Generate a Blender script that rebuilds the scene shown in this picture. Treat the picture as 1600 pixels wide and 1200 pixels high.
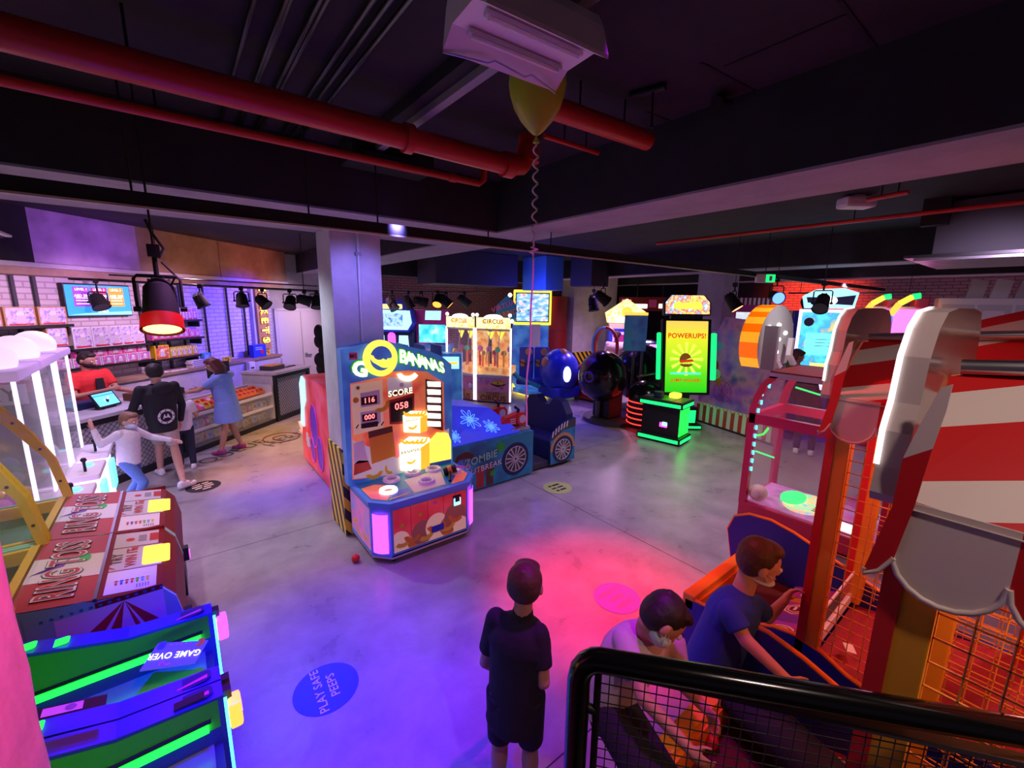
import bpy, bmesh, math, random
from mathutils import Vector, Matrix, Quaternion
random.seed(7)
SC = bpy.context.scene
for o in list(bpy.data.objects): bpy.data.objects.remove(o)
COL = SC.collection
R = math.radians
PI = math.pi
# ------------------------------------------------------------ camera
FPX, YAW, PITCH, ROLL, EYE = 667.6, R(51.82), R(10.62), R(-.823), 2.5
_f = Vector((math.cos(YAW)*math.cos(PITCH), math.sin(YAW)*math.cos(PITCH), -math.sin(PITCH)))
_r = Vector((math.sin(YAW), -math.cos(YAW), 0)); _d = _f.cross(_r)
_r2 = math.cos(ROLL)*_r+math.sin(ROLL)*_d; _d2 = -math.sin(ROLL)*_r+math.cos(ROLL)*_d
cam = bpy.data.cameras.new('camera'); cam_o = bpy.data.objects.new('camera', cam); COL.objects.link(cam_o)
cam.sensor_fit = 'HORIZONTAL'; cam.sensor_width = 36; cam.lens = 36*FPX/1600; cam.clip_start = .05; cam.clip_end = 200
M3 = Matrix((_r2, -_d2, -_f)).transposed()
cam_o.matrix_world = Matrix.Translation((0, 0, EYE)) @ M3.to_4x4()
SC.camera = cam_o
SC.view_settings.view_transform = 'Standard'; SC.view_settings.look = 'None'
SC.view_settings.gamma = 1; SC.view_settings.use_curve_mapping = False
SC.view_settings.exposure = 0.0
# measured sight lines: a pixel of the 1600x1200 photograph -> a point of the place
def _ray(px, py): return _r2*((px-800)/FPX)+_d2*((py-600)/FPX)+_f
def at(px, py, z=0.):
    d = _ray(px, py); t = (z-EYE)/d.z; return Vector((0, 0, EYE))+d*t
def atd(px, py, dep): return Vector((0, 0, EYE))+_ray(px, py)*dep
def atx(px, py, X):
    d = _ray(px, py); return Vector((0, 0, EYE))+d*(X/d.x)
def aty(px, py, Y):
    d = _ray(px, py); return Vector((0, 0, EYE))+d*(Y/d.y)
# ------------------------------------------------------------ world and room light
W = bpy.data.worlds.new('world'); SC.world = W; W.use_nodes = True
W.node_tree.nodes['Background'].inputs[0].default_value = (.4, .3, .6, 1)
W.node_tree.nodes['Background'].inputs[1].default_value = .09
LK = .5
def spot(loc, aim, col, power, ang=60, blend=.6, rad=.06):
    l = bpy.data.lights.new('spot', 'SPOT'); l.color = col; l.energy = power*LK
    l.spot_size = R(ang); l.spot_blend = blend; l.shadow_soft_size = rad
    o = bpy.data.objects.new('spot_light', l); COL.objects.link(o); o.location = loc
    o.rotation_euler = (Vector(aim)-Vector(loc)).to_track_quat('-Z', 'Y').to_euler(); return o
def point(loc, col, power, rad=.1):
    l = bpy.data.lights.new('point', 'POINT'); l.color = col; l.energy = power; l.shadow_soft_size = rad
    o = bpy.data.objects.new('point_light', l); COL.objects.link(o); o.location = loc; return o
def area(loc, aim, col, power, sx, sy):
    l = bpy.data.lights.new('area', 'AREA'); l.color = col; l.energy = power; l.shape = 'RECTANGLE'; l.size = sx; l.size_y = sy
    o = bpy.data.objects.new('area_light', l); COL.objects.link(o); o.location = loc
    o.rotation_euler = (Vector(aim)-Vector(loc)).to_track_quat('-Z', 'Y').to_euler(); return o
# unseen gelled stage lamps and added washes up under the slab
spot((.35, 2.0, 3.6), (.45, 2.45, 0), (.01, .0, 1), 2900, 50, 1)
spot((.5, 1.6, 3.6), (.25, 1.75, 0), (.0, .0, 1), 700, 44, 1)
spot((2.5, 1.9, 3.15), (2.75, 2.1, 0), (1, .0, .04), 2600, 44, 1)
spot((1.5, 1.2, 3.6), (1.3, 1.5, 0), (.44, .0, .75), 760, 50, 1)
spot((2.0, 3.0, 3.15), (1.9, 2.9, 0), (.42, .06, 1), 260, 80, 1)
spot((.3, 3.3, 3.15), (.1, 4.1, 0), (.66, .24, .8), 260, 84, 1)
spot((3.9, 2.9, 3.1), (4.3, 2.9, 0), (.62, .3, .9), 330, 100, 1)
spot((6.0, 2.9, 3.1), (6.1, 2.9, 0), (.95, .76, .74), 420, 112, 1)
spot((3.6, 4.6, 3.1), (3.9, 4.2, 0), (.45, .3, 1), 240, 90, 1)
spot((-.2, 5.4, 3.1), (.0, 5.9, 0), (.85, .55, .8), 300, 104, 1)
spot((.5, 6.6, 3.1), (.9, 7.1, 0), (1, .36, .07), 900, 42, 1)
spot((1.2, 8.0, 3.1), (1.7, 8.7, 0), (1, .45, .1), 1100, 56, 1)
spot((6.2, 6.9, 3.1), (6.3, 6.6, 0), (.05, .03, 1), 700, 70, 1)
spot((8.0, 6.8, 3.1), (7.6, 6.6, 0), (.4, .15, 1), 300, 90, 1)
spot((1.4, 3.2, 3.1), (1.45, 4.5, 2.2), (.25, .2, 1), 480, 70, 1)
spot((.5, 5.6, 3.1), (1.2, 4.7, 1.8), (.75, .78, 1), 240, 70, 1)
spot((.85, 5.9, 3.1), (1.0, 6.1, 0), (.03, .02, 1), 900, 40, 1)
spot((.3, 5.0, 3.15), (.72, 4.75, 0), (.55, .85, 1), 220, 30, 1)  # added spot standing for a pale blue reflection on the floor
# warm light on the striped alleys
spot((2.0, 1.5, 3.15), (2.7, .3, 1.0), (1, .1, .1), 170, 80, 1)
spot((.75, -.6, 3.6), (1.6, .0, 1.6), (1, .7, .64), 125, 96, 1)
spot((3.9, -.4, 3.1), (3.2, .0, 1.2), (1, .35, .3), 330, 100, 1)
point((1.68, -.45, 1.75), (1, .34, .1), 13, .04)  # this and the next: point lights added inside the cages for warm fill
point((2.85, .05, 1.8), (1, .22, .16), 10, .04)
spot((5.2, 1.0, 3.1), (5.6, 1.2, .6), (1, .3, .6), 200, 90, 1)
spot((-.5, 2.6, 3.6), (-.5, 3.6, .9), (1, .95, .98), 280, 40, .8)  # neutral spot added to light the ring game
spot((.5, 1.0, 2.9), (-.4, 1.3, 1.3), (1, .04, .33), 300, 70, 1)
spot((5.4, .2, 3.1), (7.2, .7, 2.4), (.85, .6, 1), 260, 80, 1)  # spot added to brighten the white wall unit
point((5.6, 1.3, 1.55), (1, .35, .6), 9, .05)  # point light added inside the ball machine for pink fill
# shop wall and soffit
def _shop(s, n, z): return Vector((.731*s-.682*n, .682*s+.731*n, z))
for s, c, p in ((4.2, (1, .55, .95), 230), (5.5, (1, .52, .95), 240), (6.8, (1, .5, .95), 240), (8.6, (.06, .03, 1), 800), (9.8, (.9, .55, .9), 260)):
    spot(_shop(s, 6.1, 2.75), _shop(s, 7.95, 1.75), c, p, 100, 1)
for s, c, p in ((5.6, (.45, .08, 1), 130), (7.4, (1, .3, .08), 70), (9.0, (1, .2, .1), 110)):
    spot(_shop(s, 5.9, 2.6), _shop(s, 7.4, 3.4), c, p, 80, 1)
spot(_shop(6.5, 6.6, 3.1), _shop(6.6, 6.3, .6), (.95, .55, .9), 200, 120, 1)
# washes over the far half of the hall
for (x, y, c, p) in ((-.6, 7.4, (.75, .5, 1), 300), (3.6, 10.4, (.95, .5, .8), 400), (6.0, 12.6, (1, .4, .6), 420),
                     (9.6, 7.4, (.95, .5, 1), 800), (12.2, 3.2, (.95, .5, .8), 700), (14.2, .6, (1, .6, .9), 900), (8.0, 10.6, (.75, .4, .9), 240)):
    spot((x, y, 3.05), (x+.05, y, 0), c, p, 150, 1, .1)
# ------------------------------------------------------------ materials
def nodes(m): m.use_nodes = True; return m.node_tree.nodes, m.node_tree.links
MATS = {}
def mat(name, col=(.5, .5, .5), rough=.5, metal=0., emit=None, es=0., alpha=1., trans=0., spec=.5, noise=0., nscale=20., bump=0.):
    if name in MATS: return MATS[name]
    m = bpy.data.materials.new(name); n, l = nodes(m); b = n['Principled BSDF']
    b.inputs['Base Color'].default_value = (*col, 1); b.inputs['Roughness'].default_value = rough
    b.inputs['Metallic'].default_value = metal; b.inputs['Specular IOR Level'].default_value = spec
    if emit: b.inputs['Emission Color'].default_value = (*emit, 1); b.inputs['Emission Strength'].default_value = es
    if alpha < 1: b.inputs['Alpha'].default_value = alpha
    if trans: b.inputs['Transmission Weight'].default_value = trans; b.inputs['IOR'].default_value = 1.05
    t = n.new('ShaderNodeTexNoise'); t.inputs['Scale'].default_value = nscale; t.inputs['Detail'].default_value = 3
    c = n.new('ShaderNodeTexCoord'); l.new(c.outputs['Object'], t.inputs['Vector'])
    if noise:
        mx = n.new('ShaderNodeMix'); mx.data_type = 'RGBA'
        mx.inputs[6].default_value = (*[max(0, v*(1-noise)) for v in col], 1); mx.inputs[7].default_value = (*[min(1, v*(1+noise)) for v in col], 1)
        l.new(t.outputs['Fac'], mx.inputs[0]); l.new(mx.outputs[2], b.inputs['Base Color'])
    if bump:
        bp = n.new('ShaderNodeBump'); bp.inputs['Strength'].default_value = bump; bp.inputs['Distance'].default_value = .01
        l.new(t.outputs['Fac'], bp.inputs['Height']); l.new(bp.outputs['Normal'], b.inputs['Normal'])
    MATS[name] = m; return m
def glow(name, col, es=3.): return mat(name, col, .5, emit=col, es=es)
def screen(name, cols, scale=6., es=1.2, stretch=(1, 1, 1)):
    """a lit display, backlit print, or print with some glow put into it: a broken up wash of its own colours"""
    if name in MATS: return MATS[name]
    m = bpy.data.materials.new(name); n, l = nodes(m); b = n['Principled BSDF']
    c = n.new('ShaderNodeTexCoord'); mp = n.new('ShaderNodeMapping'); mp.inputs['Scale'].default_value = stretch
    t = n.new('ShaderNodeTexNoise'); t.inputs['Scale'].default_value = scale; t.inputs['Detail'].default_value = 2
    r = n.new('ShaderNodeValToRGB'); e = r.color_ramp.elements
    while len(e) < len(cols): e.new(.5)
    for i, k in enumerate(cols): e[i].position = .3+.4*i/max(1, len(cols)-1); e[i].color = (*k, 1)
    l.new(c.outputs['Object'], mp.inputs[0]); l.new(mp.outputs[0], t.inputs['Vector']); l.new(t.outputs['Fac'], r.inputs[0])
    l.new(r.outputs[0], b.inputs['Base Color']); b.inputs['Roughness'].default_value = .35
    if es: l.new(r.outputs[0], b.inputs['Emission Color']); b.inputs['Emission Strength'].default_value = es
    MATS[name] = m; return m
def ramp_screen(name, cols, z0, z1, es=1.1):
    if name in MATS: return MATS[name]
    m = bpy.data.materials.new(name); n, l = nodes(m); b = n['Principled BSDF']; c = n.new('ShaderNodeTexCoord'); sp = n.new('ShaderNodeSeparateXYZ'); l.new(c.outputs['Object'], sp.inputs[0])
    mr = n.new('ShaderNodeMapRange'); mr.inputs[1].default_value = z0; mr.inputs[2].default_value = z1; l.new(sp.outputs[2], mr.inputs[0]); r = n.new('ShaderNodeValToRGB'); e = r.color_ramp.elements
    while len(e) < len(cols): e.new(.5)
    for i, k in enumerate(cols): e[i].position = i/(len(cols)-1); e[i].color = (*k, 1)
    l.new(mr.outputs[0], r.inputs[0]); l.new(r.outputs[0], b.inputs['Base Color']); l.new(r.outputs[0], b.inputs['Emission Color']); b.inputs['Emission Strength'].default_value = es; MATS[name] = m; return m
def glass(name, col=(.9, .95, 1), a=.12, rough=.03):
    return mat(name, col, rough, alpha=a, spec=.8)
# plain colours
for nm, c, ro, me in (('black', (.009, .009, .01), .5, 0), ('matte_black', (.01, .01, .011), .8, 0), ('charcoal', (.05, .05, .06), .6, 0), ('grey', (.3, .3, .32), .6, 0),
    ('light_grey', (.6, .6, .62), .55, 0), ('white', (.82, .82, .82), .5, 0), ('red', (.62, .02, .02), .4, 0), ('dark_red', (.22, .008, .008), .5, 0), ('brick_red', (.5, .05, .03), .4, 0),
    ('orange', (.9, .26, .02), .45, 0), ('yellow_orange', (.85, .36, .03), .5, 0), ('yellow', (.85, .62, .02), .4, 0), ('blue', (.02, .05, .55), .4, 0), ('royal_blue', (.015, .03, .42), .45, 0),
    ('sky', (.1, .35, .8), .4, 0), ('teal', (.02, .3, .4), .4, 0), ('navy', (.012, .02, .09), .5, 0), ('green', (.03, .6, .03), .4, 0), ('mint', (.3, .85, .6), .4, 0), ('pink', (.85, .12, .4), .4, 0),
    ('magenta', (.55, .03, .3), .4, 0), ('purple', (.2, .05, .45), .4, 0), ('cream', (.85, .75, .55), .5, 0), ('tan', (.5, .28, .12), .5, 0), ('brown', (.14, .05, .02), .5, 0),
    ('steel', (.55, .56, .6), .3, 1), ('dark_steel', (.12, .12, .13), .35, 1), ('rubber', (.02, .02, .02), .7, 0), ('banana', (.95, .72, .05), .45, 0)):
    mat(nm, c, ro, me)
for nm, c, s in (('g_white', (1, .96, .92), 3.2), ('g_warm', (1, .78, .3), 3.), ('g_pink', (1, .08, .85), 2.2), ('g_green', (.008, 1, .04), 3.2), ('g_mint', (.01, 1, .2), 1.4), ('g_cyan', (.1, .9, 1), 2.4),
    ('g_red', (1, .03, .02), 3.), ('g_blue', (.05, .12, 1), 6.), ('g_orange', (1, .35, .04), 2.2), ('g_yellow', (1, .75, .05), 1.6), ('g_violet', (.55, .2, 1), 2.4), ('g_digit', (1, .12, .12), 4.), ('g_lilac', (.8, .55, 1), 2.2)):
    glow(nm, c, s)
glass('glass'); glass('tinted_glass', (.1, .12, .6), .55, .08); glass('yellow_glass', (.8, .75, .1), .3); glass('pink_glass', (.9, .5, .6), .15)
def brick(name, col, mortar, scale=1.):
    m = bpy.data.materials.new(name); n, l = nodes(m); b = n['Principled BSDF']
    c = n.new('ShaderNodeTexCoord'); t = n.new('ShaderNodeTexBrick'); t.inputs['Scale'].default_value = scale
    t.inputs['Color1'].default_value = (*col, 1); t.inputs['Color2'].default_value = (*[v*.85 for v in col], 1); t.inputs['Mortar'].default_value = (*mortar, 1)
    t.inputs['Mortar Size'].default_value = .012; t.inputs['Brick Width'].default_value = .26; t.inputs['Row Height'].default_value = .085
    l.new(c.outputs['UV'], t.inputs['Vector']); l.new(t.outputs['Color'], b.inputs['Base Color']); b.inputs['Roughness'].default_value = .75
    bp = n.new('ShaderNodeBump'); bp.inputs['Strength'].default_value = .5; bp.inputs['Distance'].default_value = .01
    l.new(t.outputs['Fac'], bp.inputs['Height']); bp.invert = True; l.new(bp.outputs['Normal'], b.inputs['Normal'])
    MATS[name] = m; return m
brick('white_brick', (.72, .68, .7), (.45, .4, .42)); brick('pink_brick', (.5, .3, .34), (.22, .12, .14))
def concrete(name, a, b_, rough=.5, scale=1.5, joints=False):
    m = bpy.data.materials.new(name); n, l = nodes(m); b = n['Principled BSDF']
    c = n.new('ShaderNodeTexCoord')
    t = n.new('ShaderNodeTexNoise'); t.inputs['Scale'].default_value = scale; t.inputs['Detail'].default_value = 8; t.inputs['Roughness'].default_value = .65; t.inputs['Distortion'].default_value = .25
    l.new(c.outputs['Object'], t.inputs['Vector'])
    r = n.new('ShaderNodeValToRGB'); r.color_ramp.elements[0].position = .3; r.color_ramp.elements[1].position = .72
    r.color_ramp.elements[0].color = (*a, 1); r.color_ramp.elements[1].color = (*b_, 1); l.new(t.outputs['Fac'], r.inputs[0])
    out = r.outputs[0]
    t2 = n.new('ShaderNodeTexNoise'); t2.inputs['Scale'].default_value = 9 if joints else 28; t2.inputs['Detail'].default_value = 6
    l.new(c.outputs['Object'], t2.inputs['Vector'])
    if joints:
        sp = n.new('ShaderNodeSeparateXYZ'); l.new(c.outputs['Object'], sp.inputs[0])
        msk = None
        for ax, off, per in ((0, 3.74, 14.), (1, 1.37, 3.5)):
            s = n.new('ShaderNodeMath'); s.operation = 'SUBTRACT'; s.inputs[1].default_value = off-.5*per; l.new(sp.outputs[ax], s.inputs[0])
            w = n.new('ShaderNodeMath'); w.operation = 'WRAP'; w.inputs[1].default_value = per*.5; w.inputs[2].default_value = -per*.5
            s.inputs[1].default_value = off; l.new(s.outputs[0], w.inputs[0])
            ab = n.new('ShaderNodeMath'); ab.operation = 'ABSOLUTE'; l.new(w.outputs[0], ab.inputs[0])
            lt = n.new('ShaderNodeMath'); lt.operation = 'LESS_THAN'; lt.inputs[1].default_value = .0045; l.new(ab.outputs[0], lt.inputs[0])
            if msk is None: msk = lt
            else:
                mx = n.new('ShaderNodeMath'); mx.operation = 'MAXIMUM'; l.new(msk.outputs[0], mx.inputs[0]); l.new(lt.outputs[0], mx.inputs[1]); msk = mx
        mm = n.new('ShaderNodeMix'); mm.data_type = 'RGBA'; mm.inputs[7].default_value = (.03, .03, .035, 1)
        l.new(msk.outputs[0], mm.inputs[0]); l.new(out, mm.inputs[6]); out = mm.outputs[2]
        rr = n.new('ShaderNodeMapRange'); rr.inputs[3].default_value = rough-.16; rr.inputs[4].default_value = rough+.2
        l.new(t.outputs['Fac'], rr.inputs[0]); l.new(rr.outputs[0], b.inputs['Roughness'])
    else: b.inputs['Roughness'].default_value = rough
    l.new(out, b.inputs['Base Color'])
    bp = n.new('ShaderNodeBump'); bp.inputs['Strength'].default_value = .3 if joints else .12; bp.inputs['Distance'].default_value = .01
    l.new(t2.outputs['Fac'], bp.inputs['Height']); l.new(bp.outputs['Normal'], b.inputs['Normal'])
    MATS[name] = m; return m
concrete('floor_concrete', (.24, .225, .23), (.4, .38, .375), .3, 2.2, True)
concrete('plaster', (.42, .42, .44), (.62, .61, .62), .8, 2.5)
concrete('slab', (.018, .015, .019), (.035, .03, .037), .9, 3.)
concrete('beam_paint', (.014, .014, .017), (.028, .027, .032), .8, 4.)
concrete('beam_bounce', (.3, .28, .31), (.4, .38, .41), .8, 3.)  # underside layer of the beams: floor bounce put into a paler colour
concrete('board', (.25, .16, .1), (.42, .3, .2), .7, 3.)
def checks(name, c1, c2, scale, axis=0, diag=0., es=0.):
    """hard stripes along one object axis (with a slant)"""
    m = bpy.data.materials.new(name); n, l = nodes(m); b = n['Principled BSDF']
    c = n.new('ShaderNodeTexCoord'); sp = n.new('ShaderNodeSeparateXYZ'); l.new(c.outputs['Object'], sp.inputs[0])
    k = n.new('ShaderNodeMath'); k.operation = 'MULTIPLY_ADD'; k.inputs[1].default_value = diag; l.new(sp.outputs[2], k.inputs[0]); l.new(sp.outputs[axis], k.inputs[2])
    s = n.new('ShaderNodeMath'); s.operation = 'MULTIPLY'; s.inputs[1].default_value = scale; l.new(k.outputs[0], s.inputs[0])
    fr = n.new('ShaderNodeMath'); fr.operation = 'FRACT'; l.new(s.outputs[0], fr.inputs[0])
    g = n.new('ShaderNodeMath'); g.operation = 'GREATER_THAN'; g.inputs[1].default_value = .5; l.new(fr.outputs[0], g.inputs[0])
    mx = n.new('ShaderNodeMix'); mx.data_type = 'RGBA'; mx.inputs[6].default_value = (*c1, 1); mx.inputs[7].default_value = (*c2, 1)
    l.new(g.outputs[0], mx.inputs[0]); l.new(mx.outputs[2], b.inputs['Base Color']); b.inputs['Roughness'].default_value = .45
    if es: l.new(mx.outputs[2], b.inputs['Emission Color']); b.inputs['Emission Strength'].default_value = es
    MATS[name] = m; return m
# ------------------------------------------------------------ mesh collecting
_text = {}
def text_mesh(s, bold=.012):
    k = (s, bold)
    if k in _text: return _text[k]
    c = bpy.data.curves.new('t', 'FONT'); c.body = s; c.size = 1; c.align_x = 'CENTER'; c.align_y = 'CENTER'; c.offset = bold; c.space_character = 1.06; c.resolution_u = 3
    o = bpy.data.objects.new('t', c); COL.objects.link(o); dg = bpy.context.evaluated_depsgraph_get(); dg.update()
    me = bpy.data.meshes.new_from_object(o.evaluated_get(dg)); v = [tuple(p.co) for p in me.vertices]; f = [tuple(p.vertices) for p in me.polygons]
    bpy.data.objects.remove(o); bpy.data.curves.remove(c); bpy.data.meshes.remove(me)
    _text[k] = (v, f); return _text[k]
class MB:
    def __init__(s): s.v = []; s.f = []; s.m = []; s.s = []; s.T = Matrix.Identity(4)
    def add(s, V, F, m, sm=False):
        b = len(s.v); s.v += [tuple(s.T @ Vector(p)) for p in V]
        for f in F: s.f.append([b+i for i in f]); s.m.append(m); s.s.append(sm)
        return s
    def box(s, x0, x1, y0, y1, z0, z1, m, bev=0.):
        if bev <= 0:
            V = [(x, y, z) for z in (z0, z1) for y in (y0, y1) for x in (x0, x1)]
            return s.add(V, [(0, 2, 3, 1), (4, 5, 7, 6), (0, 1, 5, 4), (2, 6, 7, 3), (0, 4, 6, 2), (1, 3, 7, 5)], m)
        bm = bmesh.new(); bmesh.ops.create_cube(bm, size=1)
        for v in bm.verts: v.co = Vector(((x0+x1)/2+v.co.x*(x1-x0), (y0+y1)/2+v.co.y*(y1-y0), (z0+z1)/2+v.co.z*(z1-z0)))
        bmesh.ops.bevel(bm, geom=list(bm.edges), offset=bev, segments=2, affect='EDGES', profile=.6)
        return s.bm(bm, m)
    def bm(s, bm, m, sm=False):
        bm.verts.index_update(); V = [tuple(v.co) for v in bm.verts]; F = [[v.index for v in f.verts] for f in bm.faces]; bm.free(); return s.add(V, F, m, sm)
    def cyl(s, p0, p1, r0, m, r1=None, n=14, caps=True, sm=True):
        p0 = Vector(p0); p1 = Vector(p1); r1 = r0 if r1 is None else r1; a = (p1-p0).normalized()
        u = a.orthogonal().normalized(); w = a.cross(u); V = []; F = []
        for p, r in ((p0, r0), (p1, r1)):
            for i in range(n): t = 2*PI*i/n; V.append(p+u*(r*math.cos(t))+w*(r*math.sin(t)))
        s.add(V, [(i, (i+1) % n, n+(i+1) % n, n+i) for i in range(n)], m, sm)
        if caps: s.add(V, [list(range(n-1, -1, -1)), list(range(n, 2*n))], m)
        return s
    def tube(s, pts, r, m, n=8, closed=False, caps=True):
        P = [Vector(p) for p in pts]; k = len(P); rs = r if isinstance(r, (list, tuple)) else [r]*k; V = []; F = []; u = None
        for i, p in enumerate(P):
            a = (P[(i+1) % k]-P[i-1]) if closed else (P[min(i+1, k-1)]-P[max(i-1, 0)])
            a.normalize(); u = (a.orthogonal() if u is None else u-a*u.dot(a)).normalized(); w = a.cross(u)
            for j in range(n): t = 2*PI*j/n; V.append(p+u*(rs[i]*math.cos(t))+w*(rs[i]*math.sin(t)))
        for i in range(k if closed else k-1):
            a = i*n; b = ((i+1) % k)*n
            for j in range(n): F.append((a+j, a+(j+1) % n, b+(j+1) % n, b+j))
        s.add(V, F, m, True)
        if caps and not closed: s.add(V, [list(range(n))[::-1], list(range((k-1)*n, k*n))], m)
        return s
    def sphere(s, c, r, m, seg=20, rings=12, rot=None, zmin=-1., zmax=1.):
        c = Vector(c); r = Vector((r, r, r)) if isinstance(r, (int, float)) else Vector(r); V = []; F = []
        t0 = math.acos(max(-1, min(1, zmax))); t1 = math.acos(max(-1, min(1, zmin)))
        for i in range(rings+1):
            th = t0+(t1-t0)*i/rings
            for j in range(seg):
                ph = 2*PI*j/seg; p = Vector((r.x*math.sin(th)*math.cos(ph), r.y*math.sin(th)*math.sin(ph), r.z*math.cos(th)))
                V.append(c+(rot @ p if rot else p))
        for i in range(rings):
            for j in range(seg): F.append((i*seg+j, (i+1)*seg+j, (i+1)*seg+(j+1) % seg, i*seg+(j+1) % seg))
        return s.add(V, F, m, True)
    def lathe(s, prof, m, n=24, c=(0, 0, 0), sm=True):
        V = []; F = []; k = len(prof)
        for j in range(n):
            t = 2*PI*j/n
            for r, z in prof: V.append((c[0]+r*math.cos(t), c[1]+r*math.sin(t), c[2]+z))
        for j in range(n):
            for i in range(k-1): F.append((j*k+i, ((j+1) % n)*k+i, ((j+1) % n)*k+i+1, j*k+i+1))
        return s.add(V, F, m, sm)
    def prism(s, poly, o, u, v, d, m, side=None):
        """polygon (2d, in u,v from o) pushed by vector d"""
        o = Vector(o); u = Vector(u); v = Vector(v); d = Vector(d); k = len(poly)
        V = [o+u*p[0]+v*p[1] for p in poly]; V += [p+d for p in V]
        s.add(V, [list(range(k))[::-1], list(range(k, 2*k))], m)
        return s.add(V, [(i, (i+1) % k, k+(i+1) % k, k+i) for i in range(k)], side or m)
    def poly(s, pts, m): return s.add([Vector(p) for p in pts], [list(range(len(pts)))], m)
    def flat(s, poly, o, u, v, m):
        o = Vector(o); u = Vector(u); v = Vector(v); return s.poly([o+u*p[0]+v*p[1] for p in poly], m)
    def text(s, t, o, u, v, size, m, bold=.012, depth=0.002, sx=1.):
        V, F = text_mesh(t, bold); o = Vector(o); u = Vector(u).normalized(); v = Vector(v).normalized(); n = u.cross(v)
        return s.add([o+u*(p[0]*size*sx)+v*(p[1]*size)+n*depth for p in V], F, m)
    def curve_text(s, t, o, u, v, size, m, arc=0., **k): return s.text(t, o, u, v, size, m, **k)
    def mesh(s, name):
        me = bpy.data.meshes.new(name); me.from_pydata(s.v, [], s.f)
        names = []
        for x in s.m:
            if x not in names: names.append(x)
        for x in names: me.materials.append(MATS[x] if isinstance(x, str) else x)
        ix = {x: i for i, x in enumerate(names)}
        me.polygons.foreach_set('material_index', [ix[x] for x in s.m]); me.polygons.foreach_set('use_smooth', s.s); me.update(); return me
def setp(o, label=None, cat=None, group=None, kind=None):
    if label: o['label'] = label
    if cat: o['category'] = cat
    if group: o['group'] = group
    if kind: o['kind'] = kind
    return o
def thing(name, label, cat, loc=(0, 0, 0), rz=0., group=None):
    o = bpy.data.objects.new(name, None); o.empty_display_size = .1; COL.objects.link(o); o.location = loc; o.rotation_euler = (0, 0, rz); return setp(o, label, cat, group)
def part(name, mb, parent, label=None, kind=None):
    o = bpy.data.objects.new(name, mb.mesh(name) if isinstance(mb, MB) else mb); COL.objects.link(o); o.parent = parent; return setp(o, label, None, None, kind)
def single(name, mb, label, cat, loc=(0, 0, 0), rz=0., group=None, kind=None):
    o = bpy.data.objects.new(name, mb.mesh(name) if isinstance(mb, MB) else mb); COL.objects.link(o); o.location = loc; o.rotation_euler = (0, 0, rz); return setp(o, label, cat, group, kind)
def struct(name, mb): return single(name, mb, None, None, kind='structure')
def dup(root, loc, rz=None, label=None, group=None):
    r = root.copy(); COL.objects.link(r); r.location = loc
    if rz is not None: r.rotation_euler = (0, 0, rz)
    if label: r['label'] = label
    if group: r['group'] = group
    for ch in list(root.children):
        c = ch.copy(); COL.objects.link(c); c.parent = r
        for g in ch.children:
            d = g.copy(); COL.objects.link(d); d.parent = c
    return r
def arc(cx, cy, rx, ry, a0, a1, n=12): return [(cx+rx*math.cos(R(a0+(a1-a0)*i/n)), cy+ry*math.sin(R(a0+(a1-a0)*i/n))) for i in range(n+1)]
def circ(cx, cy, r, n=24, ry=None): return [(cx+r*math.cos(2*PI*i/n), cy+(ry or r)*math.sin(2*PI*i/n)) for i in range(n)]
def rrect(x0, x1, y0, y1, r, n=4):
    return arc(x1-r, y1-r, r, r, 0, 90, n)+arc(x0+r, y1-r, r, r, 90, 180, n)+arc(x0+r, y0+r, r, r, 180, 270, n)+arc(x1-r, y0+r, r, r, 270, 360, n)
def star(cx, cy, r0, r1, k, a=0.): return [(cx+(r0 if i % 2 == 0 else r1)*math.cos(a+PI*i/k), cy+(r0 if i % 2 == 0 else r1)*math.sin(a+PI*i/k)) for i in range(2*k)]
# ------------------------------------------------------------ the hall
def wall(name, a, b, z0, z1, m, th=.12, side=1):
    """upright slab from a to b with brick-friendly UVs; side=+1 puts its thickness to the left of a->b"""
    a = Vector((*a, 0)); b = Vector((*b, 0)); L = (b-a).length; u = (b-a)/L; n = Vector((-u.y, u.x, 0))*side
    mb = MB(); V = [a, b, b+n*th, a+n*th]; V = [p+Vector((0, 0, z)) for z in (z0, z1) for p in V]
    mb.add(V, [(0, 1, 5, 4), (2, 3, 7, 6), (1, 2, 6, 5), (3, 0, 4, 7), (4, 5, 6, 7), (0, 3, 2, 1)], m)
    me = mb.mesh(name); uv = me.uv_layers.new(name='UV')
    for lp in me.loops:
        p = me.vertices[lp.vertex_index].co; uv.data[lp.index].uv = ((p-a).dot(u)+(p-a).dot(n), p.z)
    return single(name, me, None, None, kind='structure')
mb = MB(); mb.box(-9, 17, -5, 15, -.2, 0, 'floor_concrete'); struct('floor', mb)
XW, YW, ZW = Vector((1, 0, 0)), Vector((0, 1, 0)), Vector((0, 0, 1))
mb = MB(); mb.box(-9, 17, -5, 15, 3.68, 3.85, 'slab'); struct('ceiling', mb)
NV = Vector((-.682, .731, 0)); TV = Vector((.731, .682, 0))     # the skewed shop wall: normal and run
def sw(s, n, z): return TV*s+NV*n+Vector((0, 0, z))
_a, _b = sw(1.5, 7.95, 0), sw(10.16, 7.95, 0)
wall('wall_back', _a[:2], _b[:2], 0, 3.68, 'white_brick', .15, 1)
_e = Vector((_b.x+.98*2.4, _b.y-.19*2.4))
wall('wall_side', _b[:2], _e, 0, 3.68, 'plaster', .15, 1)
wall('wall_far', (_e.x, 14.3), (16, 14.3), 0, 3.68, 'pink_brick', .15, 1)
wall('wall_corner', _e, (_e.x, 14.3), 0, 3.68, 'plaster', .15, 1)
mat('dark_wall', (.03, .02, .03), .8)
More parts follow.
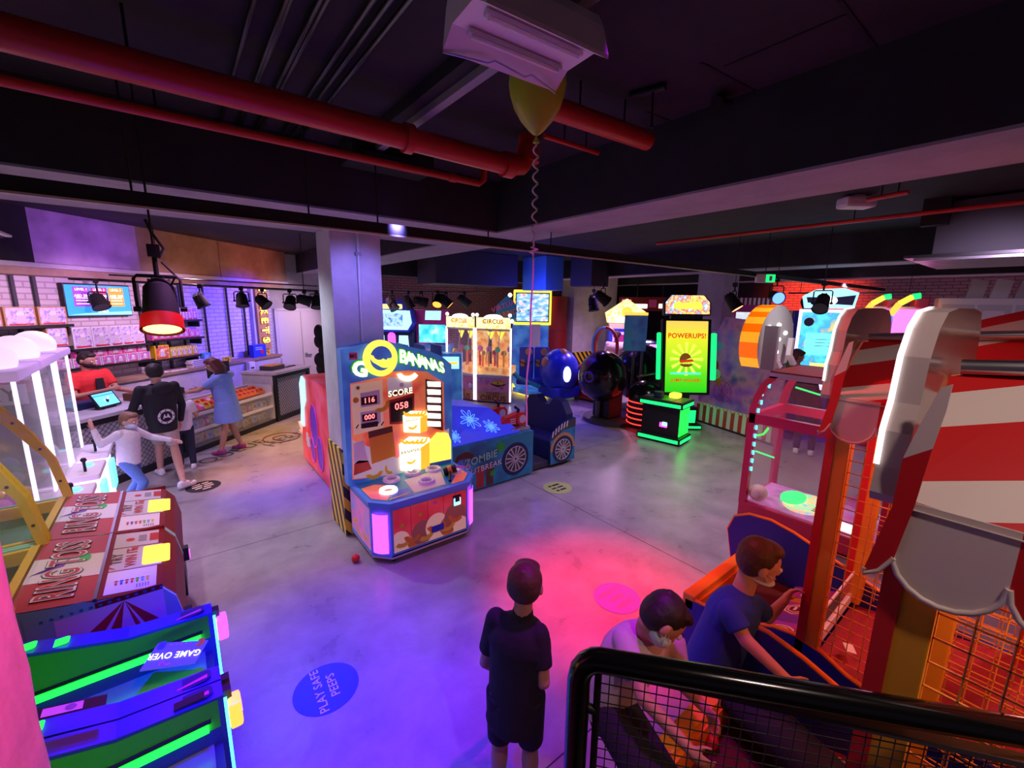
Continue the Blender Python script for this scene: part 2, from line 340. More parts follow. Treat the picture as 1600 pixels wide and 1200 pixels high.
wall('wall_right', (16, 6.2), (16, -4.5), 0, 3.68, 'pink_brick', .15, 1)
wall('wall_gaming', (16, 14.3), (16, 6.2), 0, 3.68, 'dark_wall', .15, 1)
# beams and columns
mb = MB(); mb.box(-9, 2.66, 3.66, 4.92, 3.215, 3.68, 'beam_paint'); mb.box(-9, 2.66, 3.662, 4.918, 3.2, 3.215, 'beam_bounce'); struct('beam', mb)
mb = MB(); mb.box(2.66, 3.28, -5, 14.3, 3.215, 3.68, 'beam_paint'); mb.box(2.662, 3.278, -5, 14.3, 3.2, 3.215, 'beam_bounce'); struct('beam', mb)
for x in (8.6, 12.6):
    mb = MB(); mb.box(x, x+.6, -5, 14.3, 3.215, 3.68, 'beam_paint'); mb.box(x+.002, x+.598, -5, 14.3, 3.2, 3.215, 'beam_bounce'); struct('beam', mb)
for y in (9.6,):
    mb = MB(); mb.box(3.28, 8.6, y, y+.5, 3.1, 3.68, 'beam_paint'); struct('beam', mb)
checks('hazard', (.02, .018, .016), (.85, .6, .03), 6.3, 1, -.46); checks('hazard_x', (.02, .018, .016), (.85, .6, .03), 5, 0, .8)
mb = MB(); mb.box(1.24, 1.74, 4.42, 4.9, 0, 3.2, 'plaster', .012); struct('column', mb)
mb = MB(); mb.box(1.225, 1.24, 4.41, 4.91, 0.02, .98, 'hazard'); mb.box(1.225, 1.3, 4.404, 4.42, .02, .98, 'hazard_x'); struct('trim_1', mb)
mb = MB(); mb.tube([(1.5, 4.40, 1.9), (1.5, 4.40, 3.3)], .014, 'light_grey'); mb.box(1.47, 1.53, 4.385, 4.42, 2.95, 2.98, 'grey'); single('conduit', mb, 'thin grey conduit running down the concrete column', 'conduit')
mb = MB(); mb.box(10.03, 12.14, 9.64, 10.2, 0, 3.68, 'plaster', .01); struct('column', mb)
mb = MB(); mb.box(10.02, 12.15, 9.63, 9.64, .02, .98, 'hazard_x'); mb.box(10.015, 10.03, 9.64, 10.2, .02, .98, 'hazard'); struct('trim_2', mb)
mb = MB(); mb.box(10.1, 10.8, 4.95, 5.6, 0, 3.68, 'plaster', .01); struct('column', mb)
# rough pillar right beside the camera
bm = bmesh.new(); bmesh.ops.create_cube(bm, size=1)
pass
for v in bm.verts: v.co = Vector((v.co.x*.5, v.co.y*.34, v.co.z*3.66+1.84))
bmesh.ops.subdivide_edges(bm, edges=list(bm.edges), cuts=26, use_grid_fill=True)
from mathutils import noise as NZ
for v in bm.verts:
    d = NZ.noise(v.co*9)*.008+NZ.noise(v.co*30)*.003; v.co += Vector((v.co.x, v.co.y, 0)).normalized()*d
mb = MB(); mb.T = Matrix.Translation((-.606, 1.21, 0)); mat('stucco', (.62, .55, .58), .85, noise=.25, nscale=14, bump=.6); mb.bm(bm, 'stucco', True)
struct('column', mb)
# stair landing that carries the guard rail
mb = MB(); u = Vector((.645, -.764, 0)); nn = Vector((-.764, -.645, 0)); o = Vector((.6, .64, 0))
P = [o, o+u*1.9, o+u*1.9+nn*2.2, o+nn*2.2]
mb.add([p+Vector((0, 0, z)) for z in (.62, .74) for p in P], [(0, 1, 5, 4), (1, 2, 6, 5), (2, 3, 7, 6), (3, 0, 4, 7), (4, 5, 6, 7), (3, 2, 1, 0)], 'dark_steel')
for p in (o+u*.1+nn*.2, o+u*1.8+nn*.2, o+u*.1+nn*2, o+u*1.8+nn*2): mb.cyl(p, p+Vector((0, 0, .62)), .04, 'dark_steel')
struct('landing', mb)
# soffit over the shop counter, its lit ledge
_so = Matrix(((TV.x, NV.x, 0, 0), (TV.y, NV.y, 0, 0), (0, 0, 1, 0), (0, 0, 0, 1)))
mat('mottled', (.5, .4, .55), .7, noise=.75, nscale=2.6)
mb = MB(); mb.T = _so; mb.box(1.5, 4.95, 7.38, 7.94, 2.96, 3.68, 'beam_paint'); mb.box(4.95, 6.39, 7.38, 7.94, 2.96, 3.68, 'mottled'); mb.box(6.39, 8.05, 7.38, 7.94, 2.96, 3.68, 'board'); mb.box(8.07, 10.1, 7.38, 7.94, 2.96, 3.68, 'board')
mb.box(1.5, 10.1, 7.34, 7.94, 2.90, 2.96, 'plaster'); mb.box(1.5, 10.1, 7.5, 7.94, 2.8, 2.90, 'board'); struct('trim_3', mb)
mb = MB(); mb.T = _so; mb.box(9.42, 9.98, 7.86, 7.95, 0, 2.9, 'plaster'); struct('trim_4', mb)
for s in (7.55, 8.1, 8.72, 9.2):
    mb = MB(); mb.T = _so; mb.tube([(s, 7.9, 1.2), (s, 7.9, 2.8)], .022, 'black'); single('pipe', mb, ['thin black pipe on the blue-lit brick, nearest the shelves', 'second black pipe from the shelves on the blue-lit brick', 'third black pipe from the shelves on the blue-lit brick', 'black pipe on the brick beside the bulb sign'][[7.55, 8.1, 8.72, 9.2].index(s)], 'pipe')
# staff door
mb = MB(); ud = Vector((.9817, -.1903, 0)); nd = Vector((-.19, -.98, 0)); od = Vector((_b.x, _b.y, 0))
def dbox(mb, s0, s1, z0, z1, d, m, d0=0.):
    q = [od+ud*s0+nd*d0, od+ud*s1+nd*d0, od+ud*s1+nd*d, od+ud*s0+nd*d]
    mb.add([p+Vector((0, 0, z)) for z in (z0, z1) for p in q], [(0, 1, 5, 4), (1, 2, 6, 5), (2, 3, 7, 6), (3, 0, 4, 7), (4, 5, 6, 7), (3, 2, 1, 0)], m)
dbox(mb, .08, .14, 0, 2.3, .05, 'white'); dbox(mb, 1.75, 1.81, 0, 2.3, .05, 'white'); dbox(mb, .08, 1.81, 2.24, 2.3, .05, 'white'); fr = struct('door_1', mb)
for s0, s1 in ((.145, .68), (.69, 1.745)):
    mb = MB(); dbox(mb, s0, s1, .02, 2.235, .03, 'white'); part('door_leaf', mb, fr)
mb = MB(); dbox(mb, .74, .79, 1.02, 1.12, .05, 'steel', .03); dbox(mb, .76, .9, 1.06, 1.085, .09, 'steel', .05); part('door_handle', mb, fr)
# ------------------------------------------------------------ overhead services
mb = MB()
def pipe(pts, r, label, m='red', name='pipe', collars=()):
    mb = MB(); mb.tube(pts, r, m, 14)
    a, b = Vector(pts[0]), Vector(pts[1])
    for t in (.35, .75):
        q = a.lerp(b, t); mb.tube([q, (q.x, q.y, 3.675)], .006, 'black', 6)
    for p, q in collars: mb.cyl(p, q, r*1.25, m)
    return single(name, mb, label, 'pipe')
mat('pipe_red', (.55, .03, .02), .35)
pipe([(-6, 2.55, 3.45), (1.95, 2.55, 3.45), (2.06, 2.55, 3.47), (2.11, 2.55, 3.53), (2.12, 2.55, 3.68)], .066, 'thick red sprinkler main crossing under the dark ceiling', 'pipe_red', 'pipe', [((1.17, 2.55, 3.45), (1.22, 2.55, 3.45)), ((1.9, 2.55, 3.45), (1.98, 2.55, 3.45)), ((2.12, 2.55, 3.5), (2.12, 2.55, 3.6))])
pipe([(-6, 3.13, 3.45), (2.05, 3.07, 3.45), (2.09, 3.07, 3.48), (2.1, 3.07, 3.68)], .026, 'thin red sprinkler pipe running beside the thick main', 'pipe_red', 'pipe', [((1.77, 3.07, 3.45), (1.83, 3.07, 3.45))])
_p = at(1026, 380.6, 3.45); pipe([(_p.x, _p.y, 3.45), (_p.x, -3, 3.45)], .022, 'red pipe low over the right-hand machines, ending behind the dark air unit', 'pipe_red')
_p = at(835, 158, 3.5); _q = at(1012, 220, 3.5); pipe([_p, _q], .055, 'short thick red pipe beside the yellow balloon', 'pipe_red')
_p = at(850, 212, 3.55); _q = at(935, 239, 3.55); pipe([_p, _q], .016, 'thin red pipe just right of the balloon ribbon', 'pipe_red')
_p = at(1355, 312, 3.5); _q = at(1420, 300, 3.5); pipe([_p, _q], .02, 'short red pipe ending at the white emergency lamp', 'pipe_red')
for i, (px, py) in enumerate([(560, 100), (540, 95), (515, 100), (480, 60), (455, 90), (430, 60), (405, 110), (380, 60)]):
    p = at(px, py, 3.655); mb = MB(); mb.tube([(p.x, 1.0, 3.655), (p.x, 3.66, 3.655)], .012, 'dark_steel')
    single('conduit', mb, 'one of the eight dark conduits clipped in parallel under the slab', 'conduit', group='ceiling conduits')
p = at(700, 150, 3.6); mb = MB(); mb.box(p.x-.025, p.x+.025, 1.0, 3.64, 3.57, 3.61, 'grey'); mb.box(p.x-.1, p.x+.0, 1., 3.64, 3.61, 3.678, 'beam_paint'); single('cable_tray', mb, 'grey metal cable channel under the slab left of the ceiling lamp', 'cable tray')
for k, (x0, y0, x1, y1, z0, z1, l) in enumerate([(1.1, 3.25, 1.75, 3.55, 3.5, 3.68, 'black fan unit hung behind the thin red pipe'),]):
    mb = MB(); mb.box(x0, x1, y0, y1, z0, z1, 'matte_black', .03); mb.box(x0+.05, x1-.2, y0-.06, y0, z0-.03, z0+.06, 'black', .02); single('fan_unit', mb, l, 'fan unit')
# lighting track with its pale lower edge
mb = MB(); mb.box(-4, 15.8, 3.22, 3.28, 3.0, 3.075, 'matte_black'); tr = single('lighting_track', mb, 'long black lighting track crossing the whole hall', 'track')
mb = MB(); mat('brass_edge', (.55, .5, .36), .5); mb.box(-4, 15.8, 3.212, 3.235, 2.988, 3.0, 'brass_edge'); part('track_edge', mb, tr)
for px in (205, 472, 610, 915, 1160):
    q = at(px, 345 if px > 300 else 300, 3.06); mb = MB(); mb.tube([(q.x, 3.25, 3.07), (q.x, 3.25, 3.68 if not 2.66 < q.x < 3.28 else 3.2)], .006, 'black', 6); part('hanger_rod', mb, tr)
# shop lighting bar
A0 = atd(-60, 427, 6.3); A1 = atd(497, 455, 7.9); SHOP = (A0, A1)
mb = MB(); mb.tube([A0, A1], .02, 'dark_steel'); mb.tube([A0+Vector((0, 0, .09)), A1+Vector((0, 0, .09))], .012, 'dark_steel')
bar = single('lighting_bar', mb, 'slim dark lighting bar in front of the shop wall', 'lighting bar')
for t in (.1, .5, .95): mb = MB(); q = A0.lerp(A1, t); mb.tube([q, (q.x, q.y, 3.68)], .007, 'black', 6); part('hanger_rod', mb, bar)
def proj(p): q = Vector(p)-Vector((0, 0, EYE)); c = q.dot(_f); return 800+FPX*q.dot(_r2)/c, 600+FPX*q.dot(_d2)/c
def on_bar(px, py, A, B):
    lo, hi = -.2, 1.2
    for _ in range(40):
        m = (lo+hi)/2
        if proj(A.lerp(B, m))[0] < px: lo = m
        else: hi = m
    P = A.lerp(B, lo); a, b = 0., 2.
    for _ in range(40):
        m = (a+b)/2
        if proj(P-Vector((0, 0, m)))[1] < py: a = m
        else: b = m
    return P-Vector((0, 0, a)), a
def stage_lamp(loc, aim, r, L, lens, label, hang=.2, body='matte_black', group=None, rod=True):
    t = thing('stage_lamp', label, 'stage lamp', loc, 0, group); ax = Vector(aim).normalized()
    side = ax.cross(Vector((0, 0, 1))); side = (side if side.length > .05 else Vector((1, 0, 0))).normalized()
    mb = MB(); mb.cyl(-ax*L*.5, ax*L*.5, r*.82, body, r*1.0, 18, False); mb.cyl(-ax*L*.66, -ax*L*.5, r*.55, body, r*.82, 18); mb.cyl(ax*L*.38, ax*L*.5, r*1.06, body, r*1.08, 18, False)
    for k in range(6):
        a = 2*PI*k/6; w = ax.cross(side); q = side*math.cos(a)*r*.5+w*math.sin(a)*r*.5; mb.cyl(-ax*L*.72+q, -ax*L*.62+q, r*.08, body)
    part('can', mb, t)
    mb = MB(); mb.cyl(ax*L*.44, ax*L*.47, r*.94, lens, n=18); part('lens', mb, t)
    mb = MB(); up = Vector((0, 0, 1)); h = L*.62+r*.3
    mb.tube([side*r*1.12, side*r*1.12+up*(h-.02), side*r*.95+up*h, -side*r*.95+up*h, -side*r*1.12+up*(h-.02), -side*r*1.12], r*.06+.003, body, 6)
    for sg in (-1, 1): mb.cyl(side*sg*r*.95, side*sg*r*1.3, r*.16, body)
    part('yoke', mb, t)
    mb = MB(); mb.cyl(up*h, up*(h+hang), .008+r*.05, body); mb.box(-.03, .03, -.03, .03, h+hang-.05, h+hang+.02, body); part('clamp', mb, t)
    if rod and loc.z+h+hang < 3.6:
        mb = MB(); mb.tube([(0, 0, h+hang), (0, 0, (3.68 if (loc.y < 3.6 or loc.y > 4.95) and not (2.66 < loc.x < 3.28) else 3.2)-loc.z)], .006, 'black', 6); part('hanger_rod', mb, t)
    return t
p = atd(252, 483, 2.6); p.x = p.x
t = stage_lamp(p, Vector((0, 0, -1))+_r2*.22-_f*.34, .098, .27, 'lens_red' if 0 else 'g_redlens' if glow('g_redlens', (1, .2, .07), 9) else '', 'large black stage lamp glowing red, nearest the camera on the left', .16)
mb = MB(); mb.tube([(.02, 0, .3), (.05, .01, .36), (.0, .02, .45), (-.02, .03, .52)], .008, 'black'); mb.tube([(.05, 0, .12), (.09, 0, .2), (.03, 0, .28)], .006, 'black'); part('cable', mb, t)
glow('glare_red', (.6, .003, .002), .3); ax_ = (Vector((0, 0, -1))+_r2*.22-_f*.34).normalized(); mb = MB(); mb.cyl(ax_*.05, ax_*.136, .1025, 'glare_red', .109, 24, False); part('glare_sleeve', mb, t, 'glowing sleeve standing for the red lens glare')  # red glare of the lens put on the can as a glowing sleeve
spot(p+Vector((.02, -.03, -.16)), p+Vector((.3, -.4, -2)), (1, .05, .02), 30, 110, .8, .07)
LM = [((20, 471), 6.1, (-.1, -.5, -.8), 'black stage lamp hanging at the far left over the toy shelves'), ((149, 472), 6.2, (.3, -.4, -.8), 'black stage lamp hanging in front of the blue price screen'),
      ((311, 471), 6.6, (.3, -.1, -.7), 'black stage lamp tilted over the shop counter before the blue-lit brick'), ((376, 470), 6.9, (.0, -.3, -.9), 'small black stage lamp just left of the bulb-lit sign'), ((409, 472), 7.1, (.4, -.4, -.5), 'stage lamp with bronze glint overlapping the bulb-lit sign'),
      ((452, 473), 7.2, (-.2, -.4, -.6), 'bronze-lit stage lamp over the white double door'), ((475, 469), 6.8, (.9, -.1, -.25), 'fat black stage lamp lying level left of the concrete column'), ((494, 473), 7.4, (-.1, -.3, -.8), 'stage lamp half hidden by the concrete column')]
for (px, py), d, a, l in LM:
    r = .115 if d < 6.4 else .1; c, drop = on_bar(px, py, *SHOP); stage_lamp(c, a, r, .2, 'charcoal', l, max(.02, drop-.2*.62-r*.3), rod=False)
FARB = (atd(596, 455, 10.6), atd(760, 457, 11.0)); REDB = (atd(1232, 458, 10.5), atd(1445, 457, 9.0))
for px, py, d, a, lens, l in [(612, 476, 10.5, (.3, -.4, -.7), 'charcoal', 'black square-angled lamp hanging over the blue shark machine'), (638, 474, 10.6, (.4, -.2, -.8), 'charcoal', 'black lamp between the blue shark machine and the water-screen game'), (658, 471, 10.7, (.9, -.2, -.2), 'charcoal', 'black lamp lying level over the water-screen game'),
    (684, 470, 10.7, (-.4, -.4, -.6), 'g_orange', 'bronze lamp with lit orange lens, left of a pair'), (697, 471, 10.8, (.5, -.4, -.6), 'g_orange', 'bronze lamp with lit orange lens, right of a pair'), (726, 471, 10.9, (.6, -.3, -.6), 'charcoal', 'small black lamp over the left circus crane'),
    (942, 466, 9.5, (.7, -.4, -.6), 'charcoal', 'tilted black lamp at the edge of the pale pink pillar'), (927, 476, 10., (0, -.2, -.9), 'charcoal', 'little black lamp hanging before the pale pink pillar'),
    (1146, 473, 7.2, (.1, -.5, -.7), 'g_redlens', 'red-glowing lamp right of the tall jumping screen'), (1212, 464, 7.6, (-.5, -.5, -.15), 'g_blue', 'small lamp shining bright blue toward the camera'),
    (1264, 478, 10.5, (0, -.4, -.8), 'g_redlens', 'small red-lit lamp before the red wall'), (1284, 474, 6.5, (-.7, -.1, -.6), 'charcoal', 'boxy grey lamp tilted over the blue mermaid screen')]:
    r = .17 if d > 9 else .15
    bar_ = FARB if px < 760 else (REDB if 1225 < px < 1275 else None)
    if bar_: c, drop = on_bar(px, py, *bar_); stage_lamp(c, a, r*.7, r*1.7, lens, l, max(.02, drop-r*1.7*.62-r*.21), rod=False)
    else: stage_lamp(atd(px, py, d), a, r*.7, r*1.7, lens, l, .12)
A0, A1 = FARB
mb = MB(); mb.tube([A0, A1], .018, 'dark_steel'); [mb.tube([A0.lerp(A1, t), A0.lerp(A1, t)+Vector((0, 0, .14))], .006, 'black', 6) for t in (.1, .9)]; single('lighting_bar', mb, 'dark lighting bar before the pink brick of the far wall', 'lighting bar')
A0, A1 = REDB
mb = MB(); mb.tube([A0, A1], .018, 'dark_steel'); [mb.tube([A0.lerp(A1, t), A0.lerp(A1, t)+Vector((0, 0, 1.1))], .006, 'black', 6) for t in (.1, .9)]; single('lighting_bar', mb, 'dark lighting bar crossing the red wall at the right', 'lighting bar')
# pale twin-tube ceiling lamp (off) near the balloon
t = thing('ceiling_lamp', 'pale trough-shaped ceiling lamp hanging above the yellow balloon', 'lamp', (1.13, 1.37, 3.4)); loc = Vector((1.13, 1.37, 3.4))
q = [at(690, 78, 3.4)-loc, at(880, 140, 3.4)-loc, at(935, 97, 3.4)-loc, at(762, 5, 3.4)-loc]
lx = (q[1]-q[0]+q[2]-q[3])*.5; Lx = lx.length*.5; lx.normalize(); ly = (q[3]-q[0]); ly = (ly-lx*ly.dot(lx)); Ly = ly.length*.5; ly.normalize(); cc = sum(q, Vector())/4
mb = MB(); mb.T = Matrix.Translation(cc) @ Matrix((lx, ly, Vector((0, 0, 1)))).transposed().to_4x4()
pr = [(-Ly, 0), (-Ly*.5, .05), (Ly*.5, .05), (Ly, 0), (Ly, .015), (Ly*.8, .12), (Ly*.62, .17), (-Ly*.62, .17), (-Ly*.8, .12), (-Ly, .015)]
mb.prism(pr, (-Lx, 0, 0), (0, 1, 0), (0, 0, 1), (2*Lx, 0, 0), 'white'); part('housing', mb, t)
for y in (-.06, .06):
    mb2 = MB(); mb2.T = mb.T; mb2.box(-Lx*.8, Lx*.8, y-.012, y+.012, .03, .045, 'light_grey'); mb2.cyl((-Lx*.75, y, .025), (Lx*.75, y, .025), .008, 'white'); part('tube', mb2, t)
mb2 = MB(); mb2.T = mb.T; mb2.box(-.06, .06, -.05, .05, .17, .28, 'dark_steel'); part('mount', mb2, t)
mb2 = MB(); mb2.T = mb.T; mb2.tube([(-Lx, -Ly, -.005), (-Lx*.35, -Ly*.8, -.005), (-Lx*.3, -Ly*.6, -.005), (Lx*.3, -Ly*.8, -.005), (Lx*.35, -Ly*.6, -.005), (Lx, -Ly, -.005)], .004, 'steel', 6); part('wire_guard', mb2, t)
# balloon
t = thing('balloon', 'yellow-green balloon with a curled ribbon floating under the ceiling lamp', 'balloon', (1.424, 1.654, 3.275))
mat('latex', (.5, .62, .03), .35, spec=.4)
pf = [(.91*a, .91*b) for a, b in [(0, 0), (.02, .008), (.045, .03), (.085, .075), (.118, .13), (.138, .19), (.145, .235), (.14, .28), (.12, .33), (.09, .365), (.05, .388), (0, .395)]]
mb = MB(); mb.lathe(pf, 'latex', 32); part('skin', mb, t)
mb = MB(); mb.lathe([(.004, 0), (.006, -.01), (.016, -.03), (.013, -.032), (0, -.015)], 'latex', 12); part('knot', mb, t)
P = [Vector((.012*math.sin(i*.9)*(1 if 4 < i < 50 else .2), .012*math.cos(i*.9)*(1 if 4 < i < 50 else .2), -.01-.0085*i)) for i in range(58)]
P += [Vector((.02*math.sin(k*1.3), .02*math.cos(k*1.3), -.5-.006*k)) for k in range(5)]
P += [Vector((.004*math.sin(k*.5)-k*.001, .004*math.cos(k*.3), -.53-k*.03)) for k in range(30)]
mb = MB(); mb.tube(P, .0045, 'cream', 6); part('ribbon', mb, t)
# air unit, ducts, signs
p = at(1455, 398, 3.1)
t = thing('air_unit', 'dark boxed air unit hanging at the upper right over the striped canopies', 'air unit', (p.x, p.y, 3.1))
mb = MB(); mb.box(0, 1.6, -2.6, 0, 0, .55, 'charcoal', .01); mb.box(-.12, 0, -.1, .12, .3, .58, 'matte_black'); part('casing', mb, t)
mb = MB(); mb.box(-.05, 1.65, -2.6, .22, -.03, 0, 'dark_steel'); [mb.box(.05+.17*k, .16+.17*k, -2.5, .15, -.06, -.03, 'steel') for k in range(9)]; part('grille', mb, t)
for (x0, x1, y0, y1, z0, z1, l, m) in [(4.6, 6.9, 8.6, 9.5, 2.92, 3.675, 'wide air duct lit blue above the circus cranes', 'charcoal'), (7.3, 7.9, 8.0, 8.9, 2.85, 3.675, 'square blue-lit duct end over the rider screen', 'sky'), (7.95, 8.58, 7.1, 7.8, 2.95, 3.675, 'dark grey duct end left of the pale pink pillar', 'charcoal')]:  # square duct end has its blue light put into its colour
    mb = MB(); mb.box(x0, x1, y0, y1, z0, z1, m, .01); single('air_duct', mb, l, 'duct')
point((6.9, 7.9, 2.7), (.05, .05, 1), 28, .1)
p = atd(1195, 437, 7.0)
t = thing('exit_sign', 'green and white exit sign hanging under the lighting track', 'exit sign', p); mb = MB(); mb.T = Matrix.Rotation(R(-38), 4, 'Z')
mb.box(-.15, .15, -.03, .03, -.05, .09, 'white', .01); part('housing', mb, t); mb2 = MB(); mb2.T = mb.T; mb2.box(0, .148, -.034, -.03, -.04, .08, 'g_mint'); mb2.box(.05, .1, -.036, -.034, -.02, .06, 'white'); part('pictogram', mb2, t)
mb = MB(); mb.tube([(0, 0, .09), (0, 0, 3.68-p.z)], .006, 'black', 6); part('hanger_rod', mb, t)
for px, py, l in ((1338, 318, 'white emergency lamp on the ceiling at the right'), (1158, 408, 'white emergency lamp beyond the lighting track')):
    p = at(px, py, 3.6 if px > 1200 else 3.5); mb = MB(); mb.box(-.16, .16, -.09, .09, -.05, .06, 'white', .03)
    if px < 1200: mb.tube([(0, 0, 0), (0, 0, 3.68-p.z)], .008, 'black', 6)
    else: mb.box(-.05, .05, -.05, .05, .05, .08, 'white')
    single('emergency_lamp', mb, l, 'lamp', p, R(-38))
p = at(60, 368, 3.1)
t = thing('air_diffuser', 'pale square ceiling diffuser with slanted vanes at the left edge', 'vent', (p.x-.55, p.y+.1, 3.1))
mb = MB(); mb.box(-.3, .3, -.3, .3, 0, .02, 'white'); mb.tube([(0, 0, .02), (0, 0, .58)], .01, 'black', 6); part('frame', mb, t)
mb = MB(); [mb.box(-.25, .25, -.24+.08*k, -.2+.08*k, -.012, 0, 'black') for k in range(7)]; part('vanes', mb, t)
mb = MB(); mb.tube([at(985, 150, 3.66), at(1040, 135, 3.66)], .02, 'black'); mb.tube([at(1020, 140, 3.66), at(1018, 200, 3.45)], .006, 'black'); single('sprinkler', mb, 'black bracket and rod under the slab right of the balloon', 'bracket')
mb = MB(); mb.cyl(at(1120, 160, 3.6), at(1120, 160, 3.68), .03, 'black'); mb.tube([at(1115, 158, 3.63), at(1140, 163, 3.63)], .025, 'black'); single('ceiling_fitting', mb, 'small black fitting by the big beam at upper right', 'fitting')

mb = MB()
for a, b in (((1095, 98), (1185, 145)), ((1132, 104), (1326, 21)), ((1312, 0), (1372, 80)), ((1010, 175), (1075, 200))):
    a = at(*a, 3.679); b = at(*b, 3.679); n = (b-a).normalized().cross(ZW)*.008
    mb.add([a-n, a+n, b+n, b-n, a-n+ZW*-.004, a+n+ZW*-.004, b+n+ZW*-.004, b-n+ZW*-.004], [(0, 1, 2, 3), (7, 6, 5, 4), (0, 4, 5, 1), (1, 5, 6, 2), (2, 6, 7, 3), (3, 7, 4, 0)], 'matte_black')
struct('trim_6', mb)
# ------------------------------------------------------------ the ticket shop
RS = math.atan2(.682, .731)
def sl(s, n, z=0.): return sw(s, n, z)
def sk(s, z, n=7.7): k = n/7.95; return s*k, 2.5-(2.5-z)*k
XW, YW, ZW = Vector((1, 0, 0)), Vector((0, 1, 0)), Vector((0, 0, 1))
# back ledge
mb = MB(); mb.T = _so; mb.box(4.3, 9.9, 7.58, 7.94, 0, 1.1, 'plaster'); mb.box(4.28, 9.92, 7.54, 7.94, 1.1, 1.15, 'board'); struct('trim_5', mb)
# price screen
t = thing('price_screen', 'wall screen listing three price levels on a bright blue page', 'screen', sl(6.11*.99, 7.85, 2.2), RS)
mb = MB(); mb.box(-.5, .5, 0, .09, 0, .52, 'black', .01); part('bezel', mb, t)
glow('s_blue', (.03, .32, .85), 1.1); glow('s_purple', (.3, .06, .55), 1.); glow('s_maroon', (.45, .02, .18), 1.); glow('s_orange', (.75, .3, .03), 1.); glow('s_white', (1, 1, 1), 1.6); glow('s_lblue', (.2, .6, 1), 1.2)
mb = MB(); mb.flat([(-.485, .02), (.485, .02), (.485, .5), (-.485, .5)], (0, -.004, 0), XW, ZW, 's_blue')
mb.flat([(-.485, .03), (.485, .02), (.485, .08), (-.2, .06)], (0, -.0055, 0), XW, ZW, 's_lblue')
for i, (a, b, c) in enumerate((('LEVEL 1', 'AED 200', 's_purple'), ('LEVEL 2', 'AED 300', 's_maroon'), ('LEVEL 3', 'AED 500', 's_orange'))):
    x = -.26+.26*i
    mb.flat(rrect(x-.12, x+.12, .16, .47, .01), (0, -.007, 0), XW, ZW, c)
    mb.text(a, (x, -.008, .43), XW, ZW, .05, 's_white'); mb.text(b, (x, -.008, .33), XW, ZW, .055, 's_white')
    for z in (.29, .25, .2): mb.flat([(x-.09, z), (x+.09, z), (x+.09, z+.012), (x-.09, z+.012)], (0, -.008, 0), XW, ZW, 's_white')
mb.text('LEVELS', (.02, -.008, .08), XW, ZW, .05, 's_white'); part('display', mb, t)
# bulb-lit vertical sign
t = thing('ticket_sign', 'vertical sign of yellow bulb-lit letters spelling tickets', 'sign', sl(9.68, 7.8, 1.3), RS)
mb = MB(); mb.box(-.19, .19, 0, .05, 0, 1.6, 'tan'); part('backing', mb, t)
glow('s_amber', (1, .5, .03), 1.6); glow('s_bulb', (1, .85, .4), 4.)
for i, ch in enumerate('TICKETS'):
    z = 1.69-.245*i; mb = MB()
    mb.text(ch, (0, -.03, z), -ZW, XW, .33, 's_amber', bold=.035, depth=0, sx=.92); mb.text(ch, (0, -.006, z), -ZW, XW, .36, 'brown', bold=.06, depth=0, sx=.92)
    for sx in (-.09, -.03, .03, .09): mb.sphere((sx, -.036, z), .011, 's_bulb', 8, 5)
    for sz in (-.06, .06): mb.sphere((.03, -.036, z+sz), .011, 's_bulb', 8, 5)
    part('bulb_letter', mb, t)
# shelves and boxed toys
def shelf(s0, s1, z, lab, n0=7.66):
    mb = MB(); L = s1-s0; mb.box(0, L, 0, 7.94-n0, -.03, 0, 'charcoal'); mb.box(0, L, -.004, .004, -.03, .012, 'black')
    for x in (.06, L-.06): mb.box(x-.012, x+.012, .02, 7.94-n0, -.14, -.03, 'black')
    return single('wall_shelf', mb, lab, 'shelf', sl(s0, n0, z), RS)
for i, (c1, c2, c3) in enumerate((((.75, .72, .8), (.16, .2, .6), (.5, .42, .7)), ((.7, .15, .35), (.75, .6, .7), (.3, .2, .6)), ((.8, .72, .2), (.75, .7, .6), (.3, .25, .1)), ((.75, .3, .5), (.8, .7, .75), (.5, .1, .3)), ((.85, .3, .08), (.8, .7, .6), (.5, .06, .04)))):
    screen('toy_print%d' % i, (c2, c3, c1, c2), 14, 0)
def toybox(w, h, d, face, edge, loc, lab, grp, win=True):
    t = thing('toy_box', lab, 'toy box', loc, RS, grp); mb = MB(); mb.box(-w/2, w/2, 0, d, 0, h, edge); part('carton', mb, t)
    mb = MB(); mb.flat(rrect(-w*.45, w*.45, h*.05, h*.95, w*.06), (0, -.002, 0), XW, ZW, face)
    if win: mb.flat(circ(0, h*.62, w*.13, 12), (0, -.004, 0), XW, ZW, 'white'); mb.flat([(-w*.2, h*.2), (w*.2, h*.2), (w*.13, h*.55), (-w*.13, h*.55)], (0, -.0045, 0), XW, ZW, 'light_grey'); mb.flat([(-w*.4, h*.07), (w*.4, h*.07), (w*.4, h*.14), (-w*.4, h*.14)], (0, -.005, 0), XW, ZW, 'red')
    part('print', mb, t); return t
def rowof(n, s0, s1, z, h, face, edge, label, grp, jit=.0, d=.12):
    for i in range(n):
        w = (s1-s0)/n; hh = h*(1+random.uniform(-jit, jit))
        toybox(w*.93, hh, d, face, edge, sl(s0+w*(i+.5), 7.7+random.uniform(0, .03), z), label % ORD[i] if '%s' in label else label, grp)
ORD = ['first', 'second', 'third', 'fourth', 'fifth', 'sixth', 'seventh', 'eighth', 'ninth', 'tenth']
S0, Z = sk(3.3, 2.08); S1, _ = sk(5.66, 2.08); shelf(S0, S1, Z, 'upper left wall shelf holding blue toy boxes beside the price screen'); rowof(6, S0+.02, S1-.03, Z, .27, 'toy_print0', 'tan', 'blue-printed toy box, %s from the left on the shelf beside the price screen', 'toy boxes on the upper left shelf')
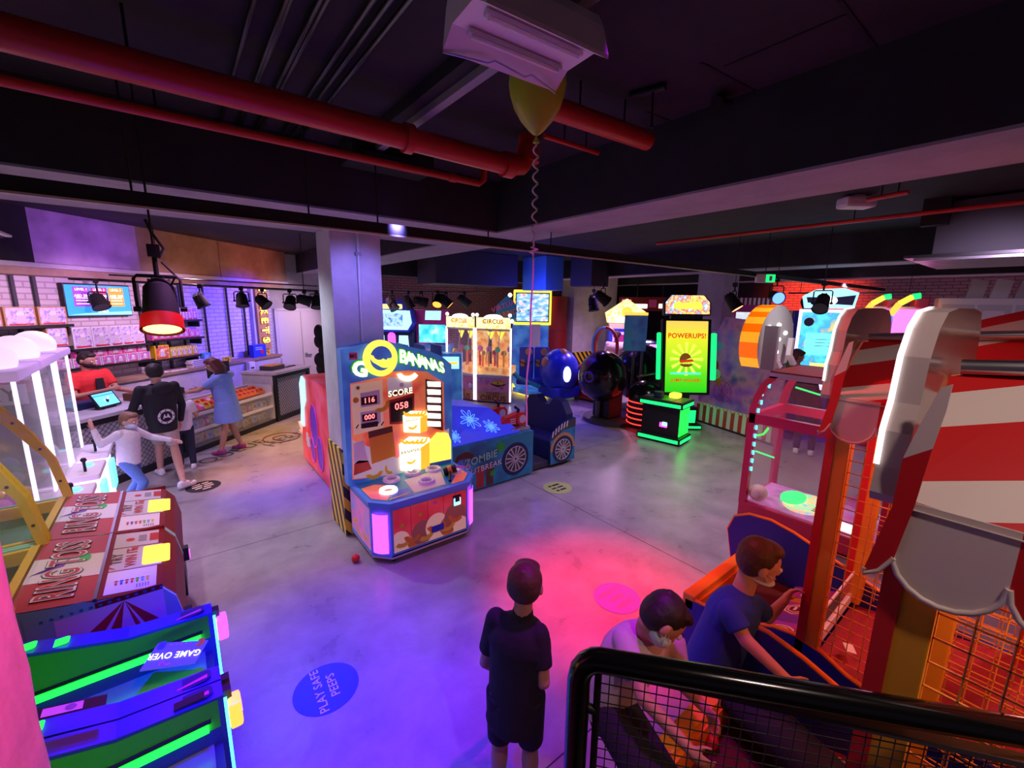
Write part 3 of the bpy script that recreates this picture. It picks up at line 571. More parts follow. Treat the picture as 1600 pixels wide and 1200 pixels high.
S0, Z = sk(3.3, 1.74); S1, _ = sk(5.6, 1.7); shelf(S0, S1, Z, 'lower left wall shelf with dark toys under the upper left one')
rowof(3, S0+1.1, S1-.28, Z, .2, 'toy_print2', 'charcoal', 'low dark toy carton, %s from the left on the lower left shelf', 'dark cartons on the lower left shelf'); toybox(.26, .3, .12, 'toy_print0', 'tan', sl(S1-.15, 7.7, Z), 'blue toy box at the right end of the lower left shelf', None)
S0, Z = sk(5.62, 1.68); S1, _ = sk(6.88, 1.66); shelf(S0, S1, Z, 'middle wall shelf of tall figure boxes under the price screen')
w = [.27, .27, .19, .19, .19]; x = S0+.02
for i, k in enumerate(w): toybox(k*.96, .34, .1, 'toy_print0', 'white', sl(x+k/2, 7.7, Z), ('wide' if i < 2 else 'narrow')+' lilac figure box, %s from the left under the price screen' % ORD[i], 'figure boxes under the price screen'); x += k
S0, Z = sk(5.35, 1.38); S1, _ = sk(6.88, 1.36); shelf(S0, S1, Z, 'low wall shelf of pink toy packs behind the man in red')
rowof(7, S0+.02, S1-.02, Z, .15, 'toy_print1', 'white', 'pink toy pack, %s from the left in the bottom row behind the man in red', 'pink packs, bottom row')
for i in range(5):
    k = .24; toybox(.22, .12, .1, 'toy_print3', 'pink', sl(S0+.4+k*i, 7.72, Z+.152), 'pink toy pack, %s from the left in the stacked row by the man in red' % ORD[i], 'pink packs, stacked row')
S0, Z = sk(6.92, 1.35); S1, _ = sk(7.9, 1.33); shelf(S0, S1, Z, 'low wall shelf of yellow boxes below the red stage lamp')
toybox(.28, .26, .14, 'toy_print4', 'yellow', sl(S0+.16, 7.7, Z), 'orange and red boxed game at the left of the yellow boxes', None)
rowof(5, S0+.32, S1-.02, Z, .2, 'toy_print2', 'yellow', 'yellow comic-printed box, %s from the left below the red stage lamp', 'yellow boxes below the red lamp')
S0, Z = sk(6.92, 1.72); S1, _ = sk(8.02, 1.7); shelf(S0, S1, Z, 'wall shelf of pink packages right behind the red stage lamp')
rowof(8, S0+.02, S1-.03, Z, .18, 'toy_print3', 'pink', 'pink package, %s from the left on the shelf behind the red stage lamp', 'pink packages behind the red lamp', .1)
S0, Z = sk(7.3, 2.08); S1, _ = sk(8.02, 2.06); shelf(S0, S1, Z, 'high wall shelf of small toys right of the red stage lamp')
rowof(5, S0+.02, S1-.03, Z, .22, 'toy_print1', 'white', 'small toy pack, %s from the left on the high shelf right of the red lamp', 'toy packs on the high shelf', .15)
for s in (5.0, 5.25, 6.75, 6.98, 7.22):
    mb = MB(); mb.T = _so; mb.box(s-.02, s+.02, 7.9, 7.945, 1.15, 2.8, 'charcoal'); single('shelf_upright', mb, 'dark wall upright carrying the toy shelves, %s from the left' % ORD[[5.0, 5.25, 6.75, 6.98, 7.22].index(s)], 'shelf upright', group='shelf uprights')
# things on the ledge
for (s, n, w, h, d, m, l, nm, c) in [(7.75, 7.62, .16, .26, .1, 'sky', 'pale blue card with a red mark standing on the ledge by the shelves', 'counter_card', 'card'), (8.25, 7.62, .2, .12, .03, 'yellow', 'small yellow notice standing on the wall ledge', 'notice', 'sign'), (9.25, 7.62, .42, .3, .12, 'blue', 'blue carton standing on the ledge left of the bulb sign', 'carton', 'box'), (9.7, 7.78, .2, .12, .02, 'yellow', 'small yellow notice on the pilaster under the bulb sign', 'notice', 'sign')]:
    mb = MB(); mb.box(-w/2, w/2, 0, d, 0, h, m, .006); mb.flat(circ(w*.15, h*.4, min(w, h)*.18, 12), (0, -.002, 0), XW, ZW, 'red' if m != 'yellow' else 'brown')
    for z in (.6, .75): mb.flat([(-w*.35, h*z), (w*.2, h*z), (w*.2, h*z+.012), (-w*.35, h*z+.012)], (0, -.002, 0), XW, ZW, 'white' if m != 'yellow' else 'brown')
    single(nm, mb, l, c, sl(s, n, 1.15), RS)
for i in range(4):
    mb = MB(); mb.box(-.13, .13, 0, .16, 0, .035, 'white', .004); mb.box(-.12, .12, -.002, .0, .01, .025, 'charcoal'); single('white_box', mb, 'flat white carton in the small stack on the ledge, %s from the bottom' % ORD[i], 'box', sl(7.5+random.uniform(-.02, .02), 7.6, 1.15+.036*i), RS, 'stacked white cartons')
for i in range(6):
    mb = MB(); mb.box(-.07, .07, -.05, .05, 0, .012, 'white'); single('paper_slip', mb, 'one of the white paper slips strewn on the wall ledge', 'paper', sl(6.6+.11*i, 7.62+random.uniform(-.03, .12), 1.15), RS+random.uniform(-.6, .6), 'paper slips on the ledge')
mb = MB(); mb.box(-.09, .09, 0, .1, 0, .32, 'white', .02); mb.box(-.05, .05, -.003, .0, .16, .2, 'charcoal'); mb.box(-.03, .03, -.02, 0, .02, .06, 'grey'); single('soap_dispenser', mb, 'white dispenser box fixed on the ledge front', 'dispenser', sl(8.75, 7.44, .78), RS)
# serving counter with woven mesh front
def mesh_panel(mb, w, h, y, step, m, r=.0035, diag=True):
    k = int((w+h)/step)
    for i in range(1, k):
        for sg in (1, -1):
            a = i*step; x0, z0 = (a, 0) if a < w else (w, a-w); x1, z1 = (0, a) if a < h else (a-h, h)
            if sg < 0: x0, x1 = w-x0, w-x1
            mb.tube([(x0, y, z0), (x1, y, z1)], r, m, 4, caps=False)
def counter(s0, s1, h, lab, dep=.75):
    L = s1-s0; t = thing('counter', lab, 'counter', sl(s0, 6.14, 0), RS)
    mb = MB(); mb.box(0, L, .05, dep, 0, h-.05, 'plaster'); part('body', mb, t)
    mb = MB(); mb.box(-.02, L+.02, -.03, dep+.03, h-.05, h, 'plaster', .006); part('top', mb, t)
    mb = MB(); [mb.box(a, b, 0, .05, c, d, 'black') for a, b, c, d in ((0, .08, 0, h-.05), (L-.08, L, 0, h-.05), (.08, L-.08, 0, .1), (.08, L-.08, h-.13, h-.05))]; part('frame', mb, t)
    mb = MB(); mb.T = Matrix.Translation((.08, 0, .1)); mb.box(0, L-.16, .045, .05, 0, h-.23, 'light_grey'); mesh_panel(mb, L-.16, h-.23, .03, .075, 'charcoal'); part('mesh_front', mb, t); return t
counter(4.02, 5.72, 1.0, 'serving counter with dark mesh front and tablet on top at the left')
counter(7.78, 8.95, 1.04, 'end counter with dark framed mesh front near the white door')
# snack display case
t = thing('display_case', 'long glass-fronted snack case between the two mesh counters', 'display case', sl(5.76, 6.16, 0), RS); L = 1.98
mb = MB(); mb.box(0, L, 0, .62, 0, .09, 'black'); mb.box(0, L, .56, .62, .09, .78, 'light_grey'); mb.box(0, .02, .02, .6, .09, .8, 'light_grey'); mb.box(L-.02, L, .02, .6, .09, .8, 'light_grey'); part('carcass', mb, t)
for z in (.36, .62): mb = MB(); mb.box(.02, L-.02, .03, .56, z-.012, z, 'light_grey'); mb.box(.02, L-.02, .012, .03, z-.02, z+.03, 'white'); part('shelf', mb, t)
mb = MB(); mb.box(0, L, 0, .006, .09, .6, 'glass'); part('glass_front', mb, t)
pk = []
for i, (c1, c2) in enumerate((('orange', 'red'), ('cream', 'tan'), ('pink', 'white'), ('banana', 'red'), ('white', 'sky'))):
    mb = MB(); bm = bmesh.new(); bmesh.ops.create_cube(bm, size=1); bmesh.ops.subdivide_edges(bm, edges=list(bm.edges), cuts=3, use_grid_fill=True)
    for v in bm.verts: k = 1-abs(v.co.z*2)**2.5; v.co = Vector((v.co.x*.12, v.co.y*(.012+.055*k), v.co.z*.15))
    mb.bm(bm, c1, True); mb.flat(rrect(-.035, .035, -.03, .03, .01), (0, -.0345, 0), XW, ZW, c2); pk.append(mb.mesh('snack_packet'))
def packet(s, n, z, k, rx, rz, lab, grp):
    o = bpy.data.objects.new('snack_packet', pk[k]); COL.objects.link(o); o.location = sl(s, n, z); o.rotation_euler = (rx, 0, RS+rz); setp(o, lab, 'snack packet', grp)
for i in range(17):
    for j in range(2): packet(5.86+.108*i, 6.34+.17*j, .7+.03*j, 0 if i > 8 else (2, 3, 0)[i % 3], -.9+random.uniform(-.1, .1), random.uniform(-.25, .25), 'bright snack packet heaped in the top tray of the glass case', 'snack packets in the top tray')
for i in range(15): packet(5.88+.122*i, 6.3+random.uniform(0, .04), .43, (1, 4, 1, 2)[i % 4], -.2, random.uniform(-.3, .3), 'pale snack packet on the middle shelf of the glass case', 'snack packets on the middle shelf')
for i in range(14): packet(5.9+.13*i, 6.3+random.uniform(0, .04), .17, (1, 1, 3, 4)[i % 4], -.25, random.uniform(-.3, .3), 'pale snack packet on the bottom shelf of the glass case', 'snack packets on the bottom shelf')
# on the counters
t = thing('tablet_till', 'till tablet with lit blue screen on the serving counter', 'till', sl(4.86, 6.38, 1.0), RS+.15)
mb = MB(); mb.T = Matrix.Rotation(R(-32), 4, 'X'); mb.box(-.17, .17, 0, .02, .03, .26, 'black', .006); part('casing', mb, t); glow('s_aqua', (.15, .6, .9), 1.2)
mb2 = MB(); mb2.T = mb.T; mb2.flat(rrect(-.15, .15, .05, .24, .004), (0, -.002, 0), XW, ZW, 's_aqua'); mb2.flat([(-.04, .14), (-.005, .1), (.055, .17), (.045, .18), (-.005, .12), (-.03, .15)], (0, -.004, 0), XW, ZW, 's_white'); mb2.flat([(-.15, .2), (.15, .2), (.15, .215), (-.15, .215)], (0, -.004, 0), XW, ZW, 's_blue'); part('display', mb2, t)
mb = MB(); mb.box(-.09, .09, .03, .16, 0, .03, 'black'); mb.cyl((0, .08, .02), (0, .06, .12), .02, 'black'); part('stand', mb, t)
mb = MB(); mb.box(-.07, .07, 0, .1, 0, .06, 'white', .006); mb.box(-.05, .05, .02, .07, .06, .065, 'light_grey'); single('receipt_printer', mb, 'small white receipt printer left of the till tablet', 'printer', sl(4.3, 6.3, 1.0), RS)
mb = MB(); mb.box(-.2, .2, 0, .25, 0, .1, 'navy', .03); single('cash_tray', mb, 'dark blue bundle on the counter behind the till tablet', 'bundle', sl(4.75, 6.6, 1.0), RS)
mb = MB(); mb.box(-.12, .12, 0, .16, 0, .11, 'brown', .004); single('tray_box', mb, 'small brown box on the counter right of the till tablet', 'box', sl(5.35, 6.5, 1.0), RS)
mb = MB(); mb.box(-.2, .2, 0, .3, 0, .09, 'charcoal', .01); mb.box(-.19, .19, .02, .28, .09, .1, 'yellow_orange'); single('card_box', mb, 'dark flat box with a yellow-lit lid on the end counter', 'box', sl(8.2, 6.35, 1.04), RS)  # yellow light on the lid is put into its colour
for i in range(3):
    mb = MB(); mb.tube([(.04*math.cos(a*.5), .04*math.sin(a*.5), .012) for a in range(13)], .008, 'black', 6); single('cable_coil', mb, 'one of the small dark coils on the end counter', 'cable', sl(8.52+.12*i, 6.4, 1.04), RS, 'dark coils on the end counter')
mb = MB(); mb.lathe([(0, 0), (.035, 0), (.035, .1), (.015, .13), (.015, .17), (0, .17)], 'white', 14); single('pump_bottle', mb, 'white pump bottle on the end counter', 'bottle', sl(8.72, 6.65, 1.04))
t = thing('card_terminal', 'black monitor on an arm behind the snack case', 'monitor', sl(7.3, 6.95, 0), RS)
mb = MB(); mb.box(-.26, .26, 0, .03, 1.02, 1.3, 'black', .008); part('monitor', mb, t); mb = MB(); mb.tube([(0, .05, 0), (0, .05, 1.15)], .025, 'black'); mb.cyl((0, .05, 0), (0, .05, .02), .16, 'black'); part('post', mb, t)
# ------------------------------------------------------------ prize cranes with white light posts
mat('plush_a', (.75, .2, .65), .9); mat('plush_b', (.1, .65, .35), .9); mat('plush_c', (.15, .35, .85), .9); mat('gold', (.85, .55, .12), .35, .6)
glow('g_post', (.85, .75, 1), 1.5); glow('g_top', (1, .72, 1), .95)
glow('g_roof', (.55, .35, .75), .5)
def crane(y0, y1, lab, word):
    yc = (y0+y1)/2; w = (y1-y0)/2; t = thing('prize_crane', lab, 'arcade crane', (-1.4, yc, 0))
    mb = MB(); mb.box(-.42, .4, -w, w, .04, .74, 'white', .02); mb.box(-.4, .38, -w+.03, w-.03, 0, .04, 'black'); part('cabinet', mb, t)
    mb = MB(); mb.box(.4, .62, -w*.75, w*.75, .1, .72, 'g_lilac', .03); mb.box(.4, .66, -w*.78, w*.78, .72, .78, 'white', .02); c = part('console', mb, t)
    mb = MB(); mb.cyl((.54, -w*.3, .78), (.54, -w*.3, .88), .012, 'black'); mb.sphere((.54, -w*.3, .9), .025, 'black', 10, 6); part('joystick', mb, c)
    mb = MB(); mb.cyl((.54, w*.3, .78), (.54, w*.3, .8), .035, 'g_cyan'); part('button', mb, c)
    mb = MB(); mb.box(.62, .665, -w*.3, w*.3, .3, .62, 'g_cyan' if word != 'WIN' else 'g_pink', .01); part('prize_hatch', mb, c)
    for x in (-.38, .38):
        for y in (-w+.03, w-.03): mb = MB(); mb.box(x-.013, x+.013, y-.013, y+.013, .74, 1.86, 'g_post' if x > 0 else 'light_grey', .006); part('light_post', mb, t)
    mb = MB(); mb.box(-.38, .385, -w+.005, -w+.012, .76, 1.84, 'glass'); mb.box(.385, .392, -w+.03, w-.03, .76, 1.84, 'glass'); mb.box(-.38, .385, w-.012, w-.005, .76, 1.84, 'glass'); part('glass', mb, t)
    mb = MB(); mb.box(-.42, .42, -w, w, 1.86, 1.94, 'g_roof', .02); part('roof', mb, t)
    mb = MB(); mb.sphere((.2, 0, 2.0), (.17, w*.5, .15), 'g_top', 18, 12); part('marquee', mb, t)
    mb = MB(); mb.box(-.3, .3, -w-.006, -w+.004, 1.56, 1.74, 'light_grey'); mb.text(word, (0, -w-.008, 1.65), (1, 0, 0), (0, 0, 1), .17, 'magenta' if word == 'WIN' else 'charcoal', depth=.002); part('banner', mb, t)
    mb = MB()
    for k in range(16):
        a = random.random; mb.sphere((-.28+.52*a(), (-.7+1.4*a())*w, .8+.1*a()), .05+.04*a(), ('plush_a', 'plush_b', 'plush_c', 'gold', 'gold', 'white')[k % 6], 10, 7)
    part('prizes', mb, t, kind='stuff')
    mb = MB(); mb.cyl((0, 0, 1.55), (0, 0, 1.86), .015, 'steel'); mb.sphere((0, 0, 1.53), .05, 'steel', 12, 8)
    for k in range(3): a = 2*PI*k/3; mb.tube([(0, 0, 1.5), (.07*math.cos(a), .07*math.sin(a), 1.44), (.03*math.cos(a), .03*math.sin(a), 1.36)], .008, 'steel', 6)
    part('claw', mb, t)
crane(4.85, 5.53, 'white-lit prize crane nearest the ring game, with win on its banner', 'WIN')
crane(5.6, 6.28, 'white-lit prize crane in the middle, with every on its banner', 'EVERY')
crane(6.35, 7.03, 'white-lit prize crane nearest the shop counter, with time on its banner', 'TIME')
mb = MB(); mb.box(-.02, .02, -.3, .3, 0, .42, 'brown', .01); mb.prism(rrect(-.3, .3, 0, .42, .12), (.021, 0, 0), (0, 1, 0), (0, 0, 1), (.01, 0, 0), 'brick_red'); mb.text('DS', (.034, .12, .2), (0, 1, 0), (0, 0, 1), .22, 'white', depth=.001); mb.box(-.01, .01, -.02, .02, -.2, 0, 'brown')
single('topper_sign', mb, 'brown topper sign with the letters DS at the left edge', 'sign', atd(-6, 620, 4.0), R(-58))
# ------------------------------------------------------------ ring game cabinets
checks('sunburst', (.25, .02, .02), (.75, .85, .75), 3, 0)
def ring_toss(yc, lab):
    w = .398; t = thing('ring_toss', lab, 'arcade game', (0, yc, 0))
    prof = [(-2.3, 0), (-.2, 0), (-.14, .35), (-.12, .7), (-.15, .86), (-.2, .93), (-.46, .97), (-.77, 1.03), (-2.3, 1.03)]
    mb = MB(); mb.prism(prof, (0, -w, 0), (1, 0, 0), (0, 0, 1), (0, .02, 0), 'mint'); mb.prism(prof, (0, w-.02, 0), (1, 0, 0), (0, 0, 1), (0, .02, 0), 'mint')
    y = -w-.002
    mb.flat([(-.72, .62), (-.5, .62), (-.5, .99), (-.72, 1.0)], (0, y, 0), (1, 0, 0), (0, 0, 1), 'mint')
    for k in range(9):
        a0 = 180+20*k; a1 = a0+20; c = (-.36, .93); q = [c]+[(c[0]+.62*math.cos(R(a)), c[1]+.62*math.sin(R(a))) for a in (a0, a1)]
        q = [(min(-.2, max(-.62, p[0])), max(.1, p[1])) for p in q]; mb.flat(q, (0, y-.001, 0), (1, 0, 0), (0, 0, 1), 'brick_red' if k % 2 else 'white')
    for k in range(14): mb.flat(star(-.66+.035*k, .945, .012, .005, 5), (0, y-.002, 0), (1, 0, 0), (0, 0, 1), 'teal')
    part('side_panels', mb, t)
    mb = MB(); P = [(-.2, .05), (-.14, .35), (-.12, .7), (-.15, .86), (-.2, .93)]
    mb.prism(P+[(p[0]-.02, p[1]) for p in P[::-1]], (0, -w+.02, 0), (1, 0, 0), (0, 0, 1), (0, 2*w-.04, 0), 'dark_red'); mb.box(-.15, -.13, -.2, .2, .25, .6, 'black', .004); part('front', mb, t)
    # sloping control panel: u runs across the cabinet, v away from the player
    def fr(p0, p1): a = Vector((p0[0], 0, p0[1])); v = (Vector((p1[0], 0, p1[1]))-a); return a, Vector((0, 1, 0)), v
    a, u, v = fr((-.2, .932), (-.46, .972)); L = v.length; v = v/L; n = u.cross(v)*-1
    up = Vector((v.z*-1, 0, v.x))*-1 if False else Vector((-.0, 0, 1))
    mb = MB(); o = a+up*.003; mb.flat([(-w, 0), (w, 0), (w, L), (-w, L)], o, u, v, 'dark_red')
    o = o+up*.002
    for (x0, x1, y0, y1, m) in ((-.37, -.13, .03, L-.02, 'white'), (.17, .375, .03, L-.02, 'light_grey'), (-.12, .16, .01, L-.02, 'light_grey')): mb.flat([(x0, y0), (x1, y0), (x1, y1), (x0, y1)], o, u, v, m)
    o = o+up*.002
    mb.flat(rrect(-.1, .14, -.03, .1, .015), o, u, v, 'g_yellow')
    for k, m in enumerate(('brick_red', 'blue', 'brick_red', 'red', 'green', 'sky', 'yellow')): mb.flat(circ(-.25, .2-.022*k, .009, 10), o, u, v, m); mb.flat([(-.29, .195-.022*k), (-.265, .195-.022*k), (-.265, .205-.022*k), (-.29, .205-.022*k)], o, u, v, m)
    mb.flat(circ(.27, .17, .022, 14), o, u, v, 'red'); mb.flat(rrect(.22, .33, .03, .075, .004), o, u, v, 'brick_red'); mb.flat(rrect(.23, .32, .09, .13, .004), o, u, v, 'grey')
    for k in range(5): mb.flat([(-.35, .06+.012*k), (-.31, .06+.012*k), (-.31, .066+.012*k), (-.35, .066+.012*k)], o, u, v, 'grey')
    mb.text('TRY', o+v*.215+u*.02, u, v, .07, 'brown', bold=.02, depth=.001); mb.text('WIN IT', o+v*.15+u*.02, u, v, .07, 'brick_red', bold=.02, depth=.001)
    mb.flat([(-.11, .21), (-.07, .24), (-.09, .245)], o, u, v, 'red'); mb.flat([(.15, .12), (.1, .15), (.15, .16)], o, u, v, 'red')
    part('instruction_panel', mb, t)
    a, u, v = fr((-.475, .977), (-.76, 1.03)); L = v.length; v = v/L
    mb = MB(); o = a+up*.003; mb.flat([(-w, 0), (w, 0), (w, L), (-w, L)], o, u, v, 'brick_red'); o = o+up*.002; mb.flat([(-.13, 0), (.14, 0), (.14, L), (-.13, L)], o, u, v, 'white'); o = o+up*.002
    mb.flat([(-.02, L*.75), (.1, L*.5), (.02, L*.55), (-.05, L*.97)], o, u, v, 'purple'); mb.flat(circ(.1, L*.28, .05, 14, .025), o, u, v, 'green')
    mb.text('RING TOSS', o+v*(L*.5), u, v, .2, 'black', bold=.06, depth=.001, sx=.64); mb.text('RING TOSS', o+v*(L*.5)+up*.002, u, v, .2, 'white', bold=.042, depth=.001, sx=.64); mb.text('RING TOSS', o+v*(L*.5)+up*.004, u, v, .195, 'brick_red', bold=.0, depth=.001, sx=.655)
    part('logo_panel', mb, t)
    mb = MB(); mb.box(-.475, -.46, -w, w, .965, .985, 'steel'); mb.box(-.47, -.2, -w-.003, -w+.008, .93, .96, 'dark_red'); mb.box(-.47, -.2, w-.008, w, .93, .96, 'dark_red'); part('edging', mb, t)
    A = [(-.74, 1.03), (-.79, 1.34), (-.88, 1.55), (-1.0, 1.76), (-1.2, 1.93), (-1.5, 2.04), (-2.25, 2.08)]
    for y in (-w+.006, w-.046):
        mb = MB(); q = A+[(p[0]-.045*(1 if i < 4 else .5), p[1]-(.0 if i < 2 else .05)) for i, p in list(enumerate(A))[::-1]]
        mb.prism(q, (0, y, 0), (1, 0, 0), (0, 0, 1), (0, .04, 0), 'yellow')
        for i in range(5): p = ((A[i][0]+A[i+1][0])/2-.02, (A[i][1]+A[i+1][1])/2-.02); mb.cyl((p[0], y-.003, p[1]), (p[0], y+.002, p[1]), .009, 'black', n=8)
        part('arched_frame', mb, t)
    mb = MB(); V = []; F = []
    for p in A: V += [(p[0], -w+.05, p[1]), (p[0], w-.05, p[1])]
    mb.add(V, [(2*i, 2*i+1, 2*i+3, 2*i+2) for i in range(len(A)-1)], 'glass'); part('curved_glass', mb, t)
    mb = MB(); mb.box(-2.25, -.8, -w+.05, w-.05, .55, .56, 'yellow_orange'); [mb.box(x-.02, x+.02, -w+.05, w-.05, 1.0, 1.04, 'yellow') for x in (-.79, -1.15, -1.6, -2.2)]; mb.box(-2.25, -.78, -w+.045, -w+.075, .95, 1.03, 'yellow'); mb.box(-2.25, -.78, w-.075, w-.045, .95, 1.03, 'yellow'); part('play_frame', mb, t)
    mb = MB()
    for i in range(7):
        for j in range(5): mb.lathe([(0, .56), (.035, .56), (.035, .7), (.014, .78), (.014, .83), (0, .83)], 'green' if (i+j) % 3 else 'red', 8, (-.95-.18*i, -.26+.13*j, 0))
    part('bottles', mb, t)
    mb = MB(); mb.box(-2.32, -2.26, -w, w, 1.03, 2.1, 'white'); mb.box(-2.26, -2.255, -w+.1, w-.1, 1.2, 2.0, 'g_yellow'); part('back_panel', mb, t)
    mb = MB(); mb.box(-.13, -.09, -.36, -.3, .62, .72, 'black', .005); mb.box(-.088, -.084, -.355, -.305, .63, .68, 'g_pink'); part('card_reader', mb, t)
    return t
ring_toss(3.235, 'ring game cabinet with red and white logo top, the nearer of the pair'); ring_toss(4.04, 'ring game cabinet with red and white logo top, the farther one beside the cranes')
# ------------------------------------------------------------ green-lit alley games
mat('lane', (.12, .14, .2), .25)
def alley(yc, lab, far=True):
    t = thing('alley_game', lab, 'arcade game', (0, yc, 0)); w = .3
    def ledge(y0, y1, sgn):
        P = [(0, .0), (0, .88), (-.33, .9), (-.62, .98), (-1.2, 1.16), (-2.6, 1.3), (-2.6, 0)]
        mb = MB(); mb.prism(P, (0, y0, 0), (1, 0, 0), (0, 0, 1), (0, y1-y0, 0), 'blue'); return mb
    for y0, y1, sg in ((-w, -w+.09, -1), (w-.09, w, 1)):
        mb = ledge(y0, y1, sg); ym = (y0+y1)/2
        mb.flat(rrect(-.3, -.03, ym-.034, ym+.034, .032), (0, 0, .896), (1, 0, 0.06), (0, 1, 0), 'navy'); mb.flat([(-.2, ym-.02), (-.045, ym-.02), (-.045, ym+.0)], (0, 0, .898), (1, 0, .06), (0, 1, 0), 'pink')  # flat dark oval paints the hand recess, pink wedge paints its glow
        o = part('side_ledge', mb, t)
        if sg > 0 or True:
            mb = MB()
            for x in (-.56, -.66): mb.flat(rrect(x-.035, x+.035, ym-.028, ym+.028, .012), (0, 0, .9+(-x-.33)*.276+.004), (1, 0, 0), (0, 1, 0), 'g_green')
            part('lit_button', mb, o)
        mb = MB(); yi = y1+.001 if sg < 0 else y0-.001
        P = [(-.02, .74), (-.02, .87), (-.33, .885), (-.62, .965), (-1.2, 1.14), (-2.6, 1.28), (-2.6, .74)]
        mb.flat(P, (0, yi, 0), (1, 0, 0), (0, 0, 1), 'green'); part('inner_wall', mb, t)  # green cast of the light strip is put into the wall colour
        mb = MB(); mb.box(-2.5, -.06, yi-.012 if sg > 0 else yi, yi if sg > 0 else yi+.012, .745, .775, 'g_green'); mb.box(-2.5, -.05, yi-.01 if sg > 0 else yi, yi if sg > 0 else yi+.01, .785, .797, 'black'); part('light_strip', mb, t)
    mb = MB(); mb.box(-2.6, -.05, -w+.09, w-.09, .6, .67, 'lane'); mb.box(-.06, -.02, -w+.09, w-.09, .02, .66, 'navy'); part('lane_bed', mb, t)
    for y in (w-.085, -w+.06): mb = MB(); mb.box(-.0, .012, y, y+.025, .12, .84, 'g_cyan'); part('edge_light', mb, t)
    for y in (w-.05, -w+.01): mb = MB(); mb.box(0, .03, y, y+.04, .8, .86, 'black'); part('bracket', mb, t)
    mb = MB(); mb.box(-2.66, -2.6, -w, w, 0, 2.0, 'blue'); part('back_board', mb, t)
    return t
tA = alley(2.32, 'blue alley game with green lights and a sign lying in it'); tB = alley(1.71, 'blue alley game with green lights, nearest the camera at the lower left')
for tt, m, l in ((tA, 'g_pink', 'ticket_light'), (tB, 'g_orange', 'ticket_light')):
    mb = MB(); mb.box(.012, .06, .2, .28, .7, .82, m, .012); mb.box(.012, .062, .205, .275, .76, .765, 'white'); part('ticket_light', mb, tt)
mb = MB(); mb.flat(rrect(-.5, -.38, -.08, .08, .01) if 0 else [(-.52, -.028), (-.34, -.028), (-.34, .028), (-.52, .028)], (0, .555 if 0 else .255, .9+.05), (1, 0, -.27), (0, 1, 0), 'black'); mb.flat([(-.5, -.02), (-.4, -.02), (-.4, .02), (-.5, .02)], (0, .255, .952), (1, 0, -.27), (0, 1, 0), 'white'); mb.flat(circ(-.43, 0, .015, 12), (0, .255, .954), (1, 0, -.27), (0, 1, 0), 'grey'); part('notice', mb, tB)
mb = MB(); mb.box(-.16, -.06, .222, .258, .885, .9, 'black'); part('speaker', mb, tB)
# sign lying across the farther alley
q = [at(325, 1000, .84), at(247, 1005, .84), at(218, 1048, .80), at(304, 1036, .80)]
mb = MB(); c = sum(q, Vector())/4; u = (q[1]-q[0]+q[2]-q[3]).normalized(); vv = (q[0]-q[3]+q[1]-q[2]); vv = (vv-u*vv.dot(u)).normalized(); nn_ = vv.cross(u)
glow('s_poster', (.1, .08, .5), .6)  # sign brightened by a glow of its own
mb.add([p-c for p in q]+[p-c-Vector((0, 0, .006)) for p in q], [(0, 1, 2, 3), (7, 6, 5, 4), (0, 4, 5, 1), (1, 5, 6, 2), (2, 6, 7, 3), (3, 7, 4, 0)], 's_poster')
on = (u.cross(-vv)); on = on if on.z > 0 else -on
def bt(s, x, y, size, m): mb.text(s, u*x-vv*y+on*.006, u, -vv, size, m, depth=.0)
bt('GAME OVER', -.0, .005, .04, 's_white')
mb.flat([(.02*math.cos(a), .02*math.sin(a)) for a in [R(k) for k in range(35, 330, 15)]]+[(0, 0)], u*-.09+vv*.045+on*.004, u, vv, 'yellow'); mb.flat(rrect(-.018, .018, -.018, .02, .012), u*.08+vv*.045+on*.004, u, vv, 'sky')
for k in range(5): mb.flat(circ(-.05+.022*k, .045, .004, 8), on*.004, u, vv, 'white')
mb.flat(rrect(-.02, .02, -.006, .006, .004), u*.02-vv*.045+on*.004, u, vv, 'light_grey'); mb.flat(circ(0, 0, .012, 10), u*.04-vv*.04+on*.004, u, vv, 'light_grey')
single('game_over_sign', mb, 'blue game over sign lying upside down in the farther alley', 'sign', c)
# ------------------------------------------------------------ floor stickers
def sticker(px, py, rx, ry, rz, base, ink, lines, lab, size=.1, gap=.12):
    p = at(px, py, 0); mb = MB(); mb.flat(circ(0, 0, 1, 40), (0, 0, .003), (rx, 0, 0), (0, ry, 0), base)
    for i, s in enumerate(lines):
        y = (len(lines)-1)*gap/2-gap*i
        if isinstance(s, str): mb.text(s, (0, y, .004), (1, 0, 0), (0, 1, 0), size, ink, depth=.001)
        else:
            x = -sum(s)/2-.02*(len(s)-1)/2
            for k in s: mb.flat([(x, y-size*.35), (x+k, y-size*.35), (x+k, y+size*.35), (x, y+size*.35)], (0, 0, .0045), (1, 0, 0), (0, 1, 0), ink); x += k+.02
    return single('floor_sticker', mb, lab, 'floor sticker', p, rz)
d = at(497, 1047)-at(515, 1105); mat('stk_blue', (.02, .03, .7), .45); mat('stk_white', (.75, .78, .9), .6)
sticker(510, 1075, .2, .2, math.atan2(d.y, d.x), 'stk_blue', 'stk_white', ['PLAY SAFE', 'PEEPS'], 'round blue floor sticker reading play safe peeps', .075, .085)
d = at(885, 757)-at(860, 765); mat('stk_lime', (.4, .5, .16), .5)
sticker(871, 762, .2, .2, math.atan2(d.y, d.x), 'stk_lime', 'black', [(.05, .12), (.08, .1), (.05, .1)], 'round olive floor sticker right of the zombie car game', .05, .08)
d = at(985, 915)-at(945, 940); mat('stk_violet', (.25, .1, .6), .5)
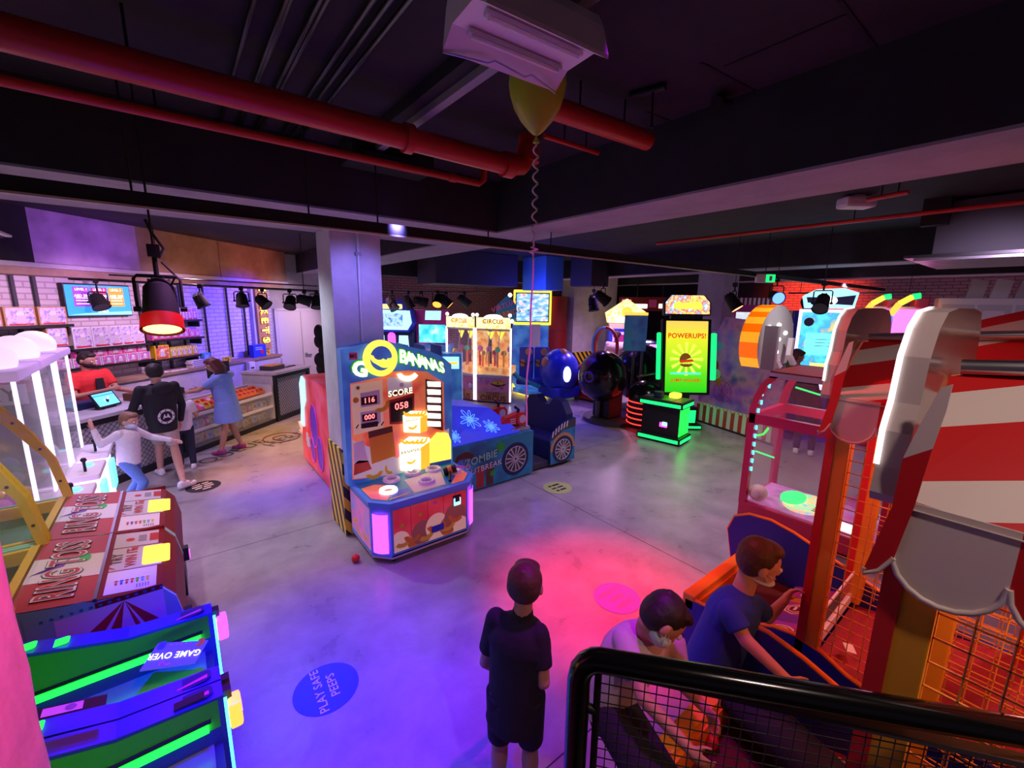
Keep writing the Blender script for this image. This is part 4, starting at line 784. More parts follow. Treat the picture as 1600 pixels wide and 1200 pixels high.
sticker(964, 934, .2, .2, math.atan2(d.y, d.x), 'stk_violet', 'pink', [(.2, .05), (.16,), (.12, .05)], 'round violet floor sticker behind the bending boy', .06, .09)
d = at(340, 752)-at(300, 764)
sticker(318, 760, .2, .2, math.atan2(d.y, d.x), 'black', 'cream', [(.1, .08), (.12, .1), (.08, .12), (.1,)], 'round black floor sticker at the heel of the hooded teen', .04, .07)
mb = MB(); p = at(395, 695); d = (at(432, 684)-at(355, 712)).normalized(); v = Vector((-d.y, d.x, 0))
mb.text('QUEUE', d*-.35+Vector((0, 0, .002))+v*.0, d, v, .36, 'charcoal', bold=.0, depth=.001); mb.text('HERE', d*.25-v*.3+d*.2+Vector((0, 0, .002)), d, v, .36, 'charcoal', bold=.0, depth=.001)
c = at(440, 684)-p
mb.tube([c+Vector((.3*math.cos(a*PI/16), .3*math.sin(a*PI/16), .002)) for a in range(32)], .014, 'brown', 4, True); mb.tube([c+Vector((.14*math.cos(a*PI/16), .14*math.sin(a*PI/16), .002)) for a in range(4, 24)], .014, 'brown', 4)
single('floor_lettering', mb, 'dark lettering and a ring painted on the floor before the snack case', 'floor marking', p)
mb = MB(); mb.sphere((0, 0, .04), .04, 'red', 20, 12); single('play_ball', mb, 'small red ball lying on the floor by the banana game', 'ball', at(556, 878))
# ------------------------------------------------------------ games in the middle of the hall
def wm(t):
    m = MB(); m.T = (Matrix.Translation(t.location) @ Matrix.Rotation(t.rotation_euler.z, 4, 'Z')).inverted(); return m
def cutout(mb, pts, Y, m, d=.0, th=.004):
    """a flat printed or lit shape on an upright board facing -Y: pts are (x, z)"""
    mb.prism(pts, (0, Y-d-th, 0), XW, ZW, (0, th, 0), m)
glow('b_yellow', (1, .8, .08), 1.3); glow('b_pale', (1, .95, .6), 1.7); glow('b_deep', (.95, .5, .03), 1.0); glow('b_white', (1, 1, .95), 2.4); glow('b_cyan', (.35, .85, 1), 1.4)
screen('art_red', ((.75, .08, .05), (.9, .25, .1), (.8, .15, .2)), 4, .35); screen('art_blue', ((.03, .1, .45), (.05, .2, .6), (.1, .35, .75)), 3, .35); screen('art_locker', ((.6, .02, .04), (.75, .05, .06), (.85, .12, .15)), 3, .2); screen('art_violet', ((.35, .1, .5), (.6, .15, .4), (.1, .2, .6)), 3, .4)
mat('print_tan', (.72, .5, .36), .5, emit=(.72, .45, .3), es=.3); mat('print_grey', (.62, .56, .6), .5, emit=(.6, .5, .6), es=.25)
t = thing('banana_game', 'blue and yellow banana hammer game standing against the concrete column', 'arcade game', (1.85, 4.0, 0))
FP = [(1.28, 4.38), (1.28, 3.78), (1.42, 3.63), (2.27, 3.63), (2.42, 3.78), (2.42, 4.38)]
mb = wm(t); mb.prism(FP, (0, 0, .08), XW, YW, (0, 0, .52), 'sky'); mb.prism([(x*.99+.0185, y) for x, y in FP], (0, 0, .06), XW, YW, (0, 0, .035), 'light_grey'); part('base', mb, t)
def front_face(mb):
    y = 3.628
    mb.flat([(1.44, .12), (2.25, .12), (2.25, .56), (1.44, .56)], (0, y, 0), XW, ZW, 'art_locker')
    for x in (1.62, 1.8, 1.98, 2.12): mb.flat([(x, .12), (x+.004, .12), (x+.004, .56), (x, .56)], (0, y-.001, 0), XW, ZW, 'dark_red')
    mb.flat([(1.44, .12), (2.25, .12), (2.25, .16), (1.44, .14)], (0, y-.001, 0), XW, ZW, 'print_tan')
    for k, (cx, cz, r) in enumerate(((1.5, .21, .12), (1.66, .17, .09), (1.74, .24, .13), (1.9, .26, .14), (2.03, .22, .11), (2.12, .3, .15), (2.18, .18, .1))):
        mb.flat([(max(1.442, min(2.248, cx+.9*r*math.cos(R(q)))), max(.122, cz+r*math.sin(R(q)))) for q in range(0, 360, 20)], (0, y-.0012-.0002*k, 0), XW, ZW, ('print_tan', 'yellow_orange', 'tan')[k % 3])
    for k, (cx, cz, a, r) in enumerate(((1.53, .25, 20, .1), (1.64, .27, -10, .1), (1.77, .25, 30, .11), (1.9, .31, 0, .12), (2.02, .26, 15, .1), (2.13, .33, -20, .1))):
        o = [(cx+r*math.cos(R(q+a)), cz+r*math.sin(R(q+a))) for q in range(200, 345, 15)]+[(cx+r*.6*math.cos(R(q+a)), cz+r*.55*math.sin(R(q+a))) for q in range(340, 195, -15)]
        o = [(max(1.442, min(2.248, p[0])), max(.122, p[1])) for p in o]; mb.flat(o, (0, y-.003-.0003*k, 0), XW, ZW, ('banana', 'yellow_orange')[k % 2])
    mb.flat([(1.84, .2), (1.98, .2), (1.98, .27), (1.84, .27)], (0, y-.006, 0), XW, ZW, 'blue')
    for x, z, m in ((1.53, .38, 'yellow'), (1.72, .44, 'yellow'), (1.89, .52, 'pink')): mb.flat(circ(x, z, .022, 12), (0, y-.002, 0), XW, ZW, m)
mb = wm(t); front_face(mb); part('front_print', mb, t)
mb = wm(t); mb.flat([(3.8, .12), (4.36, .12), (4.36, .56), (3.8, .56)], (1.278, 0, 0), YW, ZW, 'art_violet')
for cy, cz, a in ((3.95, .25, 0), (4.12, .22, 30), (4.26, .3, -20)):
    o = [(cy+.075*math.cos(R(k+a)), cz+.085*math.sin(R(k+a))) for k in range(200, 345, 15)]+[(cy+.045*math.cos(R(k+a)), cz+.045*math.sin(R(k+a))) for k in range(340, 195, -15)]; mb.flat(o, (1.276, 0, 0), YW, ZW, 'banana')
part('side_print', mb, t)
for a, b in (((1.28, 3.78), (1.42, 3.63)), ((2.27, 3.63), (2.42, 3.78))):
    a = Vector((*a, 0)); b = Vector((*b, 0)); u = (b-a); n = Vector((u.y, -u.x, 0)).normalized(); mb = wm(t)
    q = [a+u*k+n*(.004+.03*math.sin(PI*k)) for k in (.12, .25, .4, .5, .6, .75, .88)]; V = [p+Vector((0, 0, z)) for p in q for z in (.13, .53)]
    mb.add(V, [(2*i, 2*i+2, 2*i+3, 2*i+1) for i in range(6)], 'g_pink', True); part('corner_light', mb, t)
mb = wm(t); DK = [(1.26, 4.27), (1.26, 3.77), (1.41, 3.61), (2.28, 3.61), (2.44, 3.77), (2.44, 4.27)]
mb.prism(DK, (0, 0, .6), XW, YW, (0, 0, .045), 'sky'); z = .6465
mb.flat([(1.3, 4.25), (1.3, 3.8), (1.43, 3.66), (2.26, 3.66), (2.4, 3.8), (2.4, 4.25)], (0, 0, z), XW, YW, 'mint' if 0 else 'teal'); z += .001
mb.flat([(1.31, 4.1), (1.31, 3.82), (1.42, 3.7), (1.62, 3.98), (1.45, 4.12)], (0, 0, z), XW, YW, 'art_red'); mb.flat([(2.1, 3.67), (2.25, 3.67), (2.39, 3.81), (2.39, 4.0)], (0, 0, z), XW, YW, 'art_red'); mb.flat([(1.7, 3.7), (2.05, 3.7), (2.2, 4.1), (1.75, 4.05)], (0, 0, z), XW, YW, 'cream'); mb.flat([(1.45, 3.67), (1.68, 3.67), (1.7, 3.85), (1.55, 3.86)], (0, 0, z), XW, YW, 'blue')
mb.prism([(1.44, 3.69), (1.62, 3.71), (1.7, 3.75), (1.62, 3.73), (1.44, 3.71)], (0, 0, z), XW, YW, (0, 0, .002), 'banana'); part('deck', mb, t)
glow('b_ringlit', (1, .75, .68), 3.)
for i, (x, y) in enumerate([(1.51, 3.89), (1.64, 4.13), (1.9, 4.16), (1.92, 3.87), (2.13, 4.12), (2.28, 3.94)]):
    mb = wm(t); mb.lathe([(.05, 0), (.052, .02), (.065, .032), (.085, .026), (.092, .0)], 'b_ringlit' if i == 0 else 'white', 24, (x, y, .645)); mb.flat(circ(0, 0, .052, 20), (x, y, .649), XW, YW, 'red' if i == 0 else 'grey')
    for k in range(3): a = 2.1*k; mb.cyl((x+.075*math.cos(a), y+.075*math.sin(a), .66), (x+.075*math.cos(a), y+.075*math.sin(a), .677), .005, 'red', n=8)
    part('target_ring', mb, t, 'lit target ring' if i == 0 else None)
for x, y in ((1.46, 3.7), (2.27, 3.72), (1.36, 4.3), (2.35, 4.3)):
    mb = wm(t); mb.cyl((x-.012, y, .028), (x+.012, y, .028), .028, 'black'); mb.box(x-.02, x+.02, y-.02, y+.02, .045, .065, 'dark_steel'); part('caster', mb, t)
# backboard drawn on its own plane (x, z) from the photograph's sight lines
def bp(px, py, Y=4.25): p = aty(px, py, Y); return (p.x, p.z)
def bz(zx, zy): return bp(470+zx/5.3333, 500+zy/5.3333)
TOP = [bz(330, 245), bz(520, 200), bz(700, 170), bz(870, 215), bz(1060, 255), bz(1170, 300), bz(1255, 370)]
mb = wm(t); mb.prism([(TOP[0][0], .64)]+TOP+[(TOP[-1][0], .64)], (0, 4.25, 0), XW, ZW, (0, .12, 0), 'art_blue', 'sky'); part('backboard', mb, t)
mb = wm(t); Y = 4.25
inner = [bz(430, 1330), bz(410, 530), bz(690, 470), bz(760, 430), bz(900, 420), bz(1050, 430), bz(1190, 520), bz(1200, 900), bz(1235, 1240)]
mb.flat(inner, (0, Y-.002, 0), XW, ZW, 'art_red')
mb.flat([bz(415, 540), bz(680, 500), bz(690, 900), bz(440, 960)], (0, Y-.003, 0), XW, ZW, 'print_tan')
mb.flat([bz(440, 1320), bz(430, 1000), bz(800, 1150), bz(1235, 900), bz(1235, 1240)], (0, Y-.0032, 0), XW, ZW, 'print_grey')
mb.flat([bz(720, 480), bz(920, 470), bz(930, 590), bz(725, 640)], (0, Y-.0035, 0), XW, ZW, 'print_grey')
mb.flat([bz(735, 600), bz(915, 565), bz(918, 605), bz(738, 640)], (0, Y-.004, 0), XW, ZW, 'dark_red'); c = bz(830, 603); mb.text('SCORE', (c[0], Y-.0045, c[1]), (1, 0, .05), ZW, .085, 'b_pale', bold=.02, depth=.001)
mb.flat([bz(730, 670), bz(945, 610), bz(945, 860), bz(740, 870)], (0, Y-.004, 0), XW, ZW, 'brick_red'); mb.flat([bz(745, 690), bz(930, 640), bz(930, 840), bz(750, 850)], (0, Y-.005, 0), XW, ZW, 'black')
mb.flat([bz(495, 610), bz(655, 580), bz(660, 700), bz(500, 730)], (0, Y-.004, 0), XW, ZW, 'white'); mb.flat([bz(500, 645), bz(632, 625), bz(635, 695), bz(503, 712)], (0, Y-.005, 0), XW, ZW, 'black')
mb.flat([bz(495, 770), bz(660, 745), bz(665, 850), bz(500, 870)], (0, Y-.004, 0), XW, ZW, 'white'); mb.flat([bz(508, 790), bz(632, 770), bz(635, 830), bz(512, 848)], (0, Y-.005, 0), XW, ZW, 'black')
mb.flat([bz(500, 865), bz(640, 840), bz(640, 885), bz(505, 905)], (0, Y-.005, 0), XW, ZW, 'black'); mb.flat(circ(*bz(457, 668), .03, 16), (0, Y-.005, 0), XW, ZW, 'yellow_orange'); mb.flat(circ(*bz(840, 540), .025, 16), (0, Y-.005, 0), XW, ZW, 'light_grey')
for z0, z1 in ((.0, .0),): pass
for k in range(6): mb.flat([bz(455+42*k, 900-5*k), bz(475+42*k, 870-5*k), bz(485+42*k, 870-5*k), bz(465+42*k, 905-5*k)], (0, Y-.0055, 0), XW, ZW, 'black')
mb.flat(star(*bz(475, 565), .03, .012, 6), (0, Y-.005, 0), XW, ZW, 'brown')
def banana(cx, cz, r, a, d, m):
    o = [(cx+r*math.cos(R(k+a)), cz+r*math.sin(R(k+a))) for k in range(200, 345, 12)]+[(cx+r*.6*math.cos(R(k+a)), cz+r*.55*math.sin(R(k+a))) for k in range(335, 205, -12)]; mb.flat(o, (0, Y-d, 0), XW, ZW, m)
for p, r, a in ((bz(610, 1250), .1, 0), (bz(750, 1230), .07, -60), (bz(660, 690), .1, 30)): banana(*p, r, a, .0062, 'banana')
mb.flat([bz(440, 1295), bz(445, 1200), bz(480, 1170), bz(560, 1170), bz(590, 1240)], (0, Y-.006, 0), XW, ZW, 'red')
# tool chest, drum and sack take the lower left of the print
mb.flat([bz(560, 930), bz(760, 880), bz(790, 1130), bz(590, 1200)], (0, Y-.0058, 0), XW, ZW, 'yellow_orange'); mb.flat([bz(560, 930), bz(760, 880), bz(766, 930), bz(564, 985)], (0, Y-.006, 0), XW, ZW, 'brown'); mb.flat([bz(440, 1030), bz(520, 1000), bz(560, 1180), bz(445, 1200)], (0, Y-.006, 0), XW, ZW, 'white')
part('backboard_print', mb, t)
mb = wm(t)
for s, zc, sz in (('116', bz(568, 668), .075), ('000', bz(572, 808), .07), ('058', bz(838, 715), .1)): mb.text(s, (zc[0], Y-.0075, zc[1]), (1, 0, .05), ZW, sz, 'g_digit', depth=.001)
part('digits', mb, t)
mb = wm(t); mb.prism([bz(1035, 490), bz(1170, 520), bz(1180, 920), bz(1045, 880)], (0, Y-.012, 0), XW, ZW, (0, .006, 0), 'brown')
for k in range(6): y0 = 510+66*k; mb.prism([bz(1050, y0), bz(1158, y0+5), bz(1160, y0+45), bz(1053, y0+42)], (0, Y-.02, 0), XW, ZW, (0, .008, 0), 'b_white')
part('light_ladder', mb, t)
mb = wm(t); c = bz(655, 315)
mb.prism([(c[0]+.175*math.cos(R(a)), c[1]+.185*math.sin(R(a))) for a in range(0, 360, 10)], (0, Y-.05, 0), XW, ZW, (0, .04, 0), 'b_yellow'); mb.flat([(c[0]+.115*math.cos(R(a)), c[1]+.125*math.sin(R(a))) for a in range(0, 360, 10)], (0, Y-.052, 0), XW, ZW, 'art_blue')
for k in range(3): banana(c[0]-.02+.03*k, c[1]+.04-.02*k, .1, -25+25*k, .054+.002*k, 'b_yellow')
part('letter_ring', mb, t)
mb = wm(t); c = bz(488, 410); mb.text('G', (c[0], Y-.02, c[1]), (1, 0, -.25), (.2, 0, 1), .2, 'b_pale', bold=.05, depth=.012, sx=1.1); mb.text('G', (c[0], Y-.015, c[1]), (1, 0, -.25), (.2, 0, 1), .22, 'green', bold=.08, depth=.006, sx=1.1); part('letter', mb, t)
for i, ch in enumerate('BANANAS'):
    c = bz(838+54*i, 305+15*i); mb = wm(t); s_ = -.12-.03*i; mb.text(ch, (c[0], Y-.03, c[1]), (1, 0, s_), (-.03*i, 0, 1), .185-.003*i, 'b_pale', bold=.04, depth=.012, sx=.78); mb.text(ch, (c[0], Y-.024, c[1]), (1, 0, s_), (-.03*i, 0, 1), .2-.003*i, 'green', bold=.08, depth=.004, sx=.78); part('letter', mb, t)
mb = wm(t); c = bz(435, 300); mb.box(c[0]-.04, c[0]+.04, Y-.012, Y-.004, c[1]-.035, c[1]+.035, 'pink'); mb.text('ME', (c[0], Y-.014, c[1]), XW, ZW, .055, 'dark_red', depth=.001); part('badge', mb, t)
mb = wm(t); c = bz(890, 470)
o = [(c[0]-.0+.13*math.cos(R(k)), c[1]+.07+.12*math.sin(R(k))) for k in range(195, 330, 12)]+[(c[0]+.09*math.cos(R(k)), c[1]+.075+.07*math.sin(R(k))) for k in range(325, 195, -12)]; mb.prism(o, (0, Y-.03, 0), XW, ZW, (0, .02, 0), 'b_pale'); part('banana_light', mb, t)
for (x0, y0, x1, y1) in ((845, 755, 1040, 935), (815, 970, 1060, 1255)):
    mb = wm(t); w = x1-x0; h = y1-y0
    mb.prism([bz(x0, y0+h*.22), bz(x0+w*.35, y0), bz(x1, y0+h*.02), bz(x1, y0+h*.9), bz(x0+w*.7, y1), bz(x0+w*.05, y0+h*.97)], (0, Y-.04, 0), XW, ZW, (0, .03, 0), 'b_pale'); mb.flat([bz(x0+w*.7, y0+h*.3), bz(x1, y0+h*.12), bz(x1, y0+h*.9), bz(x0+w*.7, y1)], (0, Y-.0415, 0), XW, ZW, 'b_deep')
    for k in range(5): p = bz(x0+w*(.2+.14*k), y0+h*.12); Y += 0; banana(p[0], p[1]+.03, .06, -30+15*k, .042+.001*k, 'b_deep')
    p = bz(x0+w*.37, y0+h*.68); banana(p[0], p[1]+.02, .06, 0, .044, 'b_deep'); mb.text('BANANAS', (bz(x0+w*.37, y0+h*.4)[0], Y-.043, bz(x0+w*.37, y0+h*.4)[1]), XW, ZW, .05*h/285, 'brown', depth=.001); part('lit_crate', mb, t)
mb = wm(t); mb.prism([bz(1075, 1000), bz(1130, 935), bz(1215, 940), bz(1240, 1000), bz(1240, 1240), bz(1035, 1260), bz(1050, 1120)], (0, Y-.036, 0), XW, ZW, (0, .03, 0), 'b_yellow'); mb.flat([bz(1040, 1190), bz(1240, 1150), bz(1240, 1240), bz(1035, 1260)], (0, Y-.038, 0), XW, ZW, 'sky'); part('lit_panel', mb, t)
mb = wm(t); mb.box(2.09, 2.19, 3.625, 3.635, .42, .53, 'black', .004); mb.box(2.1, 2.18, 3.618, 3.626, .42, .5, 'b_cyan', .01); mb.box(2.115, 2.165, 3.612, 3.62, .46, .52, 'black'); part('card_reader', mb, t)
t = thing('toy_hammer', 'black and yellow toy hammer lying on the banana game deck', 'hammer', at(703, 734, .70))
mb = MB(); u = Vector((.8, -.35, .25)).normalized(); mb.cyl(-u*.07, u*.07, .045, 'black'); mb.cyl(-u*.022, u*.022, .047, 'yellow_orange'); mb.cyl(-u*.06, u*.06, .04, 'navy'); part('head', mb, t)
mb = MB(); mb.tube([(0, 0, 0), (-.06, -.1, -.02), (-.1, -.17, -.045)], .014, 'black'); part('handle', mb, t)
mb = MB(); mb.tube([(.05, -.01, .02), (.12, -.03, .02), (.2, -.0, -.02), (.24, .06, -.05)], .012, 'plush_a'); part('cord', mb, t)
# ---- zombie car
screen('art_car', ((.012, .08, .2), (.015, .13, .3), (.012, .05, .16)), 3, .2); glow('hood_blue', (.03, .04, .6), .5); glow('splat', (.12, .35, 1), 1.0)  # soft glow put into the car print, hood and splats
t = thing('zombie_car_game', 'blue car-shaped shooting game with big printed wheels and red guns', 'arcade game', (3.6, 5.1, 0))
mb = wm(t); mb.box(2.5, 3.98, 4.54, 5.7, .03, .68, 'art_car'); mb.box(3.98, 4.9, 4.6, 5.65, .03, .1, 'charcoal'); part('body', mb, t)
wheel_r = .2
def wheel(mb, cx, cz, r, y):
    mb.prism(circ(cx, cz, r*1.28, 28), (0, y, 0), XW, ZW, (0, -.004, 0), 'navy'); mb.flat(circ(cx, cz, r, 28), (0, y-.005, 0), XW, ZW, 'charcoal')
    mb.tube([(cx+r*.97*math.cos(2*PI*k/28), y-.006, cz+r*.97*math.sin(2*PI*k/28)) for k in range(28)], .006, 'light_grey', 4, True)
    for k in range(7):
        for s in (-.12, .12): a = 2*PI*k/7+s; b = 2*PI*k/7+s*2.1; mb.flat([(cx+r*.1*math.cos(a-.4), cz+r*.1*math.sin(a-.4)), (cx+r*.1*math.cos(a+.4), cz+r*.1*math.sin(a+.4)), (cx+r*.95*math.cos(b+.06), cz+r*.95*math.sin(b+.06)), (cx+r*.95*math.cos(b-.06), cz+r*.95*math.sin(b-.06))], (0, y-.007-.0002*k, 0), XW, ZW, 'light_grey')
mb = wm(t); y = 4.538; mb.flat([(2.5, .04), (3.98, .04), (3.98, .68), (3.6, .66), (3.2, .6), (2.5, .6)], (0, y, 0), XW, ZW, 'art_car'); mb.flat([(3.3, .5), (3.98, .5), (3.98, .68), (3.6, .66), (3.3, .6)], (0, y-.001, 0), XW, ZW, 'teal')
for x0, m in ((2.75, 'brown'), (2.98, 'brick_red'), (3.14, 'brown')): mb.flat([(x0, .04), (x0+.12, .04), (x0+.13, .3), (x0+.06, .36), (x0, .3)], (0, y-.001, 0), XW, ZW, m)
mb.text('ZOMBIE', (3.06, y-.004, .45), (1, 0, .1), ZW, .15, 'black', bold=.05, depth=.0); mb.text('ZOMBIE', (3.06, y-.006, .45), (1, 0, .1), ZW, .145, 'mint', bold=.025, depth=.0); mb.text('OUTBREAK', (3.1, y-.004, .31), (1, 0, .08), ZW, .12, 'black', bold=.05, depth=0, sx=.95); mb.text('OUTBREAK', (3.1, y-.006, .31), (1, 0, .08), ZW, .115, 'white', bold=.015, depth=0)
mb.flat(star(3.38, .55, .1, .05, 9), (0, y-.004, 0), XW, ZW, 'green'); mb.flat(star(3.25, .2, .06, .03, 8), (0, y-.003, 0), XW, ZW, 'green')
# grinning stranger of the print: a plain blue face with staring eyes
mb.flat([(2.66, .18), (2.9, .18), (2.93, .4), (2.86, .52), (2.72, .52), (2.64, .4)], (0, y-.002, 0), XW, ZW, 'sky'); mb.flat([(2.62, .42), (2.68, .56), (2.82, .6), (2.94, .54), (2.95, .42), (2.86, .5), (2.72, .5)], (0, y-.003, 0), XW, ZW, 'brown')
for ex in (2.72, 2.85): mb.flat(circ(ex, .38, .04, 16), (0, y-.004, 0), XW, ZW, 'white'); mb.flat(circ(ex+.005, .375, .012, 10), (0, y-.005, 0), XW, ZW, 'dark_red')
mb.flat([(2.72, .24), (2.86, .25), (2.86, .28), (2.72, .27)], (0, y-.004, 0), XW, ZW, 'dark_red'); wheel(mb, 3.65, .32, .19, y); part('side_print', mb, t)
HA, HB, HC, HD = Vector((2.5, 4.56, .69)), Vector((3.75, 4.56, .70)), Vector((3.55, 5.05, .98)), Vector((2.5, 5.05, 1.18)); HE, HF = Vector((3.45, 5.65, 1.0)), Vector((2.5, 5.65, 1.2))
mb = wm(t); mb.add([HA, HB, HC, HD, HE, HF, (3.75, 5.68, .7), (2.5, 5.68, .69)], [(0, 1, 2, 3), (3, 2, 4, 5), (1, 6, 4, 2), (6, 7, 5, 4)], 'hood_blue'); hood = part('hood', mb, t)
hu = (HB-HA).normalized(); hv = (HD-HA); hv = (hv-hu*hv.dot(hu)).normalized(); hn = hu.cross(hv)
mb = wm(t)
for cx, cy, r in ((.22, .14, .1), (.55, .34, .16), (.82, .17, .12)):
    for k in range(9):
        a = 2*PI*k/9+cx; rr = r*(.75+.45*((k*7) % 5)/5); P = []
        for j in range(13): b = 2*PI*j/12; P.append(HA+hu*(cx+math.cos(a)*(rr*.62)+rr*.38*math.cos(b)*math.cos(a)-rr*.12*math.sin(b)*math.sin(a))+hv*(cy+math.sin(a)*(rr*.62)+rr*.38*math.cos(b)*math.sin(a)+rr*.12*math.sin(b)*math.cos(a))+hn*.006)
        mb.tube(P, .005, 'splat', 4)
    mb.flat([(cx+r*.32*math.cos(2*PI*k/14), cy+r*.32*math.sin(2*PI*k/14)) for k in range(14)], HA+hn*.005, hu, hv, 'splat')
part('splat_print', mb, t)
mb = wm(t); mb.box(3.62, 3.97, 4.6, 5.6, .68, .74, 'steel', .01); part('gun_console', mb, t)
for (x, yy, z) in ((3.82, 5.22, .80), (3.86, 4.78, .80)):
    mb = wm(t); mb.prism([(-.32, 0), (.07, -.07), (.12, 0), (.12, .12), (-.02, .12), (-.24, .08)], (x, yy-.05, z), XW, ZW, (0, .1, 0), 'red'); mb.cyl((x+.05, yy-.07, z+.03), (x+.05, yy+.07, z+.03), .1, 'red'); mb.cyl((x+.05, yy-.076, z+.03), (x+.05, yy-.07, z+.03), .062, 'light_grey')
    for k in range(3): mb.box(x-.16, x-.06, yy-.055, yy-.05, z-.02+.03*k, z-.01+.03*k, 'white')
    g = part('gun', mb, t); mb = wm(t); mb.tube([(x+.0, yy, z+.09), (x+.03, yy, z+.16), (x-.04, yy, z+.21)], .022, 'black'); mb.tube([(x+.02, yy, z-.12), (x+.02, yy, z+.0)], .02, 'black'); part('grip', mb, g)
mb = wm(t); P = [(4.35, .06), (4.33, .44), (4.45, .58), (4.62, .68), (4.87, .74), (4.87, .06)]; mb.prism(P, (0, 4.54, 0), XW, ZW, (0, .06, 0), 'art_car', 'navy'); y = 4.538
mb.flat([(4.33, .45), (4.45, .58), (4.62, .68), (4.87, .74), (4.87, .6), (4.6, .58), (4.42, .47)], (0, y, 0), XW, ZW, 'charcoal')
for k in range(6): x = 4.36+.06*k; z = .49+.04*k-.003*k*k; mb.flat([(x, z), (x+.025, z+.015), (x+.04, z+.11), (x+.015, z+.095)], (0, y-.001, 0), XW, ZW, 'white')
mb.prism(arc(4.6, .27, .27, .27, 0, 180, 14)+arc(4.6, .27, .22, .22, 180, 0, 14), (0, y-.001, 0), XW, ZW, (0, -.003, 0), 'tan'); wheel(mb, 4.6, .27, .17, y-.002); part('rear_panel', mb, t)
mb = wm(t); mat('seat_vinyl', (.014, .016, .11), .5)
P = [(0, .1), (0, .8), (.12, .98), (.3, 1.02), (.42, .88), (.6, .88), (.72, 1.0), (.92, .96), (1.02, .75), (1.02, .1)]
mb.prism(P, (4.72, 4.6, 0), YW, ZW, (.14, 0, 0), 'seat_vinyl'); mb.box(4.38, 4.74, 4.62, 5.6, .1, .42, 'seat_vinyl', .03); part('bench_seat', mb, t)
